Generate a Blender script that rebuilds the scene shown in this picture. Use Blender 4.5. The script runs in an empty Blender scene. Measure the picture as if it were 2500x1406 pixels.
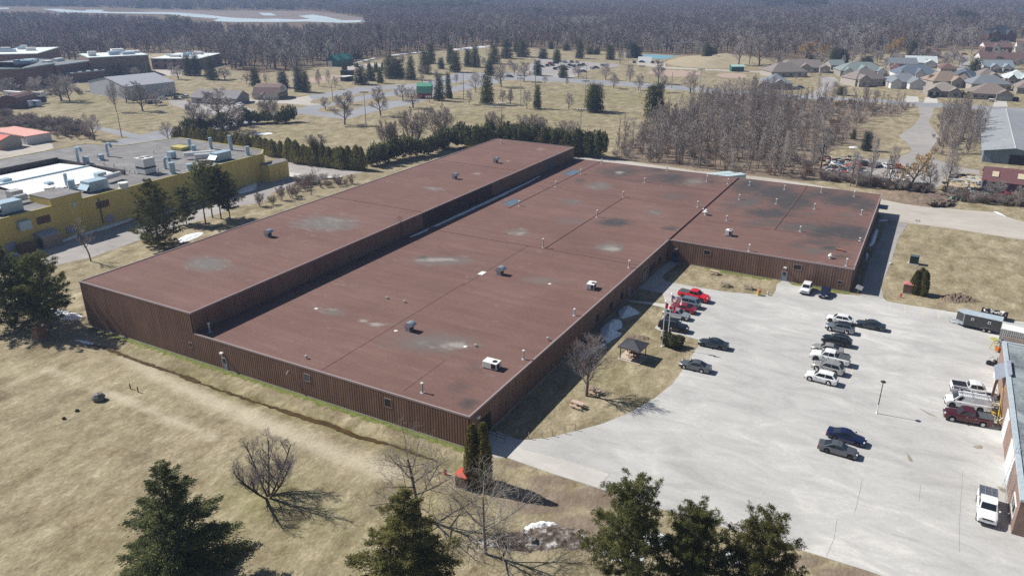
import bpy, math, random
import numpy as np
from mathutils import Vector, Matrix

R = math.radians
SC = bpy.context.scene
COL = SC.collection
RNG = np.random.default_rng(7)

# ------------------------------------------------------------------ survey: camera and photo measurements on the ground
FPX, PITCH, ROLL, YAW = 1860.757, 0.385383, 0.0033837, 0.4988918
CAM = np.array([44.41, -70.34, 56.0])
FW = np.array([-math.sin(YAW)*math.cos(PITCH), math.cos(YAW)*math.cos(PITCH), -math.sin(PITCH)])
R0 = np.array([math.cos(YAW), math.sin(YAW), 0.0])
U0 = np.cross(R0, FW)
RX = math.cos(ROLL)*R0+math.sin(ROLL)*U0
UX = -math.sin(ROLL)*R0+math.cos(ROLL)*U0
ZREG = [(0,0),(620,0),(1240,0),(1860,0),(0,340),(620,340),(1240,340),(1860,340),
        (0,690),(620,690),(1240,690),(1860,690),(0,1046),(620,1046),(1240,1046),(1860,1046)]

def q(r, X, Y):
    return ZREG[r-1][0]+X/3.90625, ZREG[r-1][1]+Y/3.90625

def G(px, py, z=0.0):
    d = FW+RX*(px-1250)/FPX-UX*(py-703)/FPX
    p = CAM+d*((z-CAM[2])/d[2])
    return float(p[0]), float(p[1])

def g(r, X, Y, z=0.0):
    return G(*q(r, X, Y), z)

def pix(P):
    d = np.asarray(P, float)-CAM
    z = d@FW
    return 1250+FPX*(d@RX)/z, 703-FPX*(d@UX)/z

def hgt(b, ty):
    lo, hi = 0.0, 60.0
    for _ in range(30):
        m = (lo+hi)/2
        if pix((b[0], b[1], m))[1] > ty: lo = m
        else: hi = m
    return lo

def mpp(b):                       # metres per photo pixel at ground point b
    return float((np.array([b[0], b[1], 0])-CAM)@FW)/FPX

# ------------------------------------------------------------------ materials
MATS = {}
def nodes_of(name):
    m = bpy.data.materials.new(name)
    m.use_nodes = True
    nt = m.node_tree
    return m, nt, nt.nodes['Principled BSDF']

def ramp(nt, stops):
    r = nt.nodes.new('ShaderNodeValToRGB')
    e = r.color_ramp.elements
    while len(e) < len(stops): e.new(0.5)
    for k, (p, c) in enumerate(stops):
        e[k].position = p
        e[k].color = (*c, 1)
    return r

def noise(nt, scale, detail=4, rough=.6, coord='Object', stretch=None, dist=0):
    n = nt.nodes.new('ShaderNodeTexNoise')
    n.inputs['Scale'].default_value = scale
    n.inputs['Detail'].default_value = detail
    n.inputs['Roughness'].default_value = rough
    n.inputs['Distortion'].default_value = dist
    t = nt.nodes.new('ShaderNodeTexCoord')
    src = t.outputs[coord]
    if stretch:
        mp = nt.nodes.new('ShaderNodeMapping')
        mp.inputs['Scale'].default_value = stretch[:3]
        if len(stretch) > 3: mp.inputs['Rotation'].default_value = (0, 0, stretch[3])
        nt.links.new(src, mp.inputs[0])
        src = mp.outputs[0]
    nt.links.new(src, n.inputs['Vector'])
    return n

def mixc(nt, fac, a, b, mode='MIX'):
    m = nt.nodes.new('ShaderNodeMix')
    m.data_type = 'RGBA'
    m.blend_type = mode
    for sock, val in ((m.inputs[0], fac), (m.inputs[6], a), (m.inputs[7], b)):
        if hasattr(val, 'is_output'): nt.links.new(val, sock)
        elif isinstance(val, (int, float)): sock.default_value = val
        else: sock.default_value = (*val, 1)
    return m.outputs[2]

def math_(nt, op, a, b=0.0, clamp=False):
    m = nt.nodes.new('ShaderNodeMath')
    m.operation = op
    m.use_clamp = clamp
    for sock, val in ((m.inputs[0], a), (m.inputs[1], b)):
        if hasattr(val, 'is_output'): nt.links.new(val, sock)
        else: sock.default_value = val
    return m.outputs[0]

def attr(nt, name):
    a = nt.nodes.new('ShaderNodeAttribute')
    a.attribute_name = name
    s = nt.nodes.new('ShaderNodeSeparateColor')
    nt.links.new(a.outputs['Color'], s.inputs[0])
    return s.outputs

def bump(nt, b, h, strength=.3, dist=.05):
    n = nt.nodes.new('ShaderNodeBump')
    n.inputs['Strength'].default_value = strength
    n.inputs['Distance'].default_value = dist
    nt.links.new(h, n.inputs['Height'])
    nt.links.new(n.outputs[0], b.inputs['Normal'])

def mat(name, col, rough=.7, metal=0.0, var=.14, scale=1.5, spec=.3, coat=0.0, obrand=0.0, bmp=0.0):
    if name in MATS: return MATS[name]
    m, nt, b = nodes_of(name)
    lo = tuple(max(0, c*(1-var)) for c in col)
    hi = tuple(min(1, c*(1+var)) for c in col)
    n = noise(nt, scale, 5, .65)
    rp = ramp(nt, [(.3, lo), (.7, hi)])
    nt.links.new(n.outputs[0], rp.inputs[0])
    out = rp.outputs[0]
    if obrand:
        oi = nt.nodes.new('ShaderNodeObjectInfo')
        f = math_(nt, 'MULTIPLY_ADD', oi.outputs['Random'], obrand*2)
        nt.nodes[-1].inputs[2].default_value = 1-obrand
        hs = nt.nodes.new('ShaderNodeHueSaturation')
        nt.links.new(f, hs.inputs['Value'])
        nt.links.new(out, hs.inputs['Color'])
        out = hs.outputs[0]
    nt.links.new(out, b.inputs['Base Color'])
    b.inputs['Roughness'].default_value = rough
    b.inputs['Metallic'].default_value = metal
    b.inputs['Specular IOR Level'].default_value = spec
    b.inputs['Coat Weight'].default_value = coat
    b.inputs['Coat Roughness'].default_value = .06
    if bmp: bump(nt, b, n.outputs[0], bmp, .1)
    MATS[name] = m
    return m

def foliage(name, dark, light, scale=1.2, rnd=.25, trans=0.0):
    m, nt, b = nodes_of(name)
    n = noise(nt, scale, 5, .7)
    rp = ramp(nt, [(.32, dark), (.55, tuple((a+c)/2 for a, c in zip(dark, light))), (.72, light)])
    nt.links.new(n.outputs[0], rp.inputs[0])
    oi = nt.nodes.new('ShaderNodeObjectInfo')
    f = math_(nt, 'MULTIPLY', oi.outputs['Random'], rnd*2)
    f = math_(nt, 'ADD', f, 1-rnd)
    hs = nt.nodes.new('ShaderNodeHueSaturation')
    nt.links.new(f, hs.inputs['Value'])
    nt.links.new(rp.outputs[0], hs.inputs['Color'])
    nt.links.new(hs.outputs[0], b.inputs['Base Color'])
    b.inputs['Roughness'].default_value = .75
    b.inputs['Specular IOR Level'].default_value = .18
    tl = nt.nodes.new('ShaderNodeBsdfTranslucent'); mx = nt.nodes.new('ShaderNodeMixShader'); mx.inputs[0].default_value = .32
    nt.links.new(hs.outputs[0], tl.inputs[0]); nt.links.new(b.outputs[0], mx.inputs[1]); nt.links.new(tl.outputs[0], mx.inputs[2])
    nt.links.new(mx.outputs[0], nt.nodes['Material Output'].inputs['Surface'])
    MATS[name] = m
    return m

# ------------------------------------------------------------------ mesh building
def np_mesh(name, v, quads, mats, smooth=False, mi=None):
    me = bpy.data.meshes.new(name)
    v = np.asarray(v, np.float32)
    quads = np.asarray(quads, np.int32)
    n, k = quads.shape
    me.vertices.add(len(v))
    me.vertices.foreach_set('co', v.ravel())
    me.loops.add(n*k)
    me.loops.foreach_set('vertex_index', quads.ravel())
    me.polygons.add(n)
    me.polygons.foreach_set('loop_start', np.arange(n, dtype=np.int32)*k)
    me.polygons.foreach_set('loop_total', np.full(n, k, np.int32))
    if smooth: me.polygons.foreach_set('use_smooth', np.ones(n, bool))
    for m in mats: me.materials.append(m)
    if mi is not None: me.polygons.foreach_set('material_index', np.asarray(mi, np.int32))
    me.update()
    return me

def link(name, me, parent=None, loc=(0,0,0), rz=0.0):
    o = bpy.data.objects.new(name, me)
    COL.objects.link(o)
    if parent: o.parent = parent
    o.location = loc
    o.rotation_euler = (0, 0, rz)
    return o

class MB:
    def __init__(s): s.v, s.f, s.m = [], [], []
    def add(s, vs, fs, mi=0):
        b = len(s.v)
        s.v += [tuple(map(float, p)) for p in vs]
        s.f += [tuple(b+i for i in f) for f in fs]
        s.m += [mi]*len(fs)
        return s
    def box(s, x0, x1, y0, y1, z0, z1, mi=0, M=None):
        vs = [(x,y,z) for z in (z0,z1) for y in (y0,y1) for x in (x0,x1)]
        if M is not None: vs = [M @ Vector(p) for p in vs]
        return s.add(vs, [(0,2,3,1),(4,5,7,6),(0,1,5,4),(2,6,7,3),(0,4,6,2),(1,3,7,5)], mi)
    def quad(s, a, b, c, d, mi=0): return s.add([a,b,c,d], [(0,1,2,3)], mi)
    def poly(s, pts, mi=0): return s.add(pts, [tuple(range(len(pts)))], mi)
    def prism(s, pts, z0, z1, mi=0):
        n = len(pts)
        vs = [(p[0],p[1],z0) for p in pts]+[(p[0],p[1],z1) for p in pts]
        fs = [tuple(range(n-1,-1,-1)), tuple(range(n,2*n))]+[(i,(i+1)%n,n+(i+1)%n,n+i) for i in range(n)]
        return s.add(vs, fs, mi)
    def tube(s, p0, p1, r0, r1=None, n=8, mi=0, caps=True):
        r1 = r0 if r1 is None else r1
        p0, p1 = Vector(p0), Vector(p1)
        d = (p1-p0).normalized()
        a = d.orthogonal().normalized()
        b = d.cross(a)
        vs = [p0+(a*math.cos(t)+b*math.sin(t))*r0 for t in [2*math.pi*i/n for i in range(n)]]
        vs += [p1+(a*math.cos(t)+b*math.sin(t))*r1 for t in [2*math.pi*i/n for i in range(n)]]
        fs = [(i,(i+1)%n,n+(i+1)%n,n+i) for i in range(n)]
        if caps: fs += [tuple(range(n-1,-1,-1)), tuple(range(n,2*n))]
        return s.add(vs, fs, mi)
    def path(s, pts, r, n=6, mi=0):
        for a, b in zip(pts[:-1], pts[1:]): s.tube(a, b, r, r, n, mi)
        return s
    def lathe(s, prof, c=(0,0,0), n=10, mi=0):
        vs, fs = [], []
        for r, z in prof:
            vs += [(c[0]+r*math.cos(2*math.pi*i/n), c[1]+r*math.sin(2*math.pi*i/n), c[2]+z) for i in range(n)]
        for k in range(len(prof)-1):
            fs += [(k*n+i, k*n+(i+1)%n, (k+1)*n+(i+1)%n, (k+1)*n+i) for i in range(n)]
        fs += [tuple(range(n-1,-1,-1)), tuple(range((len(prof)-1)*n, len(prof)*n))]
        return s.add(vs, fs, mi)
    def grid(s, rows, mi=0, close=False):
        n = len(rows[0])
        vs = [p for r in rows for p in r]
        fs = []
        for i in range(len(rows)-1):
            for j in range(n if close else n-1):
                fs.append((i*n+j, i*n+(j+1)%n, (i+1)*n+(j+1)%n, (i+1)*n+j))
        return s.add(vs, fs, mi)
    def mesh(s, name, mats, smooth=False):
        me = bpy.data.meshes.new(name)
        me.from_pydata(s.v, [], s.f)
        for m in (mats if isinstance(mats, (list, tuple)) else [mats]): me.materials.append(m)
        if any(s.m): me.polygons.foreach_set('material_index', s.m)
        if smooth: me.polygons.foreach_set('use_smooth', [True]*len(s.f))
        me.update()
        return me
    def build(s, name, mats, parent=None, loc=(0,0,0), rz=0.0, smooth=False, bevel=0.0):
        o = link(name, s.mesh(name, mats, smooth), parent, loc, rz)
        if bevel:
            b = o.modifiers.new('bevel', 'BEVEL')
            b.width = bevel
            b.segments = 2
            b.limit_method = 'ANGLE'
        return o

def tag(o, label, cat, group=None, kind=None):
    if label: o['label'] = label
    if cat: o['category'] = cat
    if group: o['group'] = group
    if kind: o['kind'] = kind
    return o

def thing(name, label, cat, loc=(0,0,0), rz=0.0, group=None):
    o = link(name, None, None, loc, rz)
    return tag(o, label, cat, group)

def struct(o, kind='structure'):
    o['kind'] = kind
    return o

KIDS = {}
def kids(o):
    return [c for c in bpy.data.objects if c.parent is o]

def copy_tree(o, loc=None, rz=None, label=None, scale=None):
    def cp(src, par):
        c = src.copy()
        COL.objects.link(c)
        c.parent = par
        for k in src.children: cp(k, c)
        return c
    c = cp(o, None)
    if loc is not None: c.location = loc
    if rz is not None: c.rotation_euler = (0, 0, rz)
    if scale is not None: c.scale = (scale,)*3 if isinstance(scale, (int, float)) else scale
    if label: c['label'] = label
    return c

def inpoly(X, Y, poly):
    X = np.asarray(X, float); Y = np.asarray(Y, float)
    r = np.zeros(X.shape, bool)
    n = len(poly)
    for i in range(n):
        x0, y0 = poly[i]; x1, y1 = poly[(i+1) % n]
        if y0 == y1: continue
        c = ((y0 > Y) != (y1 > Y)) & (X < (x1-x0)*(Y-y0)/(y1-y0)+x0)
        r ^= c
    return r

def distline(X, Y, pts):
    D = np.full(np.shape(X), 1e9)
    for (x0, y0), (x1, y1) in zip(pts[:-1], pts[1:]):
        dx, dy = x1-x0, y1-y0
        t = np.clip(((X-x0)*dx+(Y-y0)*dy)/(dx*dx+dy*dy+1e-9), 0, 1)
        D = np.minimum(D, np.hypot(X-x0-t*dx, Y-y0-t*dy))
    return D

def vnoise(X, Y, scale, seed=0):   # smooth value noise, two octaves
    out = np.zeros(np.shape(X))
    for o, amp in ((1, .65), (2.3, .35)):
        r = np.random.default_rng(seed+int(o*10)).random((128, 128))
        u = np.asarray(X)*o/scale; w = np.asarray(Y)*o/scale
        i = np.floor(u).astype(int); j = np.floor(w).astype(int)
        fu = u-i; fw = w-j
        fu = fu*fu*(3-2*fu); fw = fw*fw*(3-2*fw)
        a = r[i % 128, j % 128]; b = r[(i+1) % 128, j % 128]; c = r[i % 128, (j+1) % 128]; d = r[(i+1) % 128, (j+1) % 128]
        out += amp*((a*(1-fu)+b*fu)*(1-fw)+(c*(1-fu)+d*fu)*fw)
    return out

def ss(x, a, b):
    t = np.clip((x-a)/(b-a), 0, 1)
    return t*t*(3-2*t)

def color_attr(me, name, cols):
    a = me.attributes.new(name, 'FLOAT_COLOR', 'POINT')
    c = np.ones((len(cols), 4), np.float32)
    c[:, :cols.shape[1]] = cols
    a.data.foreach_set('color', c.ravel())

def smooth_poly(pts, n=4):          # closed Catmull-Rom through pts
    P = [np.array(p, float) for p in pts]
    out = []
    m = len(P)
    for i in range(m):
        p0, p1, p2, p3 = P[i-1], P[i], P[(i+1) % m], P[(i+2) % m]
        for k in range(n):
            t = k/n
            out.append(tuple(.5*((2*p1)+(-p0+p2)*t+(2*p0-5*p1+4*p2-p3)*t*t+(-p0+3*p1-3*p2+p3)*t**3)))
    return out

def sheet(name, pts, z, m, smooth=0, jag=0.0):
    if smooth: pts = smooth_poly(pts, smooth)
    if jag:
        pts = [(x+random.uniform(-jag, jag), y+random.uniform(-jag, jag)) for x, y in pts]
    b = MB()
    b.poly([(x, y, z) for x, y in pts])
    o = b.build(name, m)
    return struct(o)

def mound(name, pts, h, m, rough=.2, rings=5, z0=-.05, seed=1, jag=.15, feather=.45):
    """heap or drift: a height field over the outline pts"""
    pts = smooth_poly(pts, 5)
    xs = [p[0] for p in pts]; ys = [p[1] for p in pts]
    cx, cy = (min(xs)+max(xs))/2, (min(ys)+max(ys))/2
    st = max(.12, max(max(xs)-min(xs), max(ys)-min(ys))/64)
    X, Y = np.meshgrid(np.arange(min(xs)-st, max(xs)+2*st, st), np.arange(min(ys)-st, max(ys)+2*st, st))
    sz = max(st*3, h*1.2)
    n = vnoise(X+seed*37.1, Y+seed*11.3, sz*1.6, seed); n2 = vnoise(X+seed*7.7, Y, st*2.2, seed+3)
    D = distline(X, Y, pts+[pts[0]])
    ins = inpoly(X, Y, pts)
    S = np.where(ins, D, -D)+(n2-.5)*jag*2
    W_ = max(st*2, min(max(xs)-min(xs), max(ys)-min(ys))*feather)
    Z = z0+(h-z0)*np.clip(S/W_, -.3, 1)**1*np.where(S > 0, 1, 1)
    Z = np.where(S > 0, z0+(h-z0)*ss(S, -.15*W_, W_)*(.75+.5*n)+(n2-.5)*rough*h*2*ss(S, 0, W_*.4), z0-.2)
    keep = S > -st*1.5
    idx = np.arange(X.size).reshape(X.shape)
    c = keep[:-1,:-1] & keep[:-1,1:] & keep[1:,1:] & keep[1:,:-1]
    Q = np.stack([idx[:-1,:-1], idx[:-1,1:], idx[1:,1:], idx[1:,:-1]], -1)[c]
    used = np.unique(Q); mp = np.full(X.size, -1); mp[used] = np.arange(len(used))
    V = np.stack([X.ravel()-cx, Y.ravel()-cy, Z.ravel()], 1)[used]
    return link(name, np_mesh(name, V, mp[Q], [m], smooth=True), None, (cx, cy, 0))

# ------------------------------------------------------------------ trees
def tubes_np(S, n):
    S = np.asarray(S, float)
    p0, p1, r0, r1 = S[:, 0:3], S[:, 3:6], S[:, 6], S[:, 7]
    d = p1-p0
    d /= np.linalg.norm(d, axis=1, keepdims=True)+1e-9
    h = np.where(np.abs(d[:, 2:3]) > .9, np.array([[1., 0, 0]]), np.array([[0, 0, 1.]]))
    a = np.cross(d, h); a /= np.linalg.norm(a, axis=1, keepdims=True)+1e-9
    b = np.cross(d, a)
    V = np.zeros((len(S), 2*n, 3))
    for i in range(n):
        t = 2*math.pi*i/n
        w = a*math.cos(t)+b*math.sin(t)
        V[:, i] = p0+w*r0[:, None]
        V[:, n+i] = p1+w*r1[:, None]
    base = (np.arange(len(S))*2*n)[:, None]
    Q = np.concatenate([base+np.array([[i, (i+1) % n, n+(i+1) % n, n+i]]) for i in range(n)])
    return V.reshape(-1, 3), Q

def join_np(parts):
    vs, qs, k = [], [], 0
    for v, f in parts:
        vs.append(v); qs.append(f+k); k += len(v)
    return np.concatenate(vs), np.concatenate(qs)

def bare_segs(rg, H, levels, fork=.25, ang=(28, 50), ratio=(.55, .75), up=.12, r0=None, stems=1, lean=0.0, leader=.75, curve=.18, spread0=.25, tip=.006):
    """levels: children per level. Returns list of (level, seg)."""
    out = []
    r0 = r0 or H*.016
    def rot(d, a, az):
        d = Vector(d); o = d.orthogonal().normalized(); o2 = d.cross(o)
        return (d*math.cos(a)+(o*math.cos(az)+o2*math.sin(az))*math.sin(a)).normalized()
    def grow(p, d, L, r, lv):
        nseg = 5 if lv == 0 else (4 if lv == 1 else (3 if lv < 4 else 2))
        pts = [(p.copy(), r)]
        q_, dd = p.copy(), d.copy()
        for k in range(nseg):
            dd = (dd+Vector((rg.gauss(0, curve), rg.gauss(0, curve), rg.gauss(0, curve)))*(.6 if lv == 0 else 1)*.7+Vector((0, 0, up))).normalized()
            q_ = q_+dd*(L/nseg)
            rr = max(tip, r*(1-(k+1)/nseg*(.62 if lv < len(levels) else .8)))
            pts.append((q_.copy(), rr))
        for (a, ra), (b, rb) in zip(pts[:-1], pts[1:]): out.append((lv, (*a, *b, ra, rb)))
        if lv >= len(levels): return
        n = levels[lv]
        az = rg.uniform(0, 6.28)
        for i in range(n):
            t = (fork+(1-fork)*((i+rg.random()*.8)/n)) if lv == 0 else (.22+.78*((i+rg.random())/n))
            t = min(t, .999)
            k = int(t*nseg); f = t*nseg-k
            a, ra = pts[k]; b, rb = pts[min(k+1, nseg)]
            pp = a.lerp(b, f)
            az += 2.4+rg.uniform(-.5, .5)
            aa = R(rg.uniform(*ang))*(1.15 if (lv == 0 and t < .6) else 1)
            dv = rot((b-a).normalized() if lv else Vector((0, 0, 1)), aa, az)
            sc = (1.0-.45*t) if lv else (1.08-.5*t)
            grow(pp, dv, L*rg.uniform(*ratio)*sc*(leader if lv == 0 else 1), (ra+(rb-ra)*f)*.62, lv+1)
    for s in range(stems):
        a = 6.28*s/stems+rg.random()
        d = Vector((math.cos(a)*spread0*(stems > 1)+lean, math.sin(a)*spread0*(stems > 1), 1)).normalized()
        grow(Vector((math.cos(a)*r0*(stems > 1), math.sin(a)*r0*(stems > 1), -.1)), d, H*.8, r0*(1 if stems == 1 else .7), 0)
    return out

def bare_meshes(seed, H, levels, nm='bare', thick=1.0, twig_mat=None, bark_mat=None, sides=(7, 5, 3), split=1, **kw):
    rg = random.Random(seed)
    segs = bare_segs(rg, H, levels, **kw)
    def mk(sel, ns):
        S = [list(s) for lv, s in segs if sel(lv)]
        S = np.array(S); S[:, 6:8] *= thick
        return tubes_np(S, ns)
    zmax = max(s[5] for _, s in segs)
    tr = join_np([mk(lambda l: l == 0, sides[0]), mk(lambda l: l == 1, sides[1])]) if split == 1 else mk(lambda l: l == 0, sides[0])
    cr = mk(lambda l: l > split, sides[2]) if split == 1 else join_np([mk(lambda l: l == 1, sides[1]), mk(lambda l: l > 1, sides[2])])
    k = H/zmax
    return (np_mesh(nm+'_trunk', tr[0]*k, tr[1], [bark_mat]), np_mesh(nm+'_crown', cr[0]*k, cr[1], [twig_mat]))

def leaf_quads(P, D, L, W, rng, flat=.6, N=None):
    """diamond leaf cards at P along D"""
    n = len(P)
    D = D/(np.linalg.norm(D, axis=1, keepdims=True)+1e-9)
    up = np.array([[0, 0, 1.]])*flat+rng.normal(0, 1-flat*.5, (n, 3)) if N is None else N+rng.normal(0, .35, (n, 3))
    a = np.cross(D, up); a /= np.linalg.norm(a, axis=1, keepdims=True)+1e-9
    L = np.broadcast_to(L, (n,))[:, None]; W = np.broadcast_to(W, (n,))[:, None]
    V = np.stack([P, P+D*L*.45+a*W, P+D*L, P+D*L*.45-a*W], 1).reshape(-1, 3)
    Q = np.arange(4*n).reshape(n, 4)
    return V, Q

def conifer_meshes(seed, H, Rb, n_br, n_leaf, leaf=.5, base=.06, shape=.85, droop=.25, nm='spruce', fol=None, bark=None, gap=.2, up=0.0, tufts=False, lw=.32, cone=0.0):
    rng = np.random.default_rng(seed)
    t = base+(1-base)*(np.arange(n_br)+rng.random(n_br))/n_br
    t = np.clip(t, 0, .995)
    az = np.cumsum(np.full(n_br, 2.4)+rng.normal(0, .5, n_br))
    if cone:
        prof = (1.02-t)**cone*np.clip((t-base+.1)/.22, .5, 1)
    elif up:   # open rounded crown (pine)
        prof = np.sin(np.clip((t-base)/(1-base), 0, 1)**.75*math.pi*.93+.12)**.8
    else:
        prof = (1-t)**shape*np.clip((t-base+.12)/.2, .55, 1)
    Lb = Rb*prof*(1+rng.normal(0, gap, n_br))+.25
    Lb = np.clip(Lb, .3, Rb*1.35)
    z0 = t*H
    slope = -droop*(1-t)+(up+.25)*t
    d = np.stack([np.cos(az), np.sin(az), slope], 1)
    # branches as two segments with an upturned tip
    p0 = np.stack([0*z0, 0*z0, z0], 1)
    mid = p0+d*Lb[:, None]*.55
    end = mid+(d+np.array([[0, 0, .18]]))*Lb[:, None]*.45
    br = .012*H*(1-t)*.45+.012
    S = np.concatenate([np.concatenate([p0, mid, br[:, None], br[:, None]*.6], 1), np.concatenate([mid, end, br[:, None]*.6, br[:, None]*.2], 1)])
    ts = np.linspace(0, 1, 9)
    wob = rng.normal(0, H*.004, (9, 2)); wob[0] = 0
    T = []
    for k in range(8):
        T.append([wob[k, 0]*ts[k], wob[k, 1]*ts[k], ts[k]*H*.985-(.1 if k == 0 else 0), wob[k+1, 0]*ts[k+1], wob[k+1, 1]*ts[k+1], ts[k+1]*H*.985, H*.0125*(1-ts[k])+.02, H*.0125*(1-ts[k+1])+.015])
    trunk = join_np([tubes_np(np.array(T), 7)])
    w = Lb/Lb.sum()
    idx = rng.choice(n_br, n_leaf, p=w)
    if tufts: f = 1-rng.random(n_leaf)**1.5*.75
    else: f = np.sqrt(rng.random(n_leaf))*.97+.03
    a = np.where((f < .55)[:, None], p0[idx]+(mid-p0)[idx]*(f/.55)[:, None], mid[idx]+(end-mid)[idx]*((f-.55)/.45)[:, None])
    wid = (.16*Lb[idx]*(1.15-f)+.08)
    P = a+rng.normal(0, 1, (n_leaf, 3))*wid[:, None]*np.array([[1, 1, .45]])
    if tufts:
        nt = max(1, n_leaf//14)
        c = P[rng.integers(0, n_leaf, nt)]
        P = c[rng.integers(0, nt, n_leaf)]+rng.normal(0, leaf*.12, (n_leaf, 3))
        D = rng.normal(0, 1, (n_leaf, 3))+np.array([[0, 0, .55]])
    else:
        side = np.cross(d[idx], np.array([[0, 0, 1.]]))*rng.normal(0, .8, n_leaf)[:, None]
        D = d[idx]*.8+side+rng.normal(0, .25, (n_leaf, 3))+np.array([[0, 0, -.12]])
    Ls = leaf*(.6+.8*rng.random(n_leaf))*(.65+.35*(1-t[idx]))
    lv = leaf_quads(P, D, Ls, Ls*lw, rng)
    bt = tubes_np(S, 3)
    v, f_ = join_np([bt, lv])
    mi = np.concatenate([np.zeros(len(bt[1])), np.ones(len(lv[1]))])
    return (np_mesh(nm+'_trunk', trunk[0], trunk[1], [bark]), np_mesh(nm+'_crown', v, f_, [bark, fol], mi=mi))

def cedar_mesh(seed, H, Rb, n_leaf, leaf=.35, nm='cedar', fol=None, power=.55, lobes=1, core=None):
    rng = np.random.default_rng(seed)
    u = rng.random(n_leaf)**.9
    az = rng.random(n_leaf)*6.283
    ph = rng.random(5)*6.28
    prof = np.where(u < .25, .78+.22*(u/.25), np.clip(1-(u-.25)/.75, 0, 1)**power)
    bumpy = 1+.12*np.sin(3*az+ph[0]+4*u)+.1*np.sin(5*az+ph[1]-9*u)+.08*np.sin(11*u+ph[2])
    rr = Rb*prof*bumpy*(1-.25*rng.random(n_leaf)**2)
    P = np.stack([rr*np.cos(az), rr*np.sin(az), u*H], 1)
    D = np.stack([np.cos(az)*.3, np.sin(az)*.3, np.full(n_leaf, .9)], 1)+rng.normal(0, .35, (n_leaf, 3))
    Ls = leaf*(.6+.8*rng.random(n_leaf))
    v, f = leaf_quads(P, D, Ls, Ls*.3, rng, N=np.stack([np.cos(az), np.sin(az), .35+0*az], 1))
    c = MB()
    us = [0, .1, .25, .5, .75, .9, .98]
    rows = []
    for k in us:
        pr = .78+.22*(k/.25) if k < .25 else max(0, 1-(k-.25)/.75)**power
        rows.append([(Rb*.72*pr*math.cos(6.283*i/9), Rb*.72*pr*math.sin(6.283*i/9), k*H*.97) for i in range(9)])
    c.grid(rows, close=True)
    cv = np.array(c.v); cf = np.array(c.f)
    v, f = join_np([(cv, cf), (v, f)])
    return np_mesh(nm, v, f, [fol])

def bush_mesh(seed, rx, ry, h, n, leaf, nm, fol):
    rng = np.random.default_rng(seed)
    k = 9
    cc = np.stack([rng.uniform(-.65, .65, k)*rx, rng.uniform(-.65, .65, k)*ry, rng.uniform(.35, .75, k)*h], 1)
    i = rng.integers(0, k, n)
    d = rng.normal(0, 1, (n, 3)); d /= np.linalg.norm(d, axis=1, keepdims=True)
    sc = np.array([[rx*.42, ry*.42, h*.38]])*(1-.4*rng.random((n, 1))**2)
    P = cc[i]+d*sc
    P[:, 2] = np.abs(P[:, 2])
    Ls = leaf*(.6+.8*rng.random(n))
    v, f = leaf_quads(P, np.cross(d, rng.normal(0, 1, (n, 3)))+np.array([[0, 0, .5]]), Ls, Ls*.3, rng, N=d)
    return np_mesh(nm, v, f, [fol])

def put_tree(proto, kind, label, loc, scale=1.0, rz=None, group=None, cat='tree', sxy=None):
    """proto: (trunk mesh, crown mesh)"""
    o = thing(kind, label, cat, (loc[0], loc[1], 0), random.uniform(0, 6.28) if rz is None else rz, group)
    o.scale = (sxy or scale, sxy or scale, scale)
    link('trunk', proto[0], o)
    link('crown', proto[1], o)
    return o
# ================================================================== SETTING
# ---------------------------------------------------------------- ground
DITCH = [q(9,880,575), q(9,985,600), q(9,1250,700), q(9,1500,790), q(9,1700,855), q(9,1900,930), q(9,2100,1005), q(9,2500,1135),
         q(10,200,1172), q(10,400,1240), q(10,650,1315), q(10,850,1385), q(14,1000,62), q(14,1270,125), q(14,1500,200), q(14,1750,290), q(14,2030,360)]
DITCH = [G(*p) for p in DITCH]
FOREST_EDGE = [(-900,150),(0,150),(160,150),(335,134),(512,136),(560,170),(625,178),(780,164),(920,144),(1050,126),(1180,114),(1240,114),(1400,121),
               (1560,128),(1665,134),(1790,130),(1880,142),(1920,145),(2060,138),(2100,133),(2200,126),(2300,123),(2400,118),(2430,100),(2520,92),(3400,92)]
def edge_y(x): return np.interp(x, [e[0] for e in FOREST_EDGE], [e[1] for e in FOREST_EDGE])
GROVE = [q(3,1080,1400), q(3,1330,1290), q(3,1700,1080), q(3,1960,930), q(4,60,900), q(4,330,960), q(4,700,975), q(4,1000,990), q(4,1400,1010), q(4,1460,1020), q(4,1330,1090), q(4,1050,1120), q(4,860,1260),
         q(8,800,40), q(8,560,180), q(8,560,330), q(8,420,400), q(8,0,345), q(7,2250,330), q(7,1500,240), q(7,960,180)]
GROVE = [G(*p) for p in GROVE]

def pix_np(X, Y, z=0.0):
    dx, dy, dz = X-CAM[0], Y-CAM[1], z-CAM[2]
    d = dx*FW[0]+dy*FW[1]+dz*FW[2]
    ok = d > 1
    d = np.where(ok, d, 1)
    return (np.where(ok, 1250+FPX*(dx*RX[0]+dy*RX[1]+dz*RX[2])/d, -9e3), np.where(ok, 703-FPX*(dx*UX[0]+dy*UX[1]+dz*UX[2])/d, 9e3))

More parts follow.
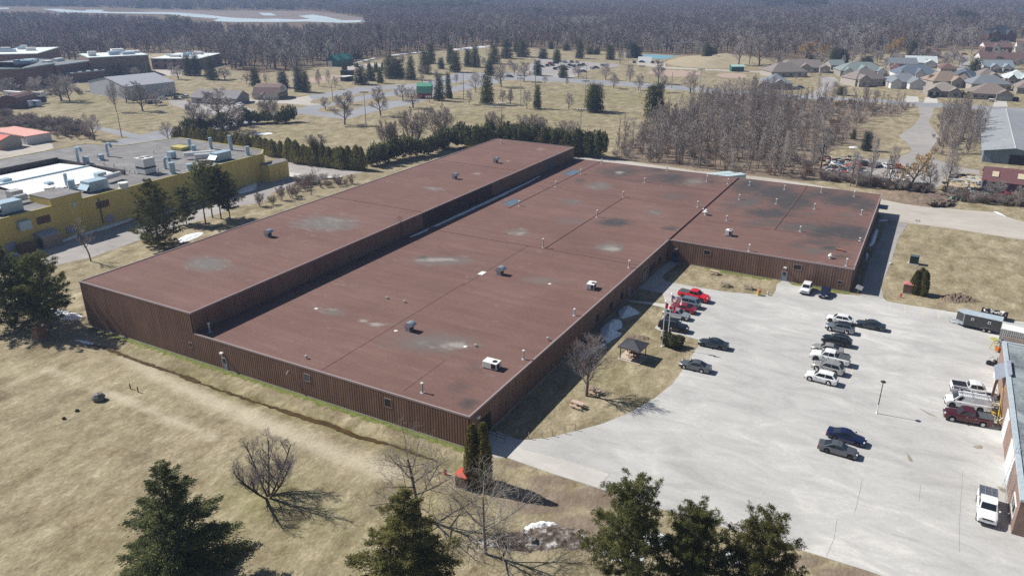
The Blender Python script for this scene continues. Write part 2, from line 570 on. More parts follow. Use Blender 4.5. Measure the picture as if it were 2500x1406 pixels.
def make_ground():
    xs = np.concatenate([-np.geomspace(7000, 720, 22), np.arange(-700, -112, 7), np.arange(-110, 86, .9), np.arange(90, 420, 8), np.geomspace(440, 7000, 22)])
    ys = np.concatenate([-np.geomspace(1500, 90, 10), np.arange(-75, 50, .9), np.arange(51, 150, 3), np.arange(152, 760, 6), np.geomspace(780, 9000, 26)])
    X, Y = np.meshgrid(xs, ys, indexing='xy')
    d = distline(X, Y, DITCH)
    Z = -.42*(1-ss(d, .5, 2.6))
    nx, ny = len(xs), len(ys)
    idx = np.arange(nx*ny).reshape(ny, nx)
    Q = np.stack([idx[:-1,:-1], idx[:-1,1:], idx[1:,1:], idx[1:,:-1]], -1).reshape(-1, 4)
    m, nt, b = nodes_of('ground_grass')
    a = attr(nt, 'tone')
    big = noise(nt, .045, 4, .6)
    mid = noise(nt, .33, 5, .7, stretch=(1, .45, 1, .5))
    fine = noise(nt, 3.2, 6, .75, stretch=(1, .55, 1, -.4))
    vf = noise(nt, 1.15, 6, .85, stretch=(1, .6, 1, .9))
    straw = ramp(nt, [(.37, (.135,.11,.072)), (.46, (.243,.206,.136)), (.55, (.34,.293,.2)), (.66, (.52,.46,.335))])
    s = math_(nt, 'MULTIPLY_ADD', fine.outputs[0], .42); nt.nodes[-1].inputs[2].default_value = .0
    s2 = math_(nt, 'MULTIPLY_ADD', mid.outputs[0], .48); nt.links.new(s, nt.nodes[-1].inputs[2])
    s3 = math_(nt, 'MULTIPLY_ADD', vf.outputs[0], .36); nt.links.new(s2, nt.nodes[-1].inputs[2])
    s4 = math_(nt, 'ADD', s3, -.11)
    nt.links.new(s4, straw.inputs[0])
    green = ramp(nt, [(.36, (.1,.093,.042)), (.5, (.21,.195,.092)), (.68, (.36,.33,.19))])
    nt.links.new(s4, green.inputs[0])
    gf = ramp(nt, [(.42, (0,0,0)), (.66, (.5,.5,.5))])
    nt.links.new(big.outputs[0], gf.inputs[0])
    gg = math_(nt, 'MULTIPLY_ADD', gf.outputs[0], .42, True); nt.links.new(a['Red'], nt.nodes[-1].inputs[2])
    gg = math_(nt, 'SUBTRACT', gg, a['Alpha'] if 'Alpha' in a else 0.0, True)
    pt = noise(nt, .16, 5, .72, dist=.8)
    pr_ = ramp(nt, [(.36, (.78,.74,.69)), (.48, (.95,.94,.91)), (.56, (1.03,1.02,1.0)), (.66, (1.15,1.15,1.14))]); nt.links.new(pt.outputs[0], pr_.inputs[0])
    c = mixc(nt, gg, straw.outputs[0], green.outputs[0])
    c = mixc(nt, 1.0, c, pr_.outputs[0], 'MULTIPLY')
    pa = nt.nodes.new('ShaderNodeAttribute'); pa.attribute_name = 'pale'
    c = mixc(nt, math_(nt, 'MULTIPLY', math_(nt, 'MULTIPLY', pa.outputs['Fac'], fine.outputs[0]), 1.3, True), c, (.56,.5,.385))
    dirt = ramp(nt, [(.28, (.10,.075,.055)), (.5, (.2,.155,.115)), (.72, (.36,.3,.235))])
    nt.links.new(s4, dirt.inputs[0])
    dn = math_(nt, 'ADD', a['Green'], math_(nt, 'MULTIPLY', math_(nt, 'SUBTRACT', mid.outputs[0], .5), 1.1))
    dr = ramp(nt, [(.35, (0,0,0)), (.62, (1,1,1))]); nt.links.new(dn, dr.inputs[0])
    c = mixc(nt, dr.outputs[0], c, dirt.outputs[0])
    wet = ramp(nt, [(.3, (.04,.026,.01)), (.7, (.12,.075,.025))]); nt.links.new(s4, wet.inputs[0])
    c = mixc(nt, a['Blue'], c, wet.outputs[0])
    nt.links.new(c, b.inputs['Base Color'])
    b.inputs['Roughness'].default_value = .95
    b.inputs['Specular IOR Level'].default_value = .1
    bump(nt, b, s4, .9, .16)
    V = np.stack([X.ravel(), Y.ravel(), Z.ravel()], 1)
    me = np_mesh('ground', V, Q, [m], smooth=True)
    # how the turf differs from place to place: r green, g bare earth, b wet
    PX, PY = pix_np(X, Y)
    r = np.zeros(X.shape); gch = np.zeros(X.shape); bl = np.zeros(X.shape)
    n1 = vnoise(X, Y, 2.2, 1); n2 = vnoise(X, Y, 14, 5)
    wall = np.where((X > -77.4) & (X < 0), np.abs(Y), 99.)
    r = np.maximum(r, 1.1*(1-ss(wall+n1*1.3, .9, 2.1)))
    r = np.maximum(r, .75*(1-ss(d+n1*2, 1.0, 3.4))*(n2 > .35))
    cy = np.where((X > 8) & (X < 36.5), np.abs(Y-80.7), 99.)
    r = np.maximum(r, (1-ss(cy+n1*1.2, .8, 2.6)))
    for cx_, cy_, rx_, ry_, am in ((640,1215,140,70,.65),(760,1300,160,90,.5),(420,1380,160,80,.6),(1560,830,60,40,.35),(1480,920,60,40,.4),(1000,1240,100,60,.35),
                               (720,330,90,24,.25),(1350,290,120,22,.4),(1500,240,200,24,.45),(1700,300,120,30,.3),(300,285,120,30,.35),(230,245,80,20,.5),(1150,290,90,20,.4),(1000,285,70,15,.3)):
        r = np.maximum(r, am*np.exp(-((PX-cx_)/rx_)**2-((PY-cy_)/ry_)**2)*(.5+n1))
    gch = np.maximum(gch, .8*inpoly(X, Y, GROVE))
    fe = (PY < edge_y(PX)+2)
    gch = np.maximum(gch, 1.0*fe)
    bl = np.maximum(bl, .45*fe)
    for cx_, cy_, rx_, ry_, am in ((1330,1225,110,45,.85),(1450,1215,80,35,1),(1360,1170,90,22,.8),(1420,1290,120,40,.95),(1300,1320,140,40,.6),(1250,1130,60,20,.6),(1960,1370,60,18,1),(2060,1400,80,20,1),(1440,1330,90,40,.6),(1600,1320,80,50,.5),
                               (2240,650,45,22,.55),(2330,770,120,14,.5),(2300,750,60,10,.5),(700,485,70,30,.4),(880,415,110,12,.45),(2100,340,80,40,.7),(1980,420,120,20,.8),(2300,350,70,60,.5),
                               (120,350,140,20,.5),(1760,690,55,8,.4),(800,350,40,30,.15)):
        gch = np.maximum(gch, am*np.exp(-((PX-cx_)/rx_)**2-((PY-cy_)/ry_)**2)*(.6+.8*n1))
    bl = np.maximum(bl, .45*(1-ss(d+n1*.9, .5, 1.25))*ss(n2+.45*((X > -70) & (X < -48))+.55*((X > -36) & (X < -6)), .5, .75))
    bl = np.maximum(bl, .55*np.exp(-((X+52)/6)**2-((Y+3)/1)**2)*0)
    pale = np.zeros(X.shape)
    for ln, wd in (([(300,868),(480,962),(640,1034),(800,1098),(960,1156)],2.2),([(120,905),(330,985),(520,1070)],1.2),([(420,930),(700,1075),(860,1140)],.8)):
        pale = np.maximum(pale, (1-ss(distline(X, Y, [G(*p) for p in ln])+n1*1.5, wd*.4, wd*1.5)))
    a_ = me.attributes.new('pale', 'FLOAT', 'POINT'); a_.data.foreach_set('value', pale.ravel().astype(np.float32))
    color_attr(me, 'tone', np.stack([np.clip(r, 0, 1).ravel(), np.clip(gch, 0, 1).ravel(), np.clip(bl, 0, 1).ravel()], 1))
    return struct(link('ground', me))
make_ground()

# standing rusty water in the ditch and the green strip at the wall foot
DW = mat('rusty_ditch_water', (.075,.047,.015), .35, var=.35, scale=1.2, spec=.35)
def strip(name, pts, w0, w1, z, m, seed):
    rg = random.Random(seed); L_, R_ = [], []
    P = []
    for (x0, y0), (x1, y1) in zip(pts[:-1], pts[1:]):
        k = max(1, int(math.hypot(x1-x0, y1-y0)/.7))
        P += [(x0+(x1-x0)*i/k, y0+(y1-y0)*i/k) for i in range(k)]
    P.append(pts[-1]); n = len(P)
    b = MB(); rows = []
    for i, (x, y) in enumerate(P):
        x2, y2 = P[min(i+1, n-1)]; x1, y1 = P[max(i-1, 0)]
        l = math.hypot(x2-x1, y2-y1) or 1; nx, ny = -(y2-y1)/l, (x2-x1)/l
        w = (w0+(w1-w0)*rg.random())*math.sin(math.pi*min(1, max(.04, (i+.3)/n)))**.35
        o = rg.uniform(-.15, .15)
        rows.append([(x+nx*(w+o), y+ny*(w+o), z), (x-nx*(w-o), y-ny*(w-o), z)])
    b.grid(rows)
    return struct(b.build(name, m))
strip('ditch_water', DITCH[0:5], .22, .42, -.335, DW, 1)
strip('ditch_water', DITCH[5:8], .16, .32, -.35, DW, 4)
strip('ditch_water', DITCH[13:16], .15, .28, -.35, DW, 5)
strip('ditch_water', DITCH[4:6], .34, .6, -.33, DW, 2)
strip('ditch_water', DITCH[7:14], .3, .52, -.33, DW, 3)
GRS = mat('fresh_green_grass', (.15,.175,.05), .95, var=.4, scale=1.6, spec=.1)
rgs = random.Random(12)
def wallgrass(x0, x1, y, w, n):
    up = [(x0+(x1-x0)*i/n, y-.12, .012) for i in range(n+1)]; lo = [(x0+(x1-x0)*i/n, y-.12-w*rgs.uniform(.35, 1.25), .012) for i in range(n+1)]
    b = MB(); b.grid([up, lo]); struct(b.build('grass', GRS))
wallgrass(-70, -.5, 0, 1.0, 150); wallgrass(9, 22, 80.68, 1.3, 30); wallgrass(26, 36.5, 80.68, 1.3, 26)
# ---------------------------------------------------------------- paved and bare surfaces
def paving(name, stops, streak=(.12, .5), var=.5, rough=.9, fine=2.2, rot=0.0, b_=.15, big=.035):
    m, nt, b = nodes_of(name)
    n1 = noise(nt, big, 4, .6, dist=.6)
    n2 = noise(nt, .3, 7, .72, stretch=(streak[0]*3.4, 1, 1, rot), dist=.9)
    n3 = noise(nt, fine, 5, .8)
    t = math_(nt, 'ADD', math_(nt, 'MULTIPLY', n2.outputs[0], .45), math_(nt, 'MULTIPLY', n1.outputs[0], .35))
    t = math_(nt, 'ADD', t, math_(nt, 'MULTIPLY', n3.outputs[0], .2))
    rp = ramp(nt, stops)
    nt.links.new(t, rp.inputs[0])
    nt.links.new(rp.outputs[0], b.inputs['Base Color'])
    b.inputs['Roughness'].default_value = rough
    b.inputs['Specular IOR Level'].default_value = .15
    bump(nt, b, n3.outputs[0], b_, .02)
    MATS[name] = m
    return m
LOT = paving('aged_pale_asphalt', [(.39, (.37,.365,.355)), (.47, (.445,.44,.428)), (.53, (.5,.494,.48)), (.6, (.62,.605,.575))], rot=.35)
CONC = paving('pale_concrete', [(.38, (.45,.435,.405)), (.5, (.54,.52,.485)), (.62, (.62,.6,.56))], rot=.2)
ASPH = paving('grey_asphalt', [(.34, (.23,.235,.255)), (.52, (.3,.305,.325)), (.68, (.38,.38,.395))], rot=.5)
ROADG = paving('pale_gravel', [(.34, (.36,.325,.285)), (.5, (.46,.425,.38)), (.66, (.56,.525,.475))], rot=.2)
DRIVE = paving('grey_gravel', [(.34, (.25,.24,.235)), (.52, (.36,.34,.325)), (.68, (.47,.45,.42))], rot=.2)
DIRT = paving('brown_earth', [(.33, (.12,.09,.065)), (.5, (.22,.17,.125)), (.68, (.36,.29,.225))], rot=.6, b_=.8)
def P_(*pts): return [G(*p) for p in pts]

lot = P_((1205,1116),(1240,1118),(1347,1156),(1462,1192),(1600,1238),(1750,1282),(1939,1337),(2014,1360),(2116,1392),(2500,1525),(2900,1560),(2900,900),(2560,790),(2449,781),(2346,765),(2295,757),(2218,745),(2167,736),(2157,728),(2110,722),
         (2050,718),(1990,708),(1934,696),(1922,686),(1910,685),(1897,693),(1894,708),(1886,722),(1777,713),(1726,705),(1644,691),(1628,687),(1617,680),(1617,675),(1690,612),(1640,632),(1560,700),(1566,706),(1618,716),(1624,740),(1624,757),(1611,790),(1597,800),(1608,806),(1665,818),(1704,829),(1713,836),(1700,852),(1673,892),(1655,920),(1640,938),(1598,972),(1530,1010),(1470,1034),(1400,1053),(1340,1068),(1287,1073),(1262,1072),(1215,1052),(1190,1062))
# close off the strip along the wall
lot = [p for p in lot]
sheet('parking_lot', lot, .012, LOT)
sheet('walkway', P_((1193,1052),(1225,1058),(1276,1096),(1380,1123),(1489,1157),(1461,1190),(1347,1155),(1240,1117),(1196,1112)), .03, CONC)
sheet('path', P_(q(11,1140,165),q(11,1390,190),q(11,1500,205),q(11,1500,240),q(11,1380,215),q(11,1140,180)), .03, CONC)
sheet('path', P_((1575,690),(1638,636),(1644,640),(1617,676),(1618,686),(1600,700),(1566,706)), .035, CONC)
sheet('road', P_((1380,372),(1402,375),(1560,398),(1700,418),(1803,427),(1880,435),(1990,452),(2100,473),(2154,488),(2244,502),(2340,512),(2423,518),(2500,543),(2760,600),(2760,640),(2500,586),(2321,558),(2223,546),(2150,536),(2141,500),(1900,470),(1600,430),(1395,395)), .02, ROADG)
sheet('driveway', P_((2157,729),(2151,698),(2175,642),(2193,583),(2216,547),(2180,538),(2158,560),(2140,600),(2122,640),(2106,690),(2103,722)), .026, DRIVE)
sheet('lane', P_((-60,640),(33,642),(40,650),(143,646),(225,628),(330,590),(480,540),(589,502),(640,495),(666,470),(738,448),(820,433),(891,421),(860,402),(748,398),(687,386),(640,420),(600,450),(320,545),(0,620),(-80,632)), .012, DRIVE)
sheet('street', P_((205,374),(250,352),(320,334),(410,315),(500,301),(615,282),(690,272),(727,262),(727,273),(690,284),(600,304),(500,326),(400,345),(330,366),(215,392)), .016, ASPH)
sheet('street', P_((198,312),(243,310),(300,320),(340,330),(320,335),(290,331),(243,318),(198,319)), .02, ASPH)
sheet('yard', P_((-40,330),(0,336),(100,345),(128,352),(130,362),(80,378),(20,392),(-60,400)), .01, ROADG)
# park car parks with grass islands between the bays
park = P_(q(2,400,1050),q(2,540,1000),q(2,640,1000),q(2,530,975),q(2,520,912),q(2,700,885),q(2,1000,830),q(2,1330,815),q(2,1560,800),q(2,1700,760),q(2,1960,690),q(2,2240,700),q(2,2345,770),q(2,2340,792),q(2,1900,880),q(2,1490,1000),q(2,1180,1060),q(2,870,1140),q(2,640,1110),q(2,420,1085))
sheet('car_park', park, .02, ASPH)
TURF = MATS['turf'] = mat('turf', (.29,.245,.165), .95, var=.3, scale=.9, spec=.1)
sheet('grass_island', P_(q(2,535,975),q(2,600,945),q(2,760,925),q(2,960,900),q(2,1310,850),q(2,1300,872),q(2,960,925),q(2,760,985),q(2,580,990)), .05, TURF, 2)
sheet('grass_island', P_(q(2,612,1052),q(2,700,1015),q(2,980,970),q(2,1340,915),q(2,1555,890),q(2,1545,950),q(2,1300,965),q(2,1000,1030),q(2,760,1075),q(2,640,1070)), .05, TURF, 2)
sheet('grass_island', P_(q(2,1680,870),q(2,1880,800),q(2,2060,770),q(2,2000,800),q(2,1850,840)), .05, TURF, 2)
sheet('street', P_(q(2,2200,715),q(3,0,690),q(3,480,742),q(3,1240,790),q(3,1940,845),q(4,0,880),q(4,380,905),q(4,900,940),q(4,1390,965),q(4,1480,970),q(4,2100,1010),q(4,2600,1040),q(4,2600,1075),q(4,2100,1050),q(4,1500,1015),q(4,930,965),q(4,380,945),q(4,0,915),q(3,1940,885),q(3,1240,835),q(3,480,782),q(3,0,765),q(2,2340,775)), .016, ASPH)
sheet('car_park', P_(q(3,120,690),q(3,280,560),q(3,560,580),q(3,1060,615),q(3,1050,640),q(3,850,655),q(3,720,690),q(3,620,742),q(3,480,742)), .02, DRIVE)
sheet('path', P_(q(3,1200,590),q(3,1500,600),q(3,1500,640),q(3,2500,690),q(3,2500,700),q(3,1480,655),q(3,1180,610)), .02, ROADG)
COURT = mat('court_blue', (.16,.33,.4), .8, var=.06, scale=.2)
sheet('tennis_court', P_(q(3,1285,520),q(3,1420,526),q(3,1620,535),q(3,1500,567),q(3,1270,560)), .02, COURT)
CLAY = mat('infield_clay', (.42,.31,.25), .95, var=.12, scale=.4)
sheet('infield', P_(q(3,1330,690),q(3,1500,670),q(3,1800,690),q(3,1830,712),q(3,1640,735),q(3,1400,715)), .018, CLAY, 3)
sheet('infield', P_(q(3,1990,715),q(3,2100,700),q(3,2270,712),q(3,2240,745),q(3,2050,742)), .018, CLAY, 3)
sheet('infield', P_(q(2,440,770),q(2,640,730),q(2,830,725),q(2,700,770),q(2,520,790)), .018, CLAY, 3)
sheet('infield', P_(q(2,880,640),q(2,1150,605),q(2,1240,630),q(2,1100,660),q(2,900,670)), .018, ROADG, 2)
# house drives and the yard track on the right
sheet('driveway', P_(q(4,560,740),q(4,690,735),q(4,730,770),q(4,620,900),q(4,420,930),q(4,560,830)), .03, DRIVE)
sheet('driveway', P_(q(4,1850,535),q(4,1985,540),q(4,1990,680),q(4,1850,670),q(4,1890,610)), .03, DRIVE)
for a_, b_, c_, d_ in ((1370,920,1500,975),(1560,930,1680,985),(2220,965,2345,1020)):
    sheet('driveway', P_(q(4,a_,b_),q(4,c_-10,b_+5),q(4,c_,d_),q(4,a_-20,d_)), .034, CONC)
sheet('track', P_(q(4,1490,1012),q(4,1645,1025),q(4,1630,1090),q(4,1590,1170),q(4,1680,1290),q(4,1690,1406),q(8,1660,30),q(8,1600,110),q(8,1650,190),q(8,1900,270),q(8,2080,300),q(8,2060,420),q(8,1800,400),q(8,1600,490),q(8,1270,470),q(8,1000,440),q(8,580,340),q(8,600,260),q(8,900,190),q(8,1250,190),q(8,1440,120),q(8,1380,30),q(4,1300,1300),q(4,1450,1200),q(4,1510,1110)), .02, DRIVE)
sheet('yard', P_(q(1,1600,960),q(1,1800,960),q(1,2250,985),q(1,2450,1060),q(1,2350,1140),q(1,1900,1080),q(1,1650,1010)), .012, DRIVE)
sheet('street', P_(q(1,2380,945),q(2,0,955),q(2,250,960),q(2,520,915),q(2,560,960),q(2,640,1000),q(2,540,1010),q(2,300,990),q(2,0,985),q(1,2380,980)), .024, ROADG)
sheet('yard', P_(q(1,1480,670),q(1,1560,655),q(1,1740,680),q(1,1730,730),q(1,1500,720)), .012, ROADG)
sheet('playing_field', P_(q(1,1330,560),q(1,1340,515),q(1,1700,512),q(1,2010,522),q(1,1950,560)), .012, mat('field_straw', (.38,.32,.215), .95, var=.1, scale=.1))
# worn paint lines of the parking bays
LINE = mat('worn_yellow_paint', (.66,.58,.4), .9, var=.2, scale=3)
for a_, b_ in (((1215,190),(1218,262)),((1368,215),(1362,300)),((1537,240),(1528,320)),((1690,262),(1687,340)),((880,770),(830,960))):
    p0, p1 = g(12, *a_), g(12, *b_)
    dx, dy = p1[0]-p0[0], p1[1]-p0[1]; L = math.hypot(dx, dy); nx, ny = -dy/L*.06, dx/L*.06
    sheet('bay_line', [(p0[0]+nx,p0[1]+ny),(p1[0]+nx,p1[1]+ny),(p1[0]-nx,p1[1]-ny),(p0[0]-nx,p0[1]-ny)], .018, LINE)
CRACK = mat('sealed_crack', (.4,.39,.375), .9)
for pts in ([(16,615,1215),(16,690,1040),(16,715,860)],[(16,1495,700),(16,1512,540)],[(16,1880,1180),(16,1885,850),(16,1915,400)],[(16,1230,1000),(16,1500,1080)],[(16,880,815),(16,920,660),(16,960,470)],
            [(15,140,190),(15,600,325),(15,970,432)],[(15,970,432),(15,860,560)]):
    w = [g(*p) for p in pts]
    b = MB()
    for (x0,y0),(x1,y1) in zip(w[:-1], w[1:]):
        L = math.hypot(x1-x0, y1-y0); nx, ny = -(y1-y0)/L*.013, (x1-x0)/L*.013
        b.quad((x0+nx,y0+ny,.034),(x0-nx,y0-ny,.034),(x1-nx,y1-ny,.034),(x1+nx,y1+ny,.034))
    struct(b.build('pavement_crack', CRACK))

STN = mat('oil_stain', (.3,.27,.22), .8, var=.3)
for pts in ([(16,1380,230),(16,1405,255),(16,1440,300),(16,1425,318),(16,1395,285)],[(16,2015,170),(16,2060,158),(16,2105,165),(16,2100,188),(16,2055,192)],[(12,1500,1195),(12,1590,1240),(12,1680,1285),(12,1580,1250)],[(16,2240,552),(16,2290,560),(16,2330,600),(16,2300,612)]):
    sheet('oil_stain', P_(*[q(*p) for p in pts]), .02, STN, 3, .03)
# ---------------------------------------------------------------- marsh water
ICE = mat('marsh_ice', (.62,.72,.76), .25, var=.12, scale=.02)
REED = mat('marsh_reeds', (.2,.165,.145), .95, var=.2, scale=.02)
sheet('marsh', P_((330,24),(500,27),(640,28),(770,29),(830,36),(900,47),(890,53),(760,55),(600,54),(520,49),(400,36)), .05, REED)
sheet('marsh_water', P_(q(1,400,88),q(1,560,88),q(1,800,108),q(1,830,96),q(1,1000,97),q(1,960,110),q(1,1060,118),q(1,1650,120),q(1,1950,142),q(1,2200,172),q(1,2500,185),q(2,200,182),q(2,400,190),q(2,540,185),q(2,420,155),q(2,560,142),q(2,700,165),q(2,850,198),q(2,1080,195),q(2,1050,215),q(2,840,222),q(2,500,208),q(2,200,215),q(2,0,212),q(1,2250,214),q(1,2030,205),q(1,2090,180),q(1,1780,160),q(1,1600,138),q(1,1100,130),q(1,820,125),q(1,600,122)), .1, ICE)
sheet('marsh_water', P_(q(1,-300,82),q(1,80,76),q(1,90,88),q(1,-300,95)), .1, ICE)
sheet('marsh_water', P_(q(2,40,126),q(2,160,128),q(2,215,152),q(2,90,150)), .1, ICE)
# the grassy rise beyond the park
rise = mound('hill', P_(q(3,1500,600),q(3,1650,545),q(3,1850,540),q(3,2050,515),q(3,2200,530),q(3,2330,570),q(3,2250,625),q(3,2000,650),q(3,1700,640)), 3.2, MATS['field_straw'], rough=.01, rings=6, jag=0)
struct(rise)
# ---------------------------------------------------------------- snow left in the shade
SNOW = mat('old_snow', (.84,.87,.9), .6, var=.08, scale=1.2, bmp=.4)
m_, nt_, b_ = nodes_of('dirty_snow')
n_a = noise(nt_, .75, 7, .78, dist=.6)
rp_ = ramp(nt_, [(.46, (.09,.065,.05)), (.54, (.2,.165,.14)), (.59, (.45,.43,.41)), (.68, (.74,.74,.74))])
nt_.links.new(n_a.outputs[0], rp_.inputs[0]); nt_.links.new(rp_.outputs[0], b_.inputs['Base Color']); b_.inputs['Roughness'].default_value = .8
bump(nt_, b_, n_a.outputs[0], .8, .3)
DSNOW = m_
def snow(pts, h, label, seed=1, rough=.12, jag=.2, z=0.0):
    o = mound('snow_drift', pts, h, SNOW, rough, 4, -.03, seed, jag)
    o.location.z = z
    tag(o, label, 'snow', 'snow left in the shade')
snow(P_(q(11,1055,310),q(11,1070,250),q(11,1150,222),q(11,1200,250),q(11,1260,290),q(11,1180,320),q(11,1090,345)), .9, 'white snow drift below the brown wall, nearest to the entrance path', 1)
snow(P_(q(11,880,490),q(11,890,430),q(11,960,370),q(11,1080,365),q(11,1085,430),q(11,1040,465),q(11,1090,490),q(11,980,560),q(11,940,580),q(11,900,530)), .95, 'large white snow drift below the brown wall beside the mulch bed', 2)
snow(P_(q(11,690,650),q(11,800,620),q(11,900,575),q(11,940,590),q(11,830,660),q(11,760,720),q(11,690,730),q(11,670,690)), .4, 'thin snow patch by the brown wall behind the bare lawn tree', 3)
snow(P_(q(8,1115,765),q(8,1180,765),q(8,1210,780),q(8,1120,785)), .15, 'small snow patch near the far end of the shaded side drive', 4)
snow(P_(q(8,1010,1010),q(8,1050,900),q(8,1085,860),q(8,1110,870),q(8,1085,970),q(8,1050,1020)), .45, 'long narrow snow drift along the shaded side wall', 5)
snow(P_(q(8,985,1090),q(8,1010,1085),q(8,1012,1130),q(8,990,1155)), .2, 'short snow drift at the near end of the shaded side wall', 6)
snow(P_(q(5,1700,950),q(5,1800,905),q(5,1930,885),q(5,1930,910),q(5,1830,960),q(5,1720,985)), .3, 'snow patch on straw grass behind the tall brown wall', 7)
snow(P_(q(9,480,240),q(9,640,270),q(9,780,310),q(9,760,350),q(9,560,350),q(9,470,300)), .35, 'snow patch under the pines by the tall wall corner', 8)
snow(P_(q(9,700,545),q(9,780,545),q(9,880,565),q(9,870,575),q(9,740,558)), .06, 'thin streak of snow at the head of the ditch', 9)
snow(P_(q(5,900,855),q(5,1100,790),q(5,1270,735),q(5,1280,765),q(5,1100,830),q(5,930,880)), .3, 'long snow drift along the yellow wall behind the tall pine', 10)
snow(P_(q(5,580,960),q(5,720,905),q(5,740,930),q(5,600,985)), .3, 'snow heap beside the lean-to at the yellow wall', 11)
snow(P_(q(5,780,900),q(5,880,862),q(5,920,875),q(5,800,920)), .25, 'low snow heap by the yellow wall behind the thin bare tree', 12)
snow(P_(q(5,60,1090),q(5,140,1072),q(5,230,1085),q(5,150,1105)), .2, 'snow scrap beside the brown crate at the yellow wall', 13)
snow(P_(q(5,250,1035),q(5,330,1005),q(5,380,1000),q(5,300,1045)), .2, 'snow scrap between brown crate and lean-to', 14)
snow(P_(q(5,2260,520),q(5,2300,465),q(5,2450,410),q(5,2440,480),q(5,2350,510)), .35, 'bright snow drift beyond the pine group at the yellow wall', 15)
o = mound('snow_drift', P_(q(14,2120,1080),q(14,2230,1010),q(14,2500,975),q(15,290,885),q(15,440,890),q(15,520,930),q(15,700,960),q(15,760,1060),q(15,640,1150),q(15,440,1160),q(15,250,1180),q(14,2500,1170),q(14,2260,1150)), .65, DSNOW, .22, seed=16, jag=.5)
tag(o, 'long dirty heap of snow and earth behind the small pale bare tree near the front', 'snow')
snow(P_(q(15,150,940),q(15,290,885),q(15,440,890),q(15,470,925),q(15,330,965),q(15,200,985)), .6, 'cleaner white crest on the dirty snow heap near the front', 17, .1)
snow(P_(q(15,880,1170),q(15,1100,1160),q(15,1300,1200),q(15,1250,1290),q(15,1000,1260)), .4, 'snow patch showing through the lower limbs of the front pine', 18, .08)
snow(P_(q(15,1300,1000),q(15,1440,990),q(15,1560,1040),q(15,1500,1150),q(15,1330,1130)), .4, 'snow patch in the gap between the two left front pines', 19, .08)
snow(P_(q(15,1920,1200),q(15,2150,1160),q(15,2240,1220),q(15,2200,1300),q(15,2000,1260)), .4, 'snow patch in the gap between the two right front pines', 20, .08)
snow(P_(q(2,980,590),q(2,1180,545),q(2,1180,552),q(2,1000,600)), .4, 'thin snow bank along the wood edge near the dark round spruce', 21, .1, .4)
snow(P_(q(2,1300,527),q(2,1700,483),q(2,1700,490),q(2,1310,534)), .4, 'thin snow bank along the wood edge below three floodlights', 22, .1, .4)
snow(P_(q(2,1920,465),q(2,2230,438),q(2,2220,452),q(2,1940,478)), .6, 'widest snow bank along the wood edge beyond the ball field', 23, .1, .4)
snow(P_(q(2,0,1270),q(2,150,1265),q(2,180,1280),q(2,20,1290)), .2, 'snow patch beside the soccer goal', 24)
snow(P_(q(8,830,72),q(8,900,70),q(8,915,82),q(8,840,84)), .3, 'snow patch behind the scrap yard below the small green pine', 25)
snow(P_(q(8,2200,690),q(8,2260,695),q(8,2340,740),q(8,2300,735)), .15, 'strip of snow beside the rear road at right', 26)

# ---------------------------------------------------------------- earth banks
bank = mound('earth_bank', P_(q(8,1150,575),q(8,1140,530),q(8,1050,490),q(8,1250,500),q(8,1550,535),q(8,1720,575),q(8,1760,640),q(8,1600,650),q(8,1400,625)), 1.6, DIRT, .15, 5, seed=3)
tag(bank, 'long grey-brown earth bank between the rear road and the scrap yard', 'earth bank')
pile = mound('dirt_pile', P_(q(12,1670,155),q(12,1760,110),q(12,1900,120),q(12,2020,155),q(12,2090,182),q(12,1960,192),q(12,1800,195)), 1.0, DIRT, .3, 5, seed=4)
tag(pile, 'dark heap of earth on dry grass beside the cedar clump', 'earth heap')
bed = mound('mulch_bed', P_(q(11,1090,520),q(11,1150,500),q(11,1290,500),q(11,1360,530),q(11,1300,560),q(11,1180,550)), .35, DIRT, .3, 4, seed=5)
tag(bed, 'pale rubble and mulch bed on the lawn behind the gazebo', 'planting bed')
mound_end = None
# ================================================================== THE BROWN FACTORY
WA, WB, YL, X2, Y2, HL, HH = 50.24, 77.38, 142.6, 36.5, 80.68, 4.86, 8.31

def siding(name, c_lo, c_mid, c_hi, rough=.55):
    m, nt, b = nodes_of(name)
    n = noise(nt, .9, 5, .7, stretch=(1, 1, .12))
    n2 = noise(nt, .12, 3, .6)
    t = math_(nt, 'ADD', math_(nt, 'MULTIPLY', n.outputs[0], .65), math_(nt, 'MULTIPLY', n2.outputs[0], .35))
    rp = ramp(nt, [(.32, c_lo), (.5, c_mid), (.68, c_hi)])
    nt.links.new(t, rp.inputs[0])
    nt.links.new(rp.outputs[0], b.inputs['Base Color'])
    b.inputs['Roughness'].default_value = rough
    b.inputs['Specular IOR Level'].default_value = .3
    MATS[name] = m
    return m
SIDE = siding('brown_siding', (.17,.097,.072), (.235,.14,.106), (.31,.195,.15))
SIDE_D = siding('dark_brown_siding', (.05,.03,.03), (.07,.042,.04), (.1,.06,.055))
COPE = mat('mauve_metal_trim', (.37,.3,.3), .4, .1, var=.06)
DARK = mat('dark_bronze', (.035,.03,.03), .4)
DOORB = mat('blue_grey_door', (.22,.27,.33), .5, var=.05)
GLASS = mat('dark_glass', (.02,.024,.03), .08, spec=.6, var=.05)
WHITE = mat('white_paint', (.78,.78,.76), .5, var=.04)
GALV = mat('galvanised_steel', (.42,.47,.52), .35, .55, var=.1)
GREYP = mat('grey_paint', (.42,.43,.44), .5, var=.08)
CONCW = mat('concrete_base', (.4,.38,.35), .9)

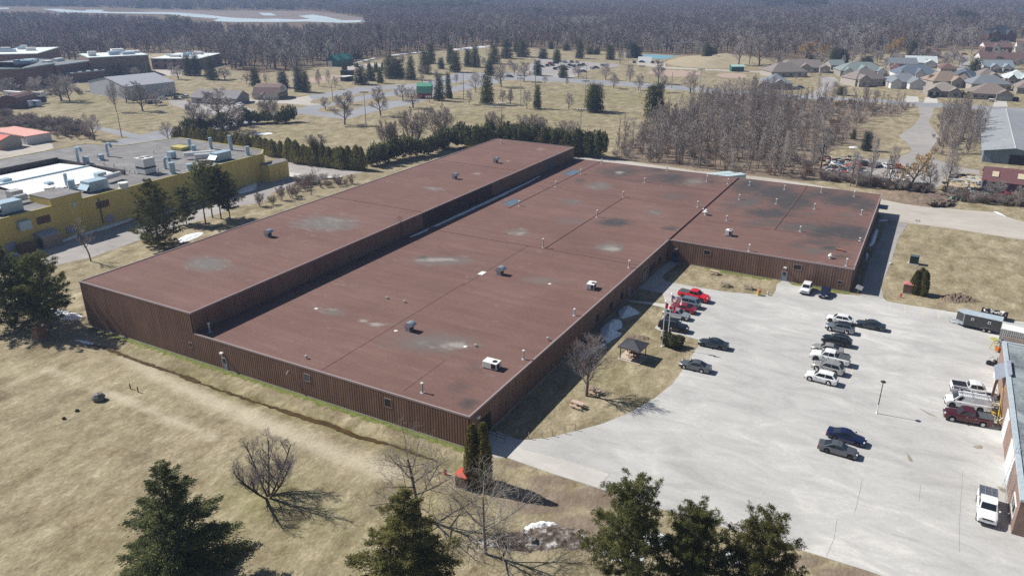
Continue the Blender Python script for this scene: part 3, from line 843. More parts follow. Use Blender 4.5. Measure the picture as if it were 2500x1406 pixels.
def roofmat(name, cols):
    m, nt, b = nodes_of(name)
    a = attr(nt, 'stain')
    n1 = noise(nt, .5, 5, .75, stretch=(.16, 1, 1))
    n2 = noise(nt, 4.5, 4, .8)
    n3 = noise(nt, .07, 3, .6)
    t = math_(nt, 'ADD', math_(nt, 'MULTIPLY', n1.outputs[0], .26), math_(nt, 'MULTIPLY', n2.outputs[0], .49))
    t = math_(nt, 'ADD', t, math_(nt, 'MULTIPLY', n3.outputs[0], .25))
    rp = ramp(nt, [(.36, cols[0]), (.5, cols[1]), (.64, cols[2])])
    nt.links.new(t, rp.inputs[0])
    brk = noise(nt, .5, 7, .8, stretch=(.55, 1, 1))
    lap = nt.nodes.new('ShaderNodeTexBrick'); tc = nt.nodes.new('ShaderNodeTexCoord'); nt.links.new(tc.outputs['Object'], lap.inputs['Vector'])
    lap.inputs['Color1'].default_value = (.93,.93,.93,1); lap.inputs['Color2'].default_value = (1.07,1.06,1.05,1); lap.inputs['Mortar'].default_value = (.72,.7,.7,1)
    lap.inputs['Scale'].default_value = 1.0; lap.inputs['Brick Width'].default_value = 11.0; lap.inputs['Row Height'].default_value = .98; lap.inputs['Mortar Size'].default_value = .022; lap.inputs['Mortar Smooth'].default_value = .6
    base = mixc(nt, .55, rp.outputs[0], lap.outputs[0], 'MULTIPLY')
    def worn(ch, k):
        f = math_(nt, 'ADD', ch, math_(nt, 'MULTIPLY', math_(nt, 'SUBTRACT', brk.outputs[0], .5), k))
        f = math_(nt, 'SUBTRACT', f, .26)
        return math_(nt, 'MULTIPLY', f, 1.7, True)
    c = mixc(nt, worn(a['Red'], 1.7), base, (.066,.062,.064))
    c = mixc(nt, worn(a['Green'], 1.1), c, (.165,.15,.14))
    c = mixc(nt, worn(a['Blue'], 2.6), c, (.3,.275,.255))
    nt.links.new(c, b.inputs['Base Color'])
    b.inputs['Roughness'].default_value = .9
    b.inputs['Specular IOR Level'].default_value = .2
    bump(nt, b, t, .5, .03)
    return m
ROOF = roofmat('red_brown_roofing', [(.138,.08,.068), (.176,.102,.087), (.23,.141,.123)])

STAINS = [  # photo x, y, half width, half height, dark, grey, pale
 (505,645,48,17,.1,.95,.25),(575,655,40,10,.2,.45,0),(797,545,70,16,.15,1.0,.3),(760,552,40,12,.1,.6,.3),(835,552,14,5,.8,.2,.0),(1060,462,24,6,.2,.7,.3),(1165,424,9,3,0,.5,.6),(1318,365,10,3,0,.3,.6),(1225,392,25,4,.3,.4,0),(1240,393,4,2,0,.2,.8),
 (1266,567,26,8,.3,.8,.4),(1270,569,12,4,0,.3,.9),(1395,492,28,10,.5,.6,.1),(1398,493,10,3,.8,.2,.3),(1466,455,32,10,.3,.8,.2),(1515,420,60,14,.75,.3,0),(1512,422,9,3,0,.4,.8),(1600,415,40,12,.7,.1,0),(1640,435,60,16,.8,.1,0),(1695,443,22,8,.4,.8,.3),(1740,440,40,16,.55,.1,0),
 (1596,518,24,8,.5,.6,.2),(1500,543,38,10,.95,.2,0),(1490,604,34,11,.2,.9,.3),(1495,608,20,4,0,.3,.9),(1632,558,24,6,.75,.1,0),(1650,478,46,14,.5,.4,0),(1390,540,46,12,.4,.5,0),(1416,440,14,8,.6,.1,0),
 (1080,637,78,11,.2,.8,.15),(1070,634,40,4,.1,.3,.8),(1035,629,12,4,.9,.1,0),(1320,685,66,11,.2,.6,0),(1060,835,115,24,.45,.7,.0),(1110,842,34,8,0,.4,.85),(1160,895,30,16,.5,.3,0),(775,752,30,9,0,.4,.5),(810,762,32,9,0,.7,.1),(885,783,10,3,0,.3,.9),(916,792,18,4,0,.3,.9),(1145,985,26,14,.75,.2,0),(1120,945,30,14,.5,.1,0),(1370,790,30,10,.35,.2,0),
 (1830,455,50,20,.85,.2,0),(1890,470,60,18,.9,.2,0),(1930,490,60,26,.9,.1,0),(1825,492,46,14,.7,.4,0),(1880,520,70,14,.85,.2,0),(1860,545,60,12,.7,.4,0),(1790,500,30,20,.55,.3,0),(1960,520,40,14,.5,.3,0),(2000,475,60,14,.75,.1,0),(2060,488,60,16,.9,.1,0),(2110,500,40,20,.75,.2,0),
 (1960,555,60,14,.75,.4,0),(2030,565,70,18,.95,.2,0),(2080,570,50,22,.9,.2,0),(2000,590,60,10,.7,.3,0),(2060,530,40,16,.4,.3,0),(1945,600,30,12,.55,.3,0),(1995,612,50,12,.6,.5,0),(2022,606,24,6,1,.1,0),(2050,628,26,10,.6,.2,0),(1780,575,30,10,.3,.3,0),(1480,470,60,20,.3,.1,0),(1560,440,40,10,.4,.1,0),(1700,500,40,10,.25,.1,0),(990,592,30,8,.35,.25,0)]

def roof(name, x0, x1, y0, y1, z, parent, step=.55):
    xs = np.linspace(x0, x1, int((x1-x0)/step)+2); ys = np.linspace(y0, y1, int((y1-y0)/step)+2)
    X, Y = np.meshgrid(xs, ys)
    i = np.arange(X.size).reshape(X.shape)
    Q = np.stack([i[:-1,:-1], i[:-1,1:], i[1:,1:], i[1:,:-1]], -1).reshape(-1, 4)
    me = np_mesh(name, np.stack([X.ravel(), Y.ravel(), np.full(X.size, z)], 1), Q, [ROOF])
    PX, PY = pix_np(X, Y, z)
    C = np.zeros((X.size, 3))
    for sx, sy, rx, ry, *am in STAINS:
        w = np.exp(-((PX-sx)/rx/1.25)**2-((PY-sy)/ry/1.25)**2).ravel()
        for k in range(3): C[:, k] = np.maximum(C[:, k], w*am[k]*1.05)
    color_attr(me, 'stain', C)
    return link(name, me, parent)

def ribs(b, p0, p1, z0, z1, pitch=.42, depth=.075, groove=.13, mi=0):
    """ribbed sheet from p0 to p1 (outside is to the right of the direction)"""
    p0, p1 = np.array(p0, float), np.array(p1, float)
    L = np.linalg.norm(p1-p0); t = (p1-p0)/L; n = np.array([t[1], -t[0]])
    k = max(1, round(L/pitch)); w = L/k
    lo, hi = [], []
    for i in range(k):
        for s, o in ((0, depth), (w-groove-.03, depth), (w-groove, 0), (w-.03, 0)):
            p = p0+t*(i*w+s)+n*o
            lo.append((*p, z0)); hi.append((*p, z1))
    p = p1+n*depth
    lo.append((*p, z0)); hi.append((*p, z1))
    b.grid([lo, hi], mi)
    return b

def wall(name, p0, p1, z0, z1, m, parent, **kw):
    b = MB()
    ribs(b, p0, p1, z0, z1, **kw)
    return b.build(name, m, parent)

fac = thing('brown_factory', 'long low brown ribbed-metal factory with a higher hall along its left side', 'factory', (0,0,0))
core = MB()
core.prism([(-WA-.05,.02),(-.02,.02),(-.02,Y2+.02),(X2-.02,Y2+.02),(X2-.02,YL-.02),(-WA-.05,YL-.02)], -.3, HL-.3)
core.prism([(-WB+.02,.03),(-WA-.06,.03),(-WA-.06,YL-.03),(-WB+.02,YL-.03)], -.3, HH-.3)
core.build('inner_wall', SIDE_D, fac)
wall('front_wall', (-WA+.01,-.01), (0,-.01), .1, HL-.2, SIDE, fac)
wall('front_wall', (-WB,-.01), (-WA,-.01), .1, HH-.2, SIDE, fac, pitch=.4)
wall('side_wall', (.01,0), (.01,Y2), .1, HL-.2, SIDE, fac)
wall('wing_wall', (.06,Y2-.01), (X2,Y2-.01), .1, HL-.2, SIDE, fac, pitch=.5)
wall('wing_wall', (X2+.01,Y2), (X2+.01,YL), .1, HL-.2, SIDE, fac)
wall('rear_wall', (X2,YL+.01), (-WB,YL+.01), .1, HL-.2, SIDE, fac)
ya = G(1034, 519, HH)[1]; yb = G(1203, 446, HH)[1]; yc = G(1333, 388, HH)[1]; yd = G(1351, 380, HH)[1]
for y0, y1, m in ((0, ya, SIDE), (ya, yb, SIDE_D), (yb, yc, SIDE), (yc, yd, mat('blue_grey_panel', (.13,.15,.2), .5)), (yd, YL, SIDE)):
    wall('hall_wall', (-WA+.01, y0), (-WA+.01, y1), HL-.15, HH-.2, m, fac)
wall('hall_wall', (-WB-.01, YL), (-WB-.01, 0), .1, HH-.2, SIDE, fac)
wall('hall_wall', (-WA, YL+.02), (-WB, YL+.02), HL-.2, HH-.2, SIDE, fac)
roof('low_roof', -WA+.02, 0, 0, YL, HL-.13, fac)
roof('wing_roof', 0.002, X2, Y2, YL, HL-.13, fac)
roof('hall_roof', -WB, -WA, 0, YL, HH-.13, fac)
b = MB()
def coping(x0, y0, x1, y1, z, w=.22, h=.26):
    if x0 == x1: b.box(x0-w/2, x0+w/2, y0, y1, z-h, z)
    else: b.box(x0, x1, y0-w/2, y0+w/2, z-h, z)
coping(-WA+.12, 0, -.12, 0, HL); coping(0, -.11, 0, Y2-.12, HL); coping(.12, Y2, X2-.12, Y2, HL); coping(X2, Y2-.11, X2, YL+.11, HL); coping(-WA+.12, YL, X2-.12, YL, HL)
b.build('low_coping', COPE, fac)
b = MB()
coping(-WB+.12, 0, -WA-.12, 0, HH); coping(-WA, -.11, -WA, YL+.11, HH); coping(-WB, -.11, -WB, YL+.11, HH); coping(-WB+.12, YL, -WA-.12, YL, HH)
b.build('hall_coping', COPE, fac)
b = MB()
b.box(-WB-.06, 0.07, -.13, -.02, -.1, .13); b.box(.02, .13, 0, Y2, -.1, .13); b.box(.2, X2+.07, Y2-.12, Y2-.02, -.1, .13)
b.build('base_flashing', CONCW, fac)

def seam(a, c, z, w=.14, h=.07, snap=None, m=ROOF):
    p, r_ = G(*a, z), G(*c, z)
    if snap == 'x': x = (p[0]+r_[0])/2; bx = (x-w/2, x+w/2, min(p[1], r_[1]), max(p[1], r_[1]))
    else: y = (p[1]+r_[1])/2; bx = (min(p[0], r_[0]), max(p[0], r_[0]), y-w/2, y+w/2)
    bb = MB(); bb.box(*bx, z-.1, z+h)
    bb.build('roof_seam', m, fac)
SEAM = mat('seam_red', (.2,.105,.09), .85)
zl, zh = HL-.13, HH-.13
b = MB(); b.box(-.16, .1, Y2+.12, YL-.12, zl-.1, zl+.28); b.build('roof_seam', SEAM, fac)
seam(q(7,345,1035), q(7,1105,565), zl, .2, .09, 'x'); seam(q(7,0,660), q(7,890,215), zl, .2, .1, 'x'); seam(q(7,0,985), q(7,1250,1200), zl, .2, .07, 'y')
seam(q(6,1750,870), q(7,0,985), zl, .2, .07, 'y'); seam(q(7,250,445), q(7,1870,660), zl, .14, .05, 'y'); seam(q(7,730,335), q(7,2050,505), zl, .14, .05, 'y')
seam(q(8,430,445), q(8,125,860), zl, .2, .1, 'x'); seam(q(8,0,855), q(8,960,975), zl, .15, .05, 'y'); seam(q(7,1885,780), q(7,2500,860), zl, .12, .05, 'y')
seam(q(6,720,550), q(6,1610,695), zh, .2, .08, 'y'); seam(q(6,1780,205), q(6,2500,300), zh, .15, .05, 'y')
seam(q(10,640,835), q(10,2010,0), zl, .12, .04, 'x'); seam(q(6,2000,1400), q(7,180,1015), zl, .12, .04, 'x'); seam(q(10,1440,1030), q(10,1810,740), zl, .1, .03, 'x')

def vent_pipe(base, top, z, r=.13, cap=True, m=GREYP):
    x, y = G(*q(*base), z)
    h = .2
    lo, hi = 0, 8
    for _ in range(25):
        mid = (lo+hi)/2
        if pix((x, y, z+mid))[1] > q(base[0], 0, top)[1]: lo = mid
        else: hi = mid
    h = max(.5, lo)
    bb = MB()
    bb.lathe([(r*2.6, 0), (r*2.4, .05), (r*1.05, .07), (r, .1), (r, h-.18)], (x, y, z), 9)
    o = bb.build('vent_pipe', m, fac)
    if cap:
        c = MB(); c.lathe([(r*1.05, h-.2), (r*1.6, h-.17), (r*1.6, h-.06), (r*.6, h)], (x, y, z), 9)
        c.build('pipe_cap', WHITE if m is GREYP else m, o)
for r_, x, y, t in ((7,893,232,190),(7,695,335,285),(7,458,455,400),(7,110,637,585),(7,1100,553,497),(7,850,742,675),(7,337,1035,945),(7,1155,1225,1152),(7,1515,305,258),(7,1305,412,368),(7,1898,402,345),(7,2100,428,378),
                    (7,2305,440,402),(7,2207,575,527),(7,1810,650,590),(7,1862,695,660),(7,2087,775,727),(7,2300,1067,1000),(8,217,480,438),(8,137,618,567),(8,502,665,612),(8,567,508,458),(8,880,547,496),(8,950,720,672),(8,367,878,828),
                    (8,935,970,938),(8,805,1208,1135),(11,635,313,245),(11,150,730,640),(10,1607,1048,950),(9,2002,470,380)):
    vent_pipe((r_, x, y), t, zl)
vent_pipe(q(6,2355,42) and (6,2355,42), 8, zh)
for r_, x, y in ((10,1354,460),(10,2017,610),(10,595,248),(7,400,1380)):
    x, y = G(*q(r_, x, y), zl)
    MB().lathe([(.3,0),(.3,.04),(.2,.07)], (x,y,zl), 12).build('roof_drain', WHITE, fac)
for r_, x, y, h in ((10,500,722,.5),(10,1270,152,.35),(10,1437,190,.4),(10,2115,608,.35),(11,380,548,.5)):
    x, y = G(*q(r_, x, y), zl)
    MB().lathe([(.12,0),(.12,h*.6),(.2,h*.65),(.2,h),(.08,h+.05)], (x,y,zl), 8).build('roof_stub', GREYP, fac)
x, y = G(*q(6,2175,1278), zl); MB().box(x-.5,x+.5,y-.9,y+.9,zl,zl+.05).build('roof_patch', WHITE, fac)
for r_, x, y, w, d in ((7,628,322,2.2,3.2),(7,50,605,1.8,2.8)):
    x, y = G(*q(r_, x, y), zl); MB().box(x-w,x+w*.6,y-d,y+d,zl,zl+.02).build('roof_puddle', mat('meltwater', (.12,.16,.2), .06, spec=.8), fac)
# snow lying along the foot of the hall wall
sn = MB()
rg = random.Random(5)
pts = [G(1000,579,zl)[1], G(1035,552,zl)[1], G(1250,463,zl)[1], G(1310,430,zl)[1]]
n = 60
rows = []
for i in range(n+1):
    y = pts[0]+(pts[-1]-pts[0])*i/n
    w = 1.1*(.25+.75*math.sin(math.pi*min(1, i/n*1.05))**.5)+rg.uniform(-.15,.15)
    gap = .2 if n*.1 < i < n*.14 else 1
    rows.append([(-WA+1.1, y, zl+.01), (-WA+1.1+w*.3*gap, y, zl+.14*gap), (-WA+1.1+w*gap, y, zl+.005)])
sn.grid(rows); sd = sn.build('snow_drift', SNOW, smooth=True)
tag(sd, 'long blue-white snow strip lying on the low roof along the higher hall wall', 'snow', 'snow left in the shade')

# roof ladder with hoop where it meets the hall edge
yl = G(*q(6,1410,790), HH)[1]
b = MB()
for s in (-.25,.25): b.tube((-WA+.2,yl+s,zl),( -WA+.2,yl+s,HH+1.1), .03, n=5)
for k in range(13): b.tube((-WA+.2,yl-.25,zl+.3*k+.2),(-WA+.2,yl+.25,zl+.3*k+.2), .02, n=4)
for s in (-.25,.25): b.path([(-WA+.2,yl+s,HH+1.1),(-WA-.5,yl+s,HH+1.1),(-WA-.5,yl+s,HH)], .03, 5)
b.build('roof_ladder', DARK, fac)

def fit(p0, z0, p1, z1, nrm):      # placeholder kept simple: box proud of a wall
    return p0, p1
def opening(kind, x0, x1, z0, z1, y=-.075, face='y', m=DARK, frame=None):
    """panel on a wall that faces -Y (face y) or +X (face x)"""
    b = MB()
    if face == 'y': b.box(x0, x1, y-.04, y+.06, z0, z1)
    else: b.box(y-.06, y+.04, x0, x1, z0, z1)
    o = b.build(kind, m, fac)
    if frame:
        f = MB()
        for (a0, a1, c0, c1) in ((x0-.08,x1+.08,z1,z1+.08),(x0-.08,x1+.08,z0-.08,z0),(x0-.08,x0,z0,z1),(x1,x1+.08,z0,z1)):
            if face == 'y': f.box(a0, a1, y-.06, y+.06, c0, c1)
            else: f.box(y-.06, y+.06, a0, a1, c0, c1)
        f.build('frame', frame, o)
    return o
def front_x(r_, X, Y): return G(*q(r_, X, Y), HL*.5)[0]
def wx(px, z):           # x on the front wall plane y=0 seen at a photo column
    lo, hi = -80, 3
    for _ in range(40):
        m = (lo+hi)/2
        if pix((m, 0, z))[0] < px: lo = m
        else: hi = m
    return lo
def zwall(x, y, py):
    lo, hi = -1, 10
    for _ in range(30):
        m = (lo+hi)/2
        if pix((x, y, m))[1] > py: lo = m
        else: hi = m
    return lo
def xwall_y(y, px, z, lo=-80, hi=40):
    for _ in range(40):
        m = (lo+hi)/2
        if pix((m, y, z))[0] < px: lo = m
        else: hi = m
    return lo
def ywall_x(x, px, z, lo=0, hi=143):
    for _ in range(40):
        m = (lo+hi)/2
        if pix((x, m, z))[0] < px: lo = m
        else: hi = m
    return lo
def front_item(kind, r_, X0, X1, Y0, Y1, m=DARK, frame=None, y=0.0):
    pxa, pya = q(r_, (X0+X1)/2, Y0); _, pyb = q(r_, 0, Y1)
    xc = xwall_y(y, pxa, 2.5)
    z1 = zwall(xc, y, pya); z0 = max(.1, zwall(xc, y, pyb))
    w = (X1-X0)/3.90625*mpp((xc, y))/max(.5, abs(R0[0]))
    return opening(kind, xc-w/2, xc+w/2, z0, z1, y-.075, 'y', m, frame), xc, z0, z1
front_item('louvre', 9, 1808, 1842, 572, 612, DARK, COPE)
d, xc, z0, z1 = front_item('door', 9, 2113, 2158, 718, 828, DOORB, GREYP)
MB().box(xc-.25,xc+.3,-.14,-.11,1.25,1.95).build('door_window', GLASS, d)
MB().box(xc+.42,xc+.5,-.16,-.11,.95,1.1).build('handle', WHITE, d)
b = MB(); b.box(xc-.45,xc+.1,-.5,-.06,2.85,3.05); b.tube((xc-.2,-.3,2.5),(xc-.2,-.06,2.9),.05); b.build('wall_lamp', WHITE, fac)
front_item('window', 10, 488, 545, 872, 935, mat('blue_glass', (.1,.12,.15), .15, spec=.5), COPE)
front_item('louvre', 10, 1252, 1316, 1105, 1180, DARK, COPE)
b = MB(); xv = wx(q(10,335,0)[0], 3.2); b.path([(xv,-.05,3.3),(xv,-.35,3.3),(xv-.05,-.45,2.9)], .09, 8); b.build('elbow_pipe', mat('tan_plastic', (.55,.42,.34), .5), fac)
# wing front: door with lamp, louvres; doors in the inner corner and along the east wall
d, xc, z0, z1 = front_item('door', 8, 200, 240, 1262, 1350, DOORB, GREYP, y=Y2)
MB().box(xc-.2,xc+.3,Y2-.14,Y2-.11,1.25,1.95).build('door_window', GLASS, d)
MB().box(xc-.25,xc+.35,Y2-.45,Y2-.06,2.75,3.0).build('wall_lamp', WHITE, fac)
front_item('louvre', 8, 305, 365, 1198, 1240, DARK, COPE, y=Y2)
front_item('louvre', 7, 1872, 1925, 1060, 1100, DARK, COPE, y=Y2)
front_item('louvre', 8, 735, 765, 1350, 1378, DARK, COPE, y=Y2)
d = opening('door', 1.15, 2.25, .1, 2.25, Y2-.075, 'y', mat('deep_blue_door', (.08,.12,.2), .5), DARK)
MB().box(1.45,2.05,Y2-.14,Y2-.11,1.2,1.95).build('door_window', GLASS, d)
MB().box(1.4,2.0,Y2-.4,Y2-.06,2.9,3.15).build('wall_lamp', WHITE, fac)
def east_item(kind, r_, X0, X1, z0, z1, m, frame=None):
    y0 = ywall_x(0, q(r_, X0, 0)[0], (z0+z1)/2); y1 = ywall_x(0, q(r_, X1, 0)[0], (z0+z1)/2)
    return opening(kind, y0, y1, z0, z1, .09, 'x', m, frame)
e = east_item('entrance', 7, 1270, 1325, .1, 3.4, DARK, mat('pale_frame', (.6,.52,.36), .5))
y0 = ywall_x(0, q(7,1275,0)[0], 1.5); y1 = ywall_x(0, q(7,1320,0)[0], 1.5)
b = MB(); b.box(.14,.17,y0+.3,(y0+y1)/2-.1,.3,2.8); b.box(.14,.17,(y0+y1)/2+.1,y1-.3,.3,2.8); b.build('door_glass', mat('tan_glass', (.3,.27,.2), .1, spec=.6), e)
east_item('door', 11, 1142, 1160, .1, 2.3, DOORB)
for r_, X0, X1 in ((11,838,862),(11,965,990),(11,1075,1092),(7,1350,1368),(7,1378,1395),(7,1435,1452),(7,1510,1525)):
    w = east_item('window', r_, X0, X1, 1.3, 2.5, GLASS, DARK)
for yy, z in ((G(*q(10,2205,1200), 4)[1], 3.9),): MB().box(.06,.35,1.6,2.1,3.6,3.95).build('wall_lamp', WHITE, fac)
opening('door', 2.6, 5.2, .1, 2.9, .09, 'x', DARK)
for yy in (88, 97, 118, 128): opening('louvre', yy, yy+1.2, 2.6, 3.5, X2+.09, 'x', DARK)
b = MB(); b.box(X2+.05, X2+2.2, YL-6, YL-2.5, 2.6, 2.9); b.build('side_canopy', mat('blue_canopy', (.12,.2,.32), .5), fac)

# ---- things standing on the roof
def hood(px, z, label, s=1.0):
    x, y = G(*px, z)
    t = thing('hooded_roof_vent', label, 'roof vent', (x, y, z), 0, 'hooded roof vents')
    MB().box(-.55*s,.35*s,-.55*s,.55*s,0,.75*s).build('curb', GALV, t)
    b = MB(); rows = []
    for k in range(9):
        a = math.pi*(1-k/8*.86)
        rows.append([(.15*s+.9*s*math.cos(a), yy, .72*s+.85*s*math.sin(a)) for yy in (-.62*s, .62*s)])
    b.grid(rows)
    for side in (0, 1): b.poly([r[side] for r in rows]+[(.15*s, rows[0][side][1], .72*s)])
    b.build('hood', GALV, t)
    b = MB(); b.box(.36*s,.4*s,-.5*s,.5*s,.3*s,.7*s); b.build('opening', DARK, t)
hood((656,578), zh, 'curved metal roof vent on the hall roof, nearest of its three')
hood((1111,437), zh, 'curved metal roof vent halfway along the hall roof')
hood((1211,398), zh, 'curved metal roof vent at the far end of the hall roof')
hood((1222,670), zh*0+zl, 'curved metal roof vent on the low roof beside a pale patch', 1.05)
hood((1001,807), zl, 'curved metal roof vent on the low roof, nearest of all')
def ac(px, z, label, rz, w=1.9, d=1.2, h=1.05):
    x, y = G(*px, z)
    t = thing('rooftop_air_conditioner', label, 'air conditioner', (x, y, z), rz, 'rooftop air conditioners')
    b = MB(); b.box(-w/2,w/2,-d/2,d/2,.15,h); b.build('casing', WHITE, t, bevel=.03)
    b = MB(); b.box(-w/2+.05,w/2-.05,-d/2+.1,-d/2+.2,0,.16); b.box(-w/2+.05,w/2-.05,d/2-.2,d/2-.1,0,.16); b.build('skid', DARK, t)
    MB().lathe([(.38,h),(.38,h+.03),(.33,h+.035)],(w*.22,0,0),14).build('fan', DARK, t)
    b = MB(); b.box(w*.12,w*.44,-d/2-.012,-d/2,.25,h-.1); b.box(w/2,w/2+.012,-d*.4,d*.1,.25,h-.15); b.build('grille', DARK, t)
ac((1201,897), zl, 'white rooftop air conditioner near the front corner of the low roof', .0, 2.3, 1.5, 1.1)
ac((1444,704), zl, 'white rooftop air conditioner by the roof edge above the flagpoles', .1, 1.4, 1.9, 1.1)
ac((1779,575), zl, 'white rooftop air conditioner on the wing roof', .0, 1.3, 1.4, 1.3)
def mush(px, label, s):
    x, y = G(*px, zl)
    o = MB().lathe([(.3*s,0),(.3*s,.5*s),(.6*s,.6*s),(.62*s,.85*s),(.35*s,1.05*s),(.3*s,1.3*s),(.12*s,1.35*s)], (0,0,0), 14).build('round_exhaust_fan', WHITE, None, (x,y,zl), smooth=False)
    tag(o, label, 'exhaust fan', 'round roof fans')
mush(q(7,1887,722), 'white domed exhaust fan beside the raised seam on the wing roof', 1.0)
mush(q(8,650,1135), 'white domed exhaust fan near the front edge of the wing roof', .75)
x, y = G(*q(8,745,1065), zl)
tag(MB().box(-.85,.85,-.2,.2,.02,.35).box(-.9,.9,-.25,.25,.35,.4).build('roof_plank_box', mat('rust_wood', (.33,.17,.11), .8), None, (x,y,zl), -.15), 'small rusty red box lying on the wing roof', 'roof box')
x, y = G(*q(7,2020,325), 1)
for k, (X, Y) in enumerate(((2030,335),(2140,350))):
    x, y = g(7, X, Y-12, 3.9)
    t = thing('dock_trailer', ['pale blue box trailer behind the factory, left of its pair', 'pale blue box trailer behind the factory, right of its pair'][k], 'trailer', (x, y, 0), .9, 'trailers behind the factory')
    MB().box(-4,4,-1.25,1.25,1.0,3.9).build('body', mat('pale_blue_metal', (.55,.68,.7), .4, .1), t, bevel=.05)
    for s in (-1.2,1.2): MB().tube((2.6,s-.15,.5),(2.6,s+.15,.5),.5,n=14).build('wheel', DARK, t)
# ================================================================== VEHICLES
TYRE = mat('tyre_rubber', (.022,.022,.023), .85)
ALLOY = mat('alloy_rim', (.5,.51,.53), .3, .7)
RIMD = mat('dark_rim', (.05,.05,.055), .35, .5)
CARGL = mat('car_glass', (.018,.024,.03), .05, spec=.7, var=.05)
BLACKP = mat('black_trim', (.02,.02,.022), .5)
LAMP = mat('clear_lamp', (.72,.74,.76), .15, spec=.7)
TAIL = mat('red_lamp', (.42,.02,.03), .25, spec=.6)
PLATE = mat('number_plate', (.75,.76,.78), .5)
def paint(name, c, metal=.25): return mat(name, c, .32, metal, var=.03, coat=.6, spec=.5)
KINDS = {  # length, width, belt, roof, wheelbase, wheel r, clearance, hood z, tail z, cabin: base front, roof front, roof rear, base rear (fraction from front)
 'sedan':  dict(L=4.75, W=1.83, belt=.93, roof=1.45, wb=2.75, wr=.335, cl=.19, hood=.80, tail=.98, cab=(.27,.42,.66,.86)),
 'hatch':  dict(L=4.30, W=1.79, belt=.93, roof=1.48, wb=2.62, wr=.33, cl=.19, hood=.82, tail=.95, cab=(.25,.40,.80,.97)),
 'suv':    dict(L=4.60, W=1.86, belt=1.08, roof=1.70, wb=2.68, wr=.365, cl=.24, hood=.97, tail=1.08, cab=(.25,.40,.84,.975)),
 'bigsuv': dict(L=5.05, W=1.95, belt=1.16, roof=1.80, wb=2.95, wr=.39, cl=.26, hood=1.06, tail=1.15, cab=(.27,.39,.88,.975)),
 'pickup': dict(L=5.90, W=2.02, belt=1.27, roof=1.95, wb=3.68, wr=.405, cl=.33, hood=1.16, tail=1.27, cab=(.255,.36,.61,.645)),
 'van':    dict(L=5.70, W=2.0, belt=1.22, roof=2.08, wb=3.43, wr=.38, cl=.28, hood=1.12, tail=1.22, cab=(.15,.27,.96,.99)),
}
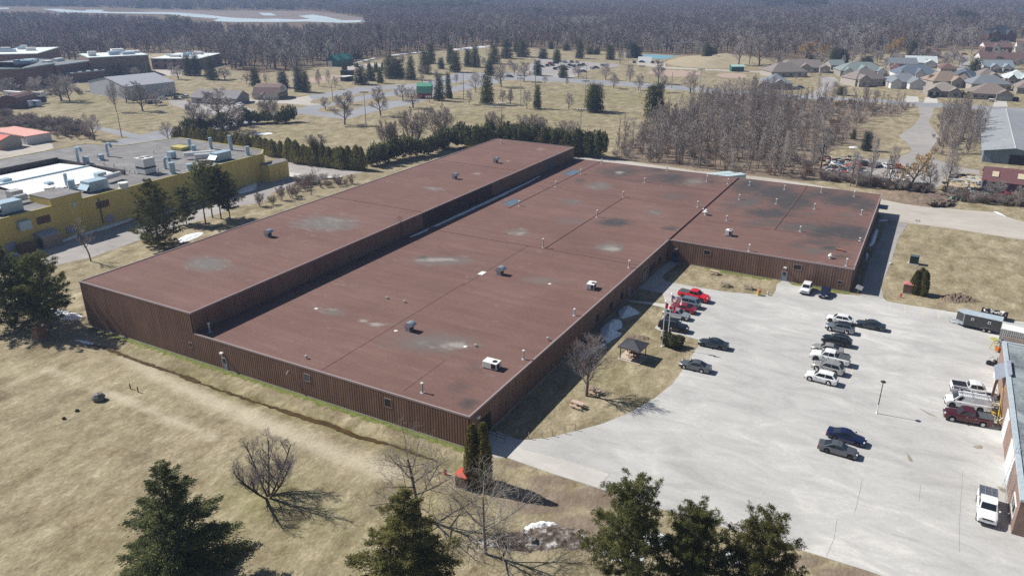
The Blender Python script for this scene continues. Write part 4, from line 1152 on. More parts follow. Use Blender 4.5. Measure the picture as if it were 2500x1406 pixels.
def car(kind, pm, label, pos, rz, name=None, group='vehicles parked on the factory lot', rim=ALLOY, roofm=None, cover=None, cat=None, openbed=False, rails=False, low=None):
    k = KINDS[kind]; L, W = k['L'], k['W']; h = L/2
    t = thing(name or {'sedan':'sedan_car','hatch':'hatchback_car','suv':'crossover_car','bigsuv':'suv_car','pickup':'pickup_truck','van':'cargo_van'}[kind], label, cat or {'pickup':'pickup truck','van':'van'}.get(kind, 'car'), (pos[0], pos[1], .02), rz, group)
    fx = h-L*.175 if kind != 'van' else h-L*.16
    rx = fx-k['wb']
    ar = k['wr']*1.16
    xs = [h, h-.06, h-.16]
    for c in (fx, rx):
        xs += [c+ar*math.cos(math.pi*i/8) for i in range(9)]
    xs += [c for c in np.linspace(fx-ar-.1, rx+ar+.1, 5)]+[h-L*k['cab'][0], -h+.18, -h+.05, -h]
    xs = sorted(set(round(x, 3) for x in xs), reverse=True)
    f0, f1, f2, f3 = [h-L*c for c in k['cab']]
    def top(x):
        if x > f0: 
            u = (x-f0)/(h-f0)
            return k['belt']-(k['belt']-k['hood'])*min(1, u*1.3)-.13*max(0, u-.75)/.25
        if kind in ('pickup',) : return k['belt'] if x < f3 else k['belt']
        if x < f3: 
            return k['tail']-.08*max(0, (f3-x)/(h+f3+1e-6)-.6)
        return k['belt']+(k['tail']-k['belt'])*(f0-x)/(f0-f3)
    def halfw(x):
        e = min((h-x), (x+h))
        return W/2*(1-(.16 if x > 0 else .09)*max(0, 1-e/.55)**2)
    rows = []
    for x in xs:
        bz = k['cl']+(.14 if abs(x) > h-.12 else 0)
        for c in (fx, rx):
            if abs(x-c) < ar-.001: bz = max(bz, k['wr']+math.sqrt(max(0, ar*ar-(x-c)**2)))
        tz = max(top(x), bz+.06); w = halfw(x)
        mid = bz+(tz-bz)*.55
        half = [(0, bz), (w*.86, bz), (w*.985, min(bz+.10, mid)), (w, mid), (w*.985, tz-.1 if tz-.1 > mid else mid+.01), (w*.91, tz-.015), (w*.6, tz+.012), (0, tz+.03)]
        ring = [(x, -y, z) for y, z in half]+[(x, y, z) for y, z in half[-2:0:-1]]
        rows.append(ring)
    bodyb = MB(); bodyb.grid(rows, 0, True)
    bodyb.poly(rows[0]); bodyb.poly(rows[-1][::-1])
    body = bodyb.build('body', pm, t, smooth=True)
    # cabin
    tw = W/2*.93; rw = W/2*(.74 if kind not in ('van','pickup') else .82)
    zb = k['belt']-.03; zr = k['roof']
    zb3 = (k['tail'] if kind not in ('pickup',) else k['belt'])-.02
    B = [(f0,-tw*.93,zb),(f0,tw*.93,zb),(f3,tw*.95,zb3),(f3,-tw*.95,zb3)]
    xm = (f1+f2)/2
    T = [(f1,-rw*.95,zr-.06),(f1,rw*.95,zr-.06),(xm,rw,zr),(f2,rw*.96,zr-.05),(f2,-rw*.96,zr-.05),(xm,-rw,zr)]
    cb = MB()
    xb = (f0+f3)/2
    Bm = [(xb,tw,(zb+zb3)/2),(xb,-tw,(zb+zb3)/2)]
    vs = B+Bm+T
    # 0 fr-right(-y) 1 front-left 2 rear-left 3 rear-right 4 mid-left 5 mid-right | 6 f-,7 f+,8 m+,9 r+,10 r-,11 m-
    cb.add(vs, [(0,1,7,6),(1,4,8,7),(4,2,9,8),(2,3,10,9),(3,5,11,10),(5,0,6,11)], 0)
    cb.add(T, [(0,1,2,5),(5,2,3,4)], 1)
    cabin = cb.build('cabin', [pm, roofm or pm], t, bevel=.05)
    def pane(nm, a, b_, c, d, ins=(.06,.06,.1,.08), m=CARGL, off=.012):
        a, b_, c, d = map(Vector, (a, b_, c, d))     # a,b bottom; c,d top (c above b)
        def P(u, v): return (a.lerp(b_, u)).lerp(d.lerp(c, u), v)
        l, r_, bo, tp = ins
        n = (b_-a).cross(d-a).normalized()*off
        pts = [P(l, bo)+n, P(1-r_, bo)+n, P(1-r_, 1-tp)+n, P(l, 1-tp)+n]
        MB().poly(pts).build(nm, m, t)
    pane('windscreen', vs[0], vs[1], vs[7], vs[6])
    pane('rear_window', vs[2], vs[3], vs[10], vs[9], (.08,.08,.12 if kind != 'sedan' else .05,.08))
    if kind == 'van':
        for s in (1, -1):
            a, b_, c, d = (vs[1], vs[4], vs[8], vs[7]) if s > 0 else (vs[5], vs[0], vs[6], vs[11])
            pane('side_window', a, b_, c, d, (.14,.62,.12,.2) if s > 0 else (.62,.14,.12,.2))
    elif kind == 'pickup':
        for s in (1, -1):
            a, b_, c, d = (vs[1], vs[4], vs[8], vs[7]) if s > 0 else (vs[5], vs[0], vs[6], vs[11])
            pane('side_window', a, b_, c, d, (.16,.05,.12,.14) if s > 0 else (.05,.16,.12,.14))
            a, b_, c, d = (vs[4], vs[2], vs[9], vs[8]) if s > 0 else (vs[3], vs[5], vs[11], vs[10])
            pane('side_window', a, b_, c, d, (.06,.2,.12,.14) if s > 0 else (.2,.06,.12,.14))
    else:
        for s in (1, -1):
            a, b_, c, d = (vs[1], vs[4], vs[8], vs[7]) if s > 0 else (vs[5], vs[0], vs[6], vs[11])
            pane('side_window', a, b_, c, d, (.14,.03,.1,.14) if s > 0 else (.03,.14,.1,.14))
            a, b_, c, d = (vs[4], vs[2], vs[9], vs[8]) if s > 0 else (vs[3], vs[5], vs[11], vs[10])
            pane('side_window', a, b_, c, d, (.03,.2,.1,.14) if s > 0 else (.2,.03,.1,.14))
    for cx_ in (fx, rx):
        for s in (1, -1):
            y = s*(W/2-.12)
            b = MB(); b.tube((cx_, y-.11, k['wr']), (cx_, y+.11, k['wr']), k['wr'], n=18)
            wheel = b.build('wheel', TYRE, t)
            b = MB(); b.tube((cx_, y+s*.09, k['wr']), (cx_, y+s*.118, k['wr']), k['wr']*.66, k['wr']*.6, n=14)
            b.build('rim', rim, wheel)
            for i in range(5):
                pass
    zl_ = k['hood']-.14
    for s in (1, -1):
        b = MB(); b.box(h-.2, h-.015, s*W*.29-.19, s*W*.29+.19, zl_-.07, zl_+.09); b.build('headlight', LAMP, t, bevel=.03)
        zt = k['tail']-.2
        b = MB(); b.box(-h-.012, -h+.16, s*W*.40-.13, s*W*.40+.10, zt-.16, zt+.10); b.build('tail_light', TAIL, t, bevel=.03)
        b = MB(); b.box(f0-.32*0-.25, f0-.05, s*(W/2+.10)-.09, s*(W/2+.10)+.09, k['belt']+.02, k['belt']+.17); b.build('mirror', pm if kind != 'van' else BLACKP, t, bevel=.03)
    b = MB(); b.box(h-.05, h+.02, -W*.26, W*.26, zl_-.1, zl_+.06); b.build('grille', BLACKP, t)
    b = MB(); b.box(h-.12, h+.05, -W*.42, W*.42, k['cl']+.06, k['cl']+.26); b.box(-h-.05, -h+.12, -W*.42, W*.42, k['cl']+.1, k['cl']+.3); b.build('bumper', low or BLACKP, t, bevel=.03)
    b = MB(); b.box(h+.04, h+.06, -.24, .24, k['cl']+.26, k['cl']+.38); b.box(-h-.06, -h-.04, -.24, .24, k['cl']+.3, k['cl']+.42); b.build('number_plate', PLATE, t)
    for s in (1, -1):
        for fxh in (.46, .64) if kind != 'van' else (.3,):
            xh = h-L*fxh
            MB().box(xh-.1, xh+.1, s*W/2-.01, s*W/2+.03, k['belt']-.2, k['belt']-.15).build('handle', low or pm, t)
    if rails:
        for s in (1, -1):
            MB().tube((f1-.2, s*rw*.9, zr+.05), (f2+.1, s*rw*.9, zr+.03), .025, n=5).build('roof_rail', ALLOY, t)
    if kind == 'pickup':
        bx0, bx1 = -h+.1, f3-.08
        if openbed:
            b = MB(); b.box(bx0, bx1, -W/2+.14, W/2-.14, k['belt']+.02, k['belt']+.05); b.build('bed_floor', BLACKP, t)
            b = MB(); b.box(bx0, bx1, -W/2+.04, -W/2+.13, k['belt']+.01, k['belt']+.12); b.box(bx0, bx1, W/2-.13, W/2-.04, k['belt']+.01, k['belt']+.12); b.box(bx0-.05, bx0, -W/2+.06, W/2-.06, k['belt'], k['belt']+.12); b.build('bed_rail', pm, t)
        else:
            b = MB(); n = 3
            for i in range(n):
                a0 = bx0+(bx1-bx0)*i/n; a1 = bx0+(bx1-bx0)*(i+1)/n-.03
                b.box(a0, a1, -W/2+.1, W/2-.1, k['belt']+.02, k['belt']+.08)
            b.build('bed_cover', cover or mat('grey_bed_cover', (.09,.1,.11), .6), t)
    return t

def park(kind, pm, label, rear, front, r_=None, side=1, **kw):
    """placed from the near-side wheel contact points seen in the photo"""
    a = g(r_, *rear) if r_ else G(*rear); b = g(r_, *front) if r_ else G(*front)
    k = KINDS[kind]
    dx, dy = b[0]-a[0], b[1]-a[1]; L = math.hypot(dx, dy); dx, dy = dx/L, dy/L
    nx, ny = -dy, dx
    mx, my = (a[0]+b[0])/2, (a[1]+b[1])/2
    if nx*(CAM[0]-mx)+ny*(CAM[1]-my) > 0: nx, ny = -nx, -ny
    off = k['W']/2-.05
    return car(kind, pm, label, (mx+nx*off, my+ny*off), math.atan2(dy, dx), **kw)

PW = paint('white_car_paint', (.8,.81,.82), 0); PS = paint('silver_car_paint', (.5,.53,.56), .55); PB = paint('black_car_paint', (.012,.014,.02))
PN = paint('navy_car_paint', (.012,.02,.075)); PG = paint('grey_car_paint', (.13,.14,.155), .4); PD = paint('dark_blue_grey_paint', (.035,.045,.06)); PR = paint('red_car_paint', (.62,.01,.022), 0)
PC = paint('crimson_car_paint', (.3,.012,.03)); PM = paint('maroon_car_paint', (.085,.012,.018)); PE = paint('beige_silver_paint', (.47,.46,.43), .5); PL = paint('blue_grey_car_paint', (.19,.24,.3), .4); PDS = paint('dark_silver_paint', (.24,.27,.3), .5)
# row by the flagpoles
park('pickup', PR, 'bright red pickup truck with black bed cover and sunroof', (1655,150), (1850,198), 11, rim=RIMD, roofm=None)
park('bigsuv', PL, 'blue-grey suv parked nose-in between the two red vehicles', (1768,255), (1598,215), 11, rim=RIMD)
park('sedan', PC, 'crimson sedan parked nose-in behind the flags', (1728,304), (1568,268), 11, rim=RIMD)
park('suv', PS, 'silver crossover facing the lot, parked between crimson sedan and black suv', (1525,337), (1658,364), 11, rim=RIMD)
park('bigsuv', PB, 'long black suv beside the flagpoles', (1475,452), (1655,486), 11, rim=RIMD, rails=True)
park('sedan', PD, 'dark blue-black sedan parked nose-in past the lawn bush', (2032,648), (1862,614), 11, rim=RIMD)
park('sedan', PG, 'grey sedan with pale hubcaps parked alone at the lawn curve', (1850,865), (1690,828), 11)
# pair facing out at the wing wall
fc = g(12, 400, 122); car('suv', PW, 'white crossover facing out at the wing wall', (fc[0]+.0, fc[1]+2.3), -math.pi/2)
fc = g(12, 580, 158); car('hatch', PN, 'dark navy hatchback facing out at the wing wall', (fc[0]+.0, fc[1]+2.2), -math.pi/2)
# the middle row
park('hatch', PW, 'white hatchback at the far end of the middle row', (805,408), (655,378), 12, rim=RIMD)
park('suv', PDS, 'silver-grey crossover with black roof in the middle row', (812,497), (656,466), 12, roofm=PB)
park('sedan', PD, 'dark grey sedan parked nose to tail behind the middle row', (1108,466), (940,432), 12, rim=RIMD)
park('suv', PB, 'black crossover with bright roof rails in the middle row', (785,622), (615,584), 12, rim=RIMD, rails=True)
park('sedan', PE, 'beige-silver sedan between black crossover and white pickup', (705,700), (525,663), 12)
park('pickup', PW, 'white pickup truck with grey bed cover in the middle row', (742,800), (527,752), 12, rim=RIMD)
park('suv', PE, 'pale silver crossover between white pickup and white crossover', (712,892), (517,840), 12)
park('suv', PW, 'white crossover with alloy wheels at the near end of the middle row', (640,985), (465,942), 12)
# pair in the foreground
park('sedan', PN, 'deep navy sedan, the farther of the pair in the open lot', (680,108), (890,172), 16, rim=RIMD)
park('sedan', PG, 'dark grey sedan, the nearer of the pair in the open lot', (602,232), (820,292), 16, rim=RIMD)
# by the brick workshop
tr = park('pickup', PW, 'white pickup with blue swoosh graphics and an open bed', (1870,1068), (2165,1114), 12, rim=RIMD, openbed=True)
BLUEG = mat('blue_vinyl', (.03,.035,.16), .4)
b = MB()
for s in (-1,):
    y = s*(KINDS['pickup']['W']/2+.008)
    b.poly([(-2.7,y,.98),(-2.7,y,1.2),(-1.2,y,1.12),(.1,y,.72),(-.2,y,.72),(-1.5,y,.98)]); b.poly([(.1,y,.72),(1.5,y,1.08),(2.6,y,1.08),(2.6,y,.98),(1.4,y,.9),(.6,y,.72)])
b.build('door_graphic', BLUEG, tr)
vn = park('van', PW, 'white cargo van carrying an aluminium ladder rack', (2120,1248), (1800,1190), 12, rim=RIMD)
b = MB()
for x in (-2.0,-.2,1.2): b.tube((x,-.8,2.08),(x,-.8,2.32),.03,n=5); b.tube((x,.8,2.08),(x,.8,2.32),.03,n=5); b.tube((x,-.85,2.32),(x,.85,2.32),.03,n=5)
b.build('roof_rack', GREYP, vn)
lad = thing('extension_ladder', 'long aluminium ladder lying on the white van roof rack', 'ladder', (vn.location[0], vn.location[1], 2.38), vn.rotation_euler[2])
b = MB()
for s in (.35,.72): b.box(-3.2,2.6,s-.03,s+.03,0,.09)
b.build('rail', GALV, lad)
b = MB()
for i in range(20): b.tube((-3.1+.29*i,.35,.05),(-3.1+.29*i,.72,.05),.018,n=5)
b.build('rung', GALV, lad)
park('pickup', PM, 'maroon crew-cab pickup truck with chrome wheels and grey bed cover', (2110,1382), (1812,1327), 12, low=ALLOY)
fc = g(16, 2140, 945)
wp = car('pickup', PW, 'white pickup facing the camera with a metal-framed bed cap beside the workshop', (fc[0]+.0, fc[1]+3.0), -math.pi/2-.02, rim=RIMD)
b = MB(); b.box(-2.85,-.95,-.9,.9,1.33,1.62); b.build('bed_cap', mat('dark_cap', (.09,.1,.12), .4), wp, bevel=.06)
b = MB()
for x in (-2.85,-2.2,-1.55,-.95): b.box(x-.03,x+.03,-.92,.92,1.62,1.67)
for y in (-.9,-.32,.32,.9): b.box(-2.88,-.92,y-.03,y+.03,1.625,1.675)
b.build('cap_frame', GALV, wp)

# enclosed trailer, loaded utility trailer, container
p = g(12, 2160, 480); p2 = g(12, 1960, 436)
rz = math.atan2(p2[1]-p[1], p2[0]-p[0])+math.pi
cx_, cy_ = g(12, 2100, 470)
tl = thing('enclosed_trailer', 'dark grey enclosed cargo trailer with pale roof and v-shaped nose', 'trailer', (cx_-math.sin(rz)*1.2+.1, cy_+math.cos(rz)*1.2, 0), rz)
body = [(-3.2,-1.15),(2.4,-1.15),(2.4,1.15),(-3.2,1.15),(-4.4,.25),(-4.4,-.25)]
MB().prism(body, .55, 2.55).build('body', mat('charcoal_metal', (.075,.075,.075), .4, .2), tl)
MB().prism([(x*1.006, y*1.015) for x, y in body], 2.55, 2.63).build('roof', mat('pale_blue_roof', (.5,.58,.64), .4, .2), tl)
b = MB(); b.prism([(-3.22,-1.165),(-3.1,-1.165),(-3.1,1.165),(-3.22,1.165),(-4.43,.25),(-4.43,-.25)], .5, 1.05); b.box(-3.28,-3.12,-1.175,1.175,1.05,2.55); b.build('nose_guard', GALV, tl)
for x in (-1.9,.6):
    f = MB().box(x-.22,x+.22,-1.18,-1.155,1.65,2.09).build('window', WHITE, tl)
    MB().box(x-.13,x+.13,-1.19,-1.175,1.74,2.0).build('pane', CARGL, f)
for x in (.05,.9):
    for s in (-1,1):
        wz = MB().tube((x,s*1.1-.1,.36),(x,s*1.1+.1,.36),.36,n=16).build('wheel', TYRE, tl)
        MB().tube((x,s*1.2,.36),(x,s*1.215,.36),.2,n=10).build('rim', ALLOY, wz)
for s in (-1,1):
    b = MB(); b.grid([[(.475+1.0*math.cos(a), s*1.14, .42+.5*math.sin(a)), (.475+1.0*math.cos(a), s*1.32, .42+.5*math.sin(a))] for a in [math.pi*i/10 for i in range(11)]]); b.build('mudguard', GALV, tl)
b = MB(); b.tube((-4.3,0,.5),(-5.6,0,.5),.06,n=6); b.tube((-4.2,.5,.5),(-5.4,.02,.5),.05,n=6); b.tube((-4.2,-.5,.5),(-5.4,-.02,.5),.05,n=6); b.tube((-5.3,0,.1),(-5.3,0,.95),.05,n=6); b.build('tow_bar', GALV, tl)
x, y = g(12, 2190, 335)
ut = thing('utility_trailer', 'open black utility trailer heaped with scrap behind the enclosed trailer', 'trailer', (x+.3, y+.3, 0), rz)
b = MB()
b.box(-2,2,-.95,.95,.55,.62)
for (a0,a1,c0,c1) in ((-2,2,-.98,-.92),(-2,2,.92,.98),(-2.04,-1.98,-.95,.95),(1.98,2.04,-.95,.95)): b.box(a0,a1,c0,c1,.62,1.15)
b.build('bed', BLACKP, ut)
for s in (-1,1): MB().tube((0,s*1.05-.08,.33),(0,s*1.05+.08,.33),.33,n=14).build('wheel', TYRE, ut)
b = MB(); b.tube((-2,.3,.5),(-3.1,0,.5),.04,n=5); b.tube((-2,-.3,.5),(-3.1,0,.5),.04,n=5); b.build('tow_bar', BLACKP, ut)
rg = random.Random(3); b = MB()
for i in range(46):
    M = Matrix.Translation((rg.uniform(-1.7,1.7), rg.uniform(-.7,.7), rg.uniform(.75,1.25))) @ Matrix.Rotation(rg.uniform(0,3), 4, 'Z') @ Matrix.Rotation(rg.uniform(-.7,.7), 4, 'X')
    a, c, d = rg.uniform(.08,.4), rg.uniform(.06,.25), rg.uniform(.03,.12)
    b.box(-a,a,-c,c,-d,d, rg.choice((0,0,1,2,3)), M)
hp = b.build('scrap_heap', [WHITE, mat('pinkish_scrap', (.5,.33,.32), .8), GREYP, BLACKP], None, ut.location, rz)
tag(hp, 'heap of white and pinkish scrap in the black utility trailer', 'scrap', kind='stuff')
# shipping container behind the workshop
x0, y0 = g(12, 2255, 570)
ct = thing('shipping_container', 'white ribbed shipping container behind the brick workshop', 'container', (x0, y0, 0), rz)
b = MB(); ribs(b, (0,0), (9.5,0), .05, 2.5, .28, .05, .14); ribs(b, (0,2.4), (0,0), .05, 2.5, .28, .05, .14); b.box(.02,9.5,.02,2.4,0,2.45); b.build('body', mat('grey_white_metal', (.5,.49,.47), .5), ct)
MB().box(-.06,9.55,-.06,2.46,2.5,2.58).build('roof', WHITE, ct)
b = MB()
for y_ in (.5,.9,1.5,1.9): b.tube((-.08,y_,.2),(-.08,y_,2.4),.03,n=5)
b.build('door_bar', GREYP, ct)
pl = MB().box(.4,4.2,-.42,-.3,0,1.5).build('plywood_stack', mat('weathered_plywood', (.42,.34,.29), .85), None, (x0, y0, 0), rz)
tag(pl, 'weathered plywood sheets leaning on the white container side', 'plywood')

# ================================================================== THE BRICK WORKSHOP AT RIGHT
bx, by = 60.25, 14.77
hb = 4.6
ex = G(*q(16,2440,735), hb)
ws = thing('brick_workshop', 'flat-roofed brown brick workshop at the right edge with pale roof trim', 'workshop', (0,0,0))
def brickmat(name, a, c, mortar, sc=1.0):
    m, nt, b = nodes_of(name)
    t = nt.nodes.new('ShaderNodeTexBrick')
    tc = nt.nodes.new('ShaderNodeTexCoord'); mp = nt.nodes.new('ShaderNodeMapping')
    mp.inputs['Rotation'].default_value = (R(90), 0, 0)
    sx = nt.nodes.new('ShaderNodeSeparateXYZ'); cx = nt.nodes.new('ShaderNodeCombineXYZ')
    nt.links.new(tc.outputs['Object'], sx.inputs[0])
    nt.links.new(math_(nt, 'ADD', sx.outputs[0], sx.outputs[1]), cx.inputs[0]); nt.links.new(sx.outputs[2], cx.inputs[1])
    nt.links.new(cx.outputs[0], t.inputs['Vector'])
    t.inputs['Color1'].default_value = (*a, 1); t.inputs['Color2'].default_value = (*c, 1); t.inputs['Mortar'].default_value = (*mortar, 1)
    t.inputs['Scale'].default_value = sc; t.inputs['Brick Width'].default_value = .44; t.inputs['Row Height'].default_value = .16; t.inputs['Mortar Size'].default_value = .02
    n = noise(nt, .8, 4, .7)
    rp = ramp(nt, [(.3, (.75,.75,.75)), (.7, (1.15,1.15,1.15))]); nt.links.new(n.outputs[0], rp.inputs[0])
    nt.links.new(mixc(nt, 1.0, t.outputs[0], rp.outputs[0], 'MULTIPLY'), b.inputs['Base Color'])
    b.inputs['Roughness'].default_value = .9
    MATS[name] = m
    return m
BRK = brickmat('brown_brick', (.2,.115,.09), (.26,.155,.12), (.33,.27,.23))
BRKD = brickmat('red_brick', (.17,.06,.045), (.22,.085,.06), (.25,.2,.18))
yend = G(*q(12,2335,562), hb)[1]
W = MB(); W.box(bx, bx+17, by, yend, -.2, hb-.25); W.build('wall', BRK, ws)
def flatroof(name, c):
    m, nt, b_ = nodes_of(name)
    n = noise(nt, .22, 5, .7, dist=.8); n2 = noise(nt, 2, 4, .8)
    t = math_(nt, 'ADD', math_(nt, 'MULTIPLY', n.outputs[0], .75), math_(nt, 'MULTIPLY', n2.outputs[0], .25))
    rp = ramp(nt, c); nt.links.new(t, rp.inputs[0]); nt.links.new(rp.outputs[0], b_.inputs['Base Color'])
    b_.inputs['Roughness'].default_value = .8
    return m
WROOF = flatroof('weathered_grey_roof', [(.36,(.09,.105,.115)),(.46,(.2,.23,.245)),(.56,(.3,.345,.36)),(.66,(.4,.45,.47))])
MB().quad((bx+.3,by+.3,hb-.15),(bx+17,by+.3,hb-.15),(bx+17,yend-.3,hb-.15),(bx+.3,yend-.3,hb-.15)).build('roof', WROOF, ws)
TRIM = mat('pale_blue_trim', (.5,.58,.63), .4, .15)
b = MB(); b.box(bx-.12,bx+.45,by-.1,yend+.1,hb-.27,hb); b.box(bx+.45,bx+17,by-.1,by+.28,hb-.268,hb-.003); b.box(bx+.45,bx+17,yend-.28,yend+.1,hb-.268,hb-.003); b.build('roof_trim', TRIM, ws)
# bay door with white frame, front window, west side windows
def west(kind, y0, y1, z0, z1, m, fr=None, proud=.05):
    o = MB().box(bx-proud, bx+.05, y0, y1, z0, z1).build(kind, m, ws)
    if fr:
        f = MB()
        for a0, a1, c0, c1 in ((y0-.18,y0,z0,z1+.18),(y1,y1+.18,z0,z1+.18),(y0,y1,z1,z1+.18)): f.box(bx-proud-.04, bx+.04, a0, a1, c0, c1)
        if z0 > .3: f.box(bx-proud-.04, bx+.04, y0-.18, y1+.18, z0-.15, z0)
        f.build('frame', fr, o)
    return o
def yw(py):            # y along the west wall seen at a photo row (half height)
    lo, hi = by-5, yend+5
    for _ in range(40):
        m = (lo+hi)/2
        if pix((bx, m, 2.2))[1] > py: lo = m
        else: hi = m
    return lo
west('bay_door', yw(1150), yw(1098), .05, 3.6, mat('pale_door', (.66,.7,.72), .5), WHITE)
wn = west('window', yw(1245), yw(1212), 1.2, 2.6, CARGL, WHITE)
b = MB(); ya_, yb_ = yw(1245), yw(1212); b.box(bx-.1,bx-.02,(ya_+yb_)/2-.04,(ya_+yb_)/2+.04,1.2,2.6); b.build('mullion', WHITE, wn)
west('bay_door', yw(1046), yw(1020), .05, 3.4, mat('pale_door', (.66,.7,.72)), WHITE)
# awning over the west door
aw = [G(*q(12,2265,810), 3.3), G(*q(12,2285,955), 3.3)]
b = MB(); ya_, yb_ = min(aw[0][1],aw[1][1]), max(aw[0][1],aw[1][1])
n = 11
rows = []
for i in range(n*3+1):
    y_ = ya_+(yb_-ya_)*i/(n*3); bump_ = .05 if i % 3 else 0
    rows.append([(bx-1.25, y_, 3.5+bump_), (bx+.55, y_, 4.9+bump_)])
b.grid(rows); b.build('porch_roof', mat('blue_grey_metal_roof', (.28,.31,.37), .4, .3), ws)
b = MB(); b.box(bx-1.2,bx-.9,ya_+.2,ya_+.5,0,3.6); b.build('porch_post', BRKD, ws)
# aerial mast lying up against the roof
ms = thing('lattice_mast', 'thin grey lattice mast leaning on the workshop roof edge', 'mast', (0,0,0))
p0 = Vector((*g(16,2300,590),.05)); p1 = Vector((*G(*q(16,2490,90),6.5),6.5)); p2 = Vector((*g(16,2335,690),.05)); p3 = Vector((*G(*q(16,2420,420),4.9),4.9))
for nm, a, c in (('mast_frame', p0, p1), ('mast_brace', p2, p3)):
    dv = (c-a).normalized(); sd = dv.cross(Vector((0,0,1))).normalized()*.22; up_ = dv.cross(sd).normalized()*.3
    b = MB(); L = (c-a).length; n = int(L/.5)
    C3 = [sd, -sd, up_]
    for o in C3: b.tube(a+o, c+o, .022, n=4)
    for i in range(n):
        for j in range(3): b.tube(a+dv*(i*L/n)+C3[j], a+dv*((i+.5)*L/n)+C3[(j+1)%3], .013, n=3)
    b.build(nm, GALV, ms)
# yellow pipes, ladders, bins and mower by the west wall
yl_ = mat('yellow_paint', (.6,.43,.06), .5)
t = thing('pipe_bundle', 'bundle of long yellow pipes leaning along the workshop wall', 'pipes', (0,0,0))
b = MB()
for i in range(4): b.tube((bx-.6+.1*i, yw(1010)+.3*i, .1), (bx-.2+.03*i, yw(958)+.4*i, 2.6), .035, n=6)
b.build('pipe', yl_, t)
x, y = g(12, 2245, 1280)
rg = random.Random(9); b = MB()
for i in range(60):
    M = Matrix.Translation((x+rg.uniform(-.9,.9), y+rg.uniform(-2.2,3.4), rg.uniform(.1,.8))) @ Matrix.Rotation(rg.uniform(0,3), 4, 'Z') @ Matrix.Rotation(rg.uniform(-.8,.8), 4, 'Y')
    b.box(-rg.uniform(.1,.6), rg.uniform(.1,.6), -.05, .05, -.04, .06, rg.choice((0,1,2,3)), M)
tag(b.build('scrap_metal', [GREYP, BLACKP, yl_, ALLOY]), 'tangle of scrap metal and rods behind the maroon pickup', 'scrap', kind='stuff')
x, y = g(12, 2235, 800)
mw = thing('ride_on_mower', 'red and black ride-on mower beside the workshop wall', 'mower', (x, y+.4, 0), math.pi*.95)
b = MB(); b.box(-.9,.3,-.4,.4,.35,.6); b.build('chassis', BLACKP, mw)
MB().box(-1.0,-.1,-.38,.38,.6,1.05).build('engine_hood', PR, mw, bevel=.08)
b = MB(); b.box(.1,.55,-.28,.28,.7,.82); b.box(-.0,.1,-.28,.28,.8,1.35); b.build('seat', BLACKP, mw, bevel=.04)
MB().box(.2,1.4,-.65,.65,.12,.3).build('mowing_deck', BLACKP, mw, bevel=.05)
for s in (-1,1):
    MB().tube((-.55,s*.5-.15,.45),(-.55,s*.5+.15,.45),.45,n=16).build('wheel', TYRE, mw)
    MB().tube((1.0,s*.42-.08,.22),(1.0,s*.42+.08,.22),.22,n=12).build('wheel', TYRE, mw)
b = MB(); b.path([(.3,-.3,.9),(.75,-.25,1.25),(1.1,0,.9)],.03,5); b.build('steering_lever', BLACKP, mw)
x, y = g(12, 2270, 665)
b = MB(); b.box(-.35,.35,-1.6,1.6,.2,1.4); tk = thing('metal_tank', 'long grey metal cabinet against the workshop wall', 'cabinet', (x+.3, y+1, 0), .05)
b.build('body', mat('steel_blue', (.25,.32,.4), .4, .3), tk, bevel=.08); MB().box(-.3,.1,-1.3,1.3,1.4,1.46).build('lid', DARK, tk)
x, y = g(12, 2230, 650)
fr = thing('sawhorse', 'yellow and orange folding frame standing before the grey cabinet', 'frame', (x, y, 0), .6)
b = MB()
for s in (-.5,.5): b.tube((s,-.6,0),(s,.3,1.7),.05,n=5); b.tube((s,.9,0),(s,.3,1.7),.05,n=5)
for z in (.4,.9,1.4): b.tube((-.5,-.6+.5*z,z),(.5,-.6+.5*z,z),.04,n=5)
b.build('frame_leg', yl_, fr); MB().box(-.5,.6,.2,1.6,1.6,1.7).build('top', mat('lime_panel', (.4,.4,.15), .6), fr)
MB().box(-.2,.2,-.7,-.1,.2,.9).build('bag', mat('orange_bag', (.6,.16,.04), .7), fr)
for k, (X, Y) in enumerate(((2225,880),(2250,905),(2235,930))):
    x, y = g(12, X, Y+25)
    o = MB().lathe([(.28,0),(.3,.6),(.34,.8),(.2,.95),(.05,1.0)],(0,0,0),10).build('propane_tank', WHITE, None, (x,y,0))
    tag(o, ['white tank farthest along the wall under the porch', 'middle white tank of three beside the porch', 'white tank nearest the camera beside the porch'][k], 'tank', 'white tanks beside the porch')

# ================================================================== LAWN FURNITURE AND SMALL THINGS
WOODR = mat('red_stained_wood', (.36,.17,.11), .8, var=.2, scale=4); WOODG = mat('grey_weathered_wood', (.3,.25,.2), .85, var=.2, scale=4); WOODP = mat('pale_pink_wood', (.55,.4,.33), .8, var=.15, scale=4)
def picnic(p, rz, label, m, tops=None):
    t = thing('picnic_table', label, 'picnic table', (p[0], p[1], 0), rz, 'picnic tables')
    b = MB()
    for i in range(5): b.box(-.95,.95,-.38+.155*i,-.38+.155*i+.14,.72,.76)
    b.build('tabletop', tops or m, t)
    for s in (-1,1):
        b = MB(); b.box(-.95,.95,s*.72-.14,s*.72-.01,.42,.46); b.box(-.95,.95,s*.72+.01,s*.72+.14,.42,.46); b.build('seat', tops or m, t)
    for x in (-.65,.65):
        b = MB()
        for s in (-1,1): b.tube((x,s*.62,.0),(x,s*.22,.72),.05,n=4)
        b.box(x-.04,x+.04,-.8,.8,.36,.42); b.box(x-.04,x+.04,-.38,.38,.66,.72)
        b.build('leg', m, t)
    return t
picnic(G(1410,993), -.1, 'reddish picnic table with pale top on the lawn, nearest the building corner', WOODR, WOODP)
picnic(G(1451,960), -.05, 'reddish picnic table with pale top beside the bare lawn tree trunk', WOODR, WOODP)
